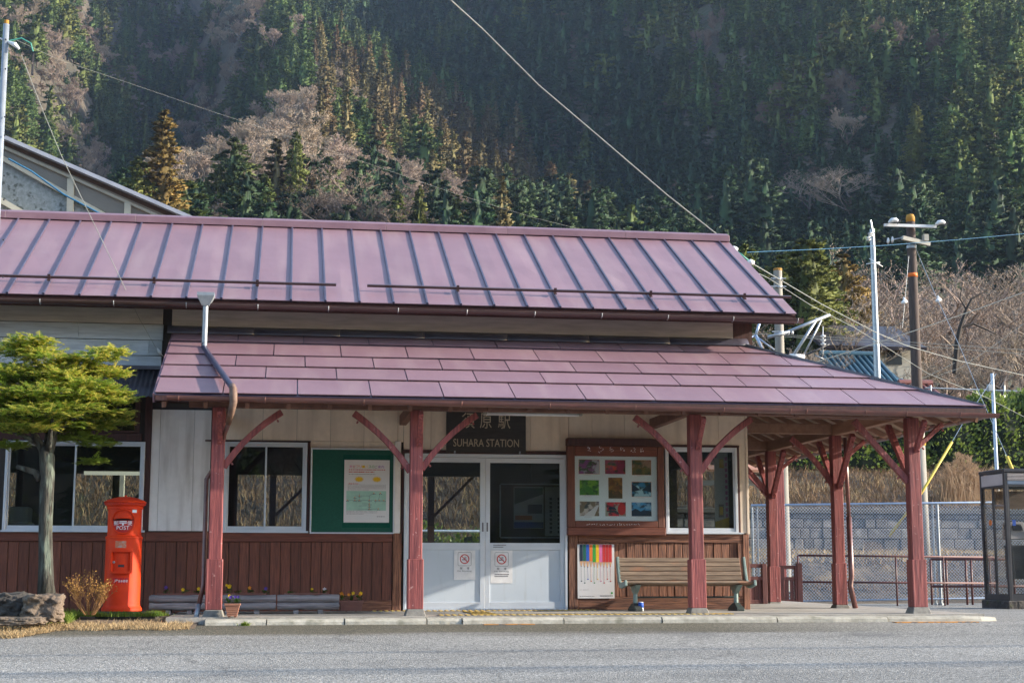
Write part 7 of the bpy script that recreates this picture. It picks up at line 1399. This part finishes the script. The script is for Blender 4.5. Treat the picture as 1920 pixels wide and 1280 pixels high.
def boulder(x, y, z, sx, sy, sz, seed, m, label, flat=0):
    bm = bmesh.new(); bmesh.ops.create_icosphere(bm, subdivisions=5, radius=1); 
    for v in bm.verts:
        p = v.co.copy(); q_ = Vector((max(min(p.x*1.25, .92), -.92), max(min(p.y*1.25, .92), -.92), max(min(p.z*1.3, .88), -.9))); nn = noise.fractal(q_*1.3+Vector((seed, 0, 0)), 1, 2, 5)*.22+noise.fractal(q_*4+Vector((0, seed, 0)), .6, 2, 5)*.10; q_ *= 1+nn; v.co = Vector((x+q_.x*sx, y+q_.y*sy, z+q_.z*sz))
    mb = MB(); mb.v = [tuple(v.co) for v in bm.verts]; mb.f = [tuple(v.index for v in f.verts) for f in bm.faces]; mb.m = [0]*len(mb.f); bm.free(); return solo(mb, 'boulder', m, label, 'boulder', smooth=True)
c = P(80, 1137, -2.9); boulder(c.x, -2.85, c.z-.01, .205, .24, .145, 3.1, 'rock', 'brown weathered boulder with a hole, at the foot of the pruned tree'); c = P(18, 1137, -2.7); boulder(c.x-.05, -2.6, c.z+.0, .24, .25, .15, 7.7, 'rock_dark', 'dark mossy boulder at the left edge'); c = P(22, 1163, -3.3); boulder(c.x, -3.3, c.z-.005, .32, .13, .045, 5.2, 'rock', 'flat low stone in front of the boulders')
# twiggy shrub
T = thing('bare_shrub', 'low twiggy shrub with orange-brown stems left of the post box', 'shrub', tuple(P(168, 1150, -2.0))); c = P(168, 1152, -2.0); r = random.Random(31); q = MB(); L_ = MB()
def sh_(p, d, L, k):
    e = p+d*L*.5+Vector((r.uniform(-.01, .01), 0, .005)); f = e+(d+Vector((r.uniform(-.3, .3), r.uniform(-.3, .3), .25))).normalized()*L*.5; q.tube([p, e, f], [.0042/(k+1), .0036/(k+1), .0022/(k+1)], 3, cap=False)
    if r.random() < .9: s = Vector((r.uniform(-1, 1), r.uniform(-1, 1), r.uniform(-1, 1))).normalized()*.011; t = s.cross(Vector((r.uniform(-1, 1), 1, 0))).normalized()*.006; L_.add([f-s*.2, f+s+t, f+s*2, f+s-t], [(0, 1, 2, 3)])
    if k < 3:
        for _ in range(r.choice([2, 3])): sh_(p+(f-p)*r.uniform(.4, 1), (d+Vector((r.uniform(-.8, .8), r.uniform(-.6, .6), r.uniform(-.1, .5)))).normalized(), L*r.uniform(.45, .75), k+1)
for _ in range(26): a = r.uniform(0, 6.28); sh_(Vector((c.x+.05*math.cos(a), c.y+.05*math.sin(a), c.z)), Vector((math.cos(a)*.75, math.sin(a)*.55, 1)).normalized(), r.uniform(.16, .27), 0)
q.build('stems', 'twig_orange', T, fix=False); L_.build('dry_leaves', 'straw_brown2', T, fix=False) if 'straw_brown2' in MT else (mat('straw_brown2', (.42, .24, .05), (.22, .10, .03), scale=30, rough=.8, bump=0, trans=.2), L_.build('dry_leaves', 'straw_brown2', T, fix=False))
# ------------------------------------------------------------------ pruned evergreen in the left foreground
YT = -2.3; b_ = P(86, 1115, YT); T = thing('pruned_tree', 'pruned evergreen with lichened trunk and golden-green foliage before the left window', 'tree', tuple(b_))
def tq(a, b, dy=0): return P(a, b, YT+dy)
q = MB(); q.tube([tq(86, 1125), tq(86, 1060), tq(85, 1000), tq(87, 940), tq(89, 890), tq(88, 855), tq(82, 838)], [.095, .078, .072, .074, .078, .082, .055], 14)
q.tube([tq(76, 898), tq(66, 885), tq(50, 880), tq(31, 874)], [.05, .036, .032, .024], 10); q.tube([tq(84, 845), tq(70, 825), tq(58, 800), tq(54, 765), tq(56, 730), tq(60, 690)], [.06, .04, .032, .028, .024, .014], 8)
q.tube([tq(90, 850), tq(100, 820), tq(103, 800), tq(120, 760), tq(150, 720), tq(185, 690)], [.06, .042, .036, .028, .022, .01], 8); q.tube([tq(70, 830), tq(40, 815), tq(5, 800), tq(-40, 790)], [.035, .022, .018, .01], 7); q.tube([tq(100, 815), tq(130, 790), tq(170, 770), tq(215, 755)], [.03, .02, .015, .008], 7)
q.tube([tq(90, 850, 0), tq(95, 810, -.2), tq(100, 770, -.45)], [.04, .025, .012], 7); q.tube([tq(84, 850, 0), tq(90, 810, .25), tq(80, 760, .5)], [.04, .025, .012], 7); q.tube([tq(92, 1060), tq(97, 1090), tq(100, 1112)], [.012, .02, .03], 6)
q.build('trunk', 'bark_lichen', T, smooth=True)
r = random.Random(77)
pads = [(60, 640, .24, .07, 0), (35, 660, .34, .10, .1), (95, 672, .30, .09, -.1), (10, 700, .40, .10, -.1), (70, 700, .42, .10, .1), (130, 690, .34, .08, 0), (175, 672, .30, .06, -.1), (215, 660, .20, .045, -.1), (200, 700, .28, .06, .1), (150, 722, .42, .08, -.2), (95, 738, .5, .10, -.3), (30, 745, .45, .10, -.2), (-10, 770, .35, .08, 0), (60, 775, .5, .09, -.4), (120, 765, .45, .08, -.3), (180, 752, .38, .06, -.1), (225, 748, .24, .05, .1), (205, 790, .30, .06, .15), (160, 800, .32, .06, .1), (25, 800, .32, .06, -.1), (215, 735, .22, .04, -.1), (150, 820, .26, .05, .15), (100, 800, .3, .06, .3), (100, 720, .4, .08, .35), (45, 720, .4, .08, .35), (190, 830, .20, .05, .15), (15, 835, .2, .04, .1), (180, 865, .12, .03, .1), (110, 705, .3, .09, -.2), (165, 745, .3, .07, 0), (5, 740, .3, .08, -.3), (50, 800, .3, .06, -.3), (60, 655, .25, .08, .2), (220, 700, .16, .04, -.1), (228, 775, .18, .04, 0)]
def spray(p, d, L, mbG, mbE, gold):
    "one flat fan of scale-leaved shoots"
    d = d.normalized(); side = d.cross(Vector((0, 0, 1))).normalized(); n = 5
    for i in range(1, n+1):
        t = i/n; c = p+d*L*t*.85-Vector((0, 0, .10*L*t*t*1.5)); 
        for s in (-1, 1):
            ln = L*(.52-.34*t)*r.uniform(.75, 1.15); e = (d*.75+side*s*.8+Vector((0, 0, -.12))).normalized(); w = .0105; nrm = (e.cross(Vector((r.uniform(-.5, .5), r.uniform(-.5, .5), 1)))).normalized()*w
            k = gold and r.random() < (.25+.5*t); (mbG if k else mbE).add([c-nrm*.6, c+e*ln*.5-nrm, c+e*ln, c+e*ln*.5+nrm], [(0, 1, 2, 3)])
    e = p+d*L*1.05-Vector((0, 0, .13*L)); s = side*.009; m_ = p+d*L*.5; (mbG if gold else mbE).add([m_-s, e, m_+s, p], [(0, 1, 2, 3)])
for (a, b, rr, hh, dy) in pads:
    c = tq(86+(a-86)*.93, b, dy); G_, E_ = MB(), MB(); n = int(235*rr/.4); hh *= 1.5; vis = (0)
    for i in range(n):
        an = r.uniform(0, 6.283); f = math.sqrt(r.uniform(0, 1)); top = r.random(); x_, y_ = math.cos(an)*f*rr, math.sin(an)*f*rr*.8; z_ = (1-f*f)*hh*r.uniform(-.6, 1.0)+r.uniform(-.02, .02)
        p = c+Vector((x_, y_, z_)); d = Vector((math.cos(an)+r.uniform(-.5, .5), math.sin(an)+r.uniform(-.5, .5), r.uniform(-.1, .75))); spray(p-d*.05, d, r.uniform(.09, .19), G_, E_, z_ > -.03 and b < 815 and r.random() < (.85 if b < 720 else .6))
    for _ in range(int(5*rr/.3)): e = c+Vector((r.uniform(-rr, rr)*.8, r.uniform(-rr, rr)*.6, -.01)); q = MB(); 
    E_.build('foliage_pad', 'spray_green', T, fix=False); 
    if G_.f: G_.build('golden_tips', 'spray_gold', T, fix=False)
# ------------------------------------------------------------------ what stands across the street and shows in the glass
T = thing('street_house', 'gabled house across the street that shows only as a reflection in the door glass', 'house', (2, -52, -1)); q = MB(); q.box(-3, 8, -60, -52, -1.5, 2.6); q.build('wall', 'plaster', T); q = MB(); q.add([(-3.6, -60.5, 2.5), (8.6, -60.5, 2.5), (-3.6, -51.5, 2.5), (8.6, -51.5, 2.5), (-3.6, -56, 4.9), (8.6, -56, 4.9)], [(0, 1, 5, 4), (2, 4, 5, 3), (0, 4, 2), (1, 3, 5)]); q.build('roof', 'corrug', T)
for i, (x, y, h) in enumerate(((-9, -50, 6), (13, -51, 7), (-14, -56, 8), (19, -60, 8), (9.5, -48, 4), (27, -60, 7), (-22, -60, 8))): o = inst(PR['green'][i % 4], 'conifer_tree', (x, y, -1.4), None, (0, 0, i), (h/10*1.2, h/10*1.2, h/10)); tag(o, 'green tree across the street behind the photographer', 'tree', 'trees across the street')
T = thing('street_cable', 'pair of overhead cables along the street whose shadows cross the asphalt', 'cable', (0, -8, 6))
for (yy, zz, rr) in ((-9.0, 6.6, .036), (-10.55, 6.9, .06), (-10.75, 6.86, .03)): q = MB(); q.tube([(x, yy+x*.004, zz+.0009*(x-10)**2-.3) for x in np.linspace(-40, 60, 40)], rr, 6, cap=False); q.build('cable_strand', 'wire_dark', T)
for i, x in enumerate((-40, 60)): q = MB(); q.tube([(x, -10, -1), (x, -10, 9)], [.17, .13], 12); q.beam((x, -11.6, 8.2), (x, -8.9, 8.2), .09, .09); solo(q, 'street_pole', 'pole_concrete', ['concrete street pole far off to the left carrying the street cables', 'concrete street pole far off to the right carrying the street cables'][i], 'pole')

mat('hill_green', (.05, .06, .03), (.08, .065, .045), scale=.08, rough=.95, bump=.5, bdist=1, world=True, bscale=.5)
# ------------------------------------------------------------------ the hills on the other side of the valley
def HB(x, y): t = -y-90; return -3+max(t, 0)*.30+fb(x, y, 60)*6+10*math.sin(x/70.0+1)*min(max(t, 0)/120, 1)
sheet('opposite_hillside', list(np.arange(-420, 260, 15)), list(np.arange(-420, -79, 12)), HB, 'hill_green')
r = random.Random(6)
for i in range(60):
    x, y = r.uniform(-110, 60), r.uniform(-150, -92); k = r.choice(['green', 'dark', 'bare']); o = inst(PR[k][0], 'conifer_tree' if k != 'bare' else 'bare_tree', (x, y, HB(x, y)-.3), None, (0, 0, i), (1.1,)*3); tag(o, 'tree on the opposite hillside behind the photographer', 'tree', 'trees on the opposite hillside')
# ------------------------------------------------------------------ winter haze in the valley
q = MB(); q.box(-480, 560, -440, 860, -45, 520); o = q.build('haze', [], kind='stuff')
hm_ = bpy.data.materials.new('haze'); hm_.use_nodes = True; hn = hm_.node_tree; hn.nodes.clear(); ho = hn.nodes.new('ShaderNodeOutputMaterial'); pv = hn.nodes.new('ShaderNodeVolumePrincipled'); pv.inputs['Color'].default_value = (.5, .68, 1, 1); pv.inputs['Density'].default_value = .00013; pv.inputs['Anisotropy'].default_value = .2; hn.links.new(pv.outputs[0], ho.inputs['Volume']); o.data.materials.append(hm_)

# handrail and low mesh fence beyond the rear openings
T = thing('rear_handrail', 'pale blue handrail seen through the left door pane', 'railing', (1, 9.6, 0)); q = MB(); q.tube([(-4.5, 9.6, P(860, 995, 9.6).z), (6.5, 9.6, P(860, 995, 9.6).z)], .024, 8); q.build('rail', 'steel_blue', T, smooth=True)
for x in (-4.4, -2, .4, 2.8, 5.2): q = MB(); q.tube([(x, 9.6, -.2), (x, 9.6, P(860, 995, 9.6).z)], .02, 8); q.build('post', 'steel_blue', T, smooth=True)
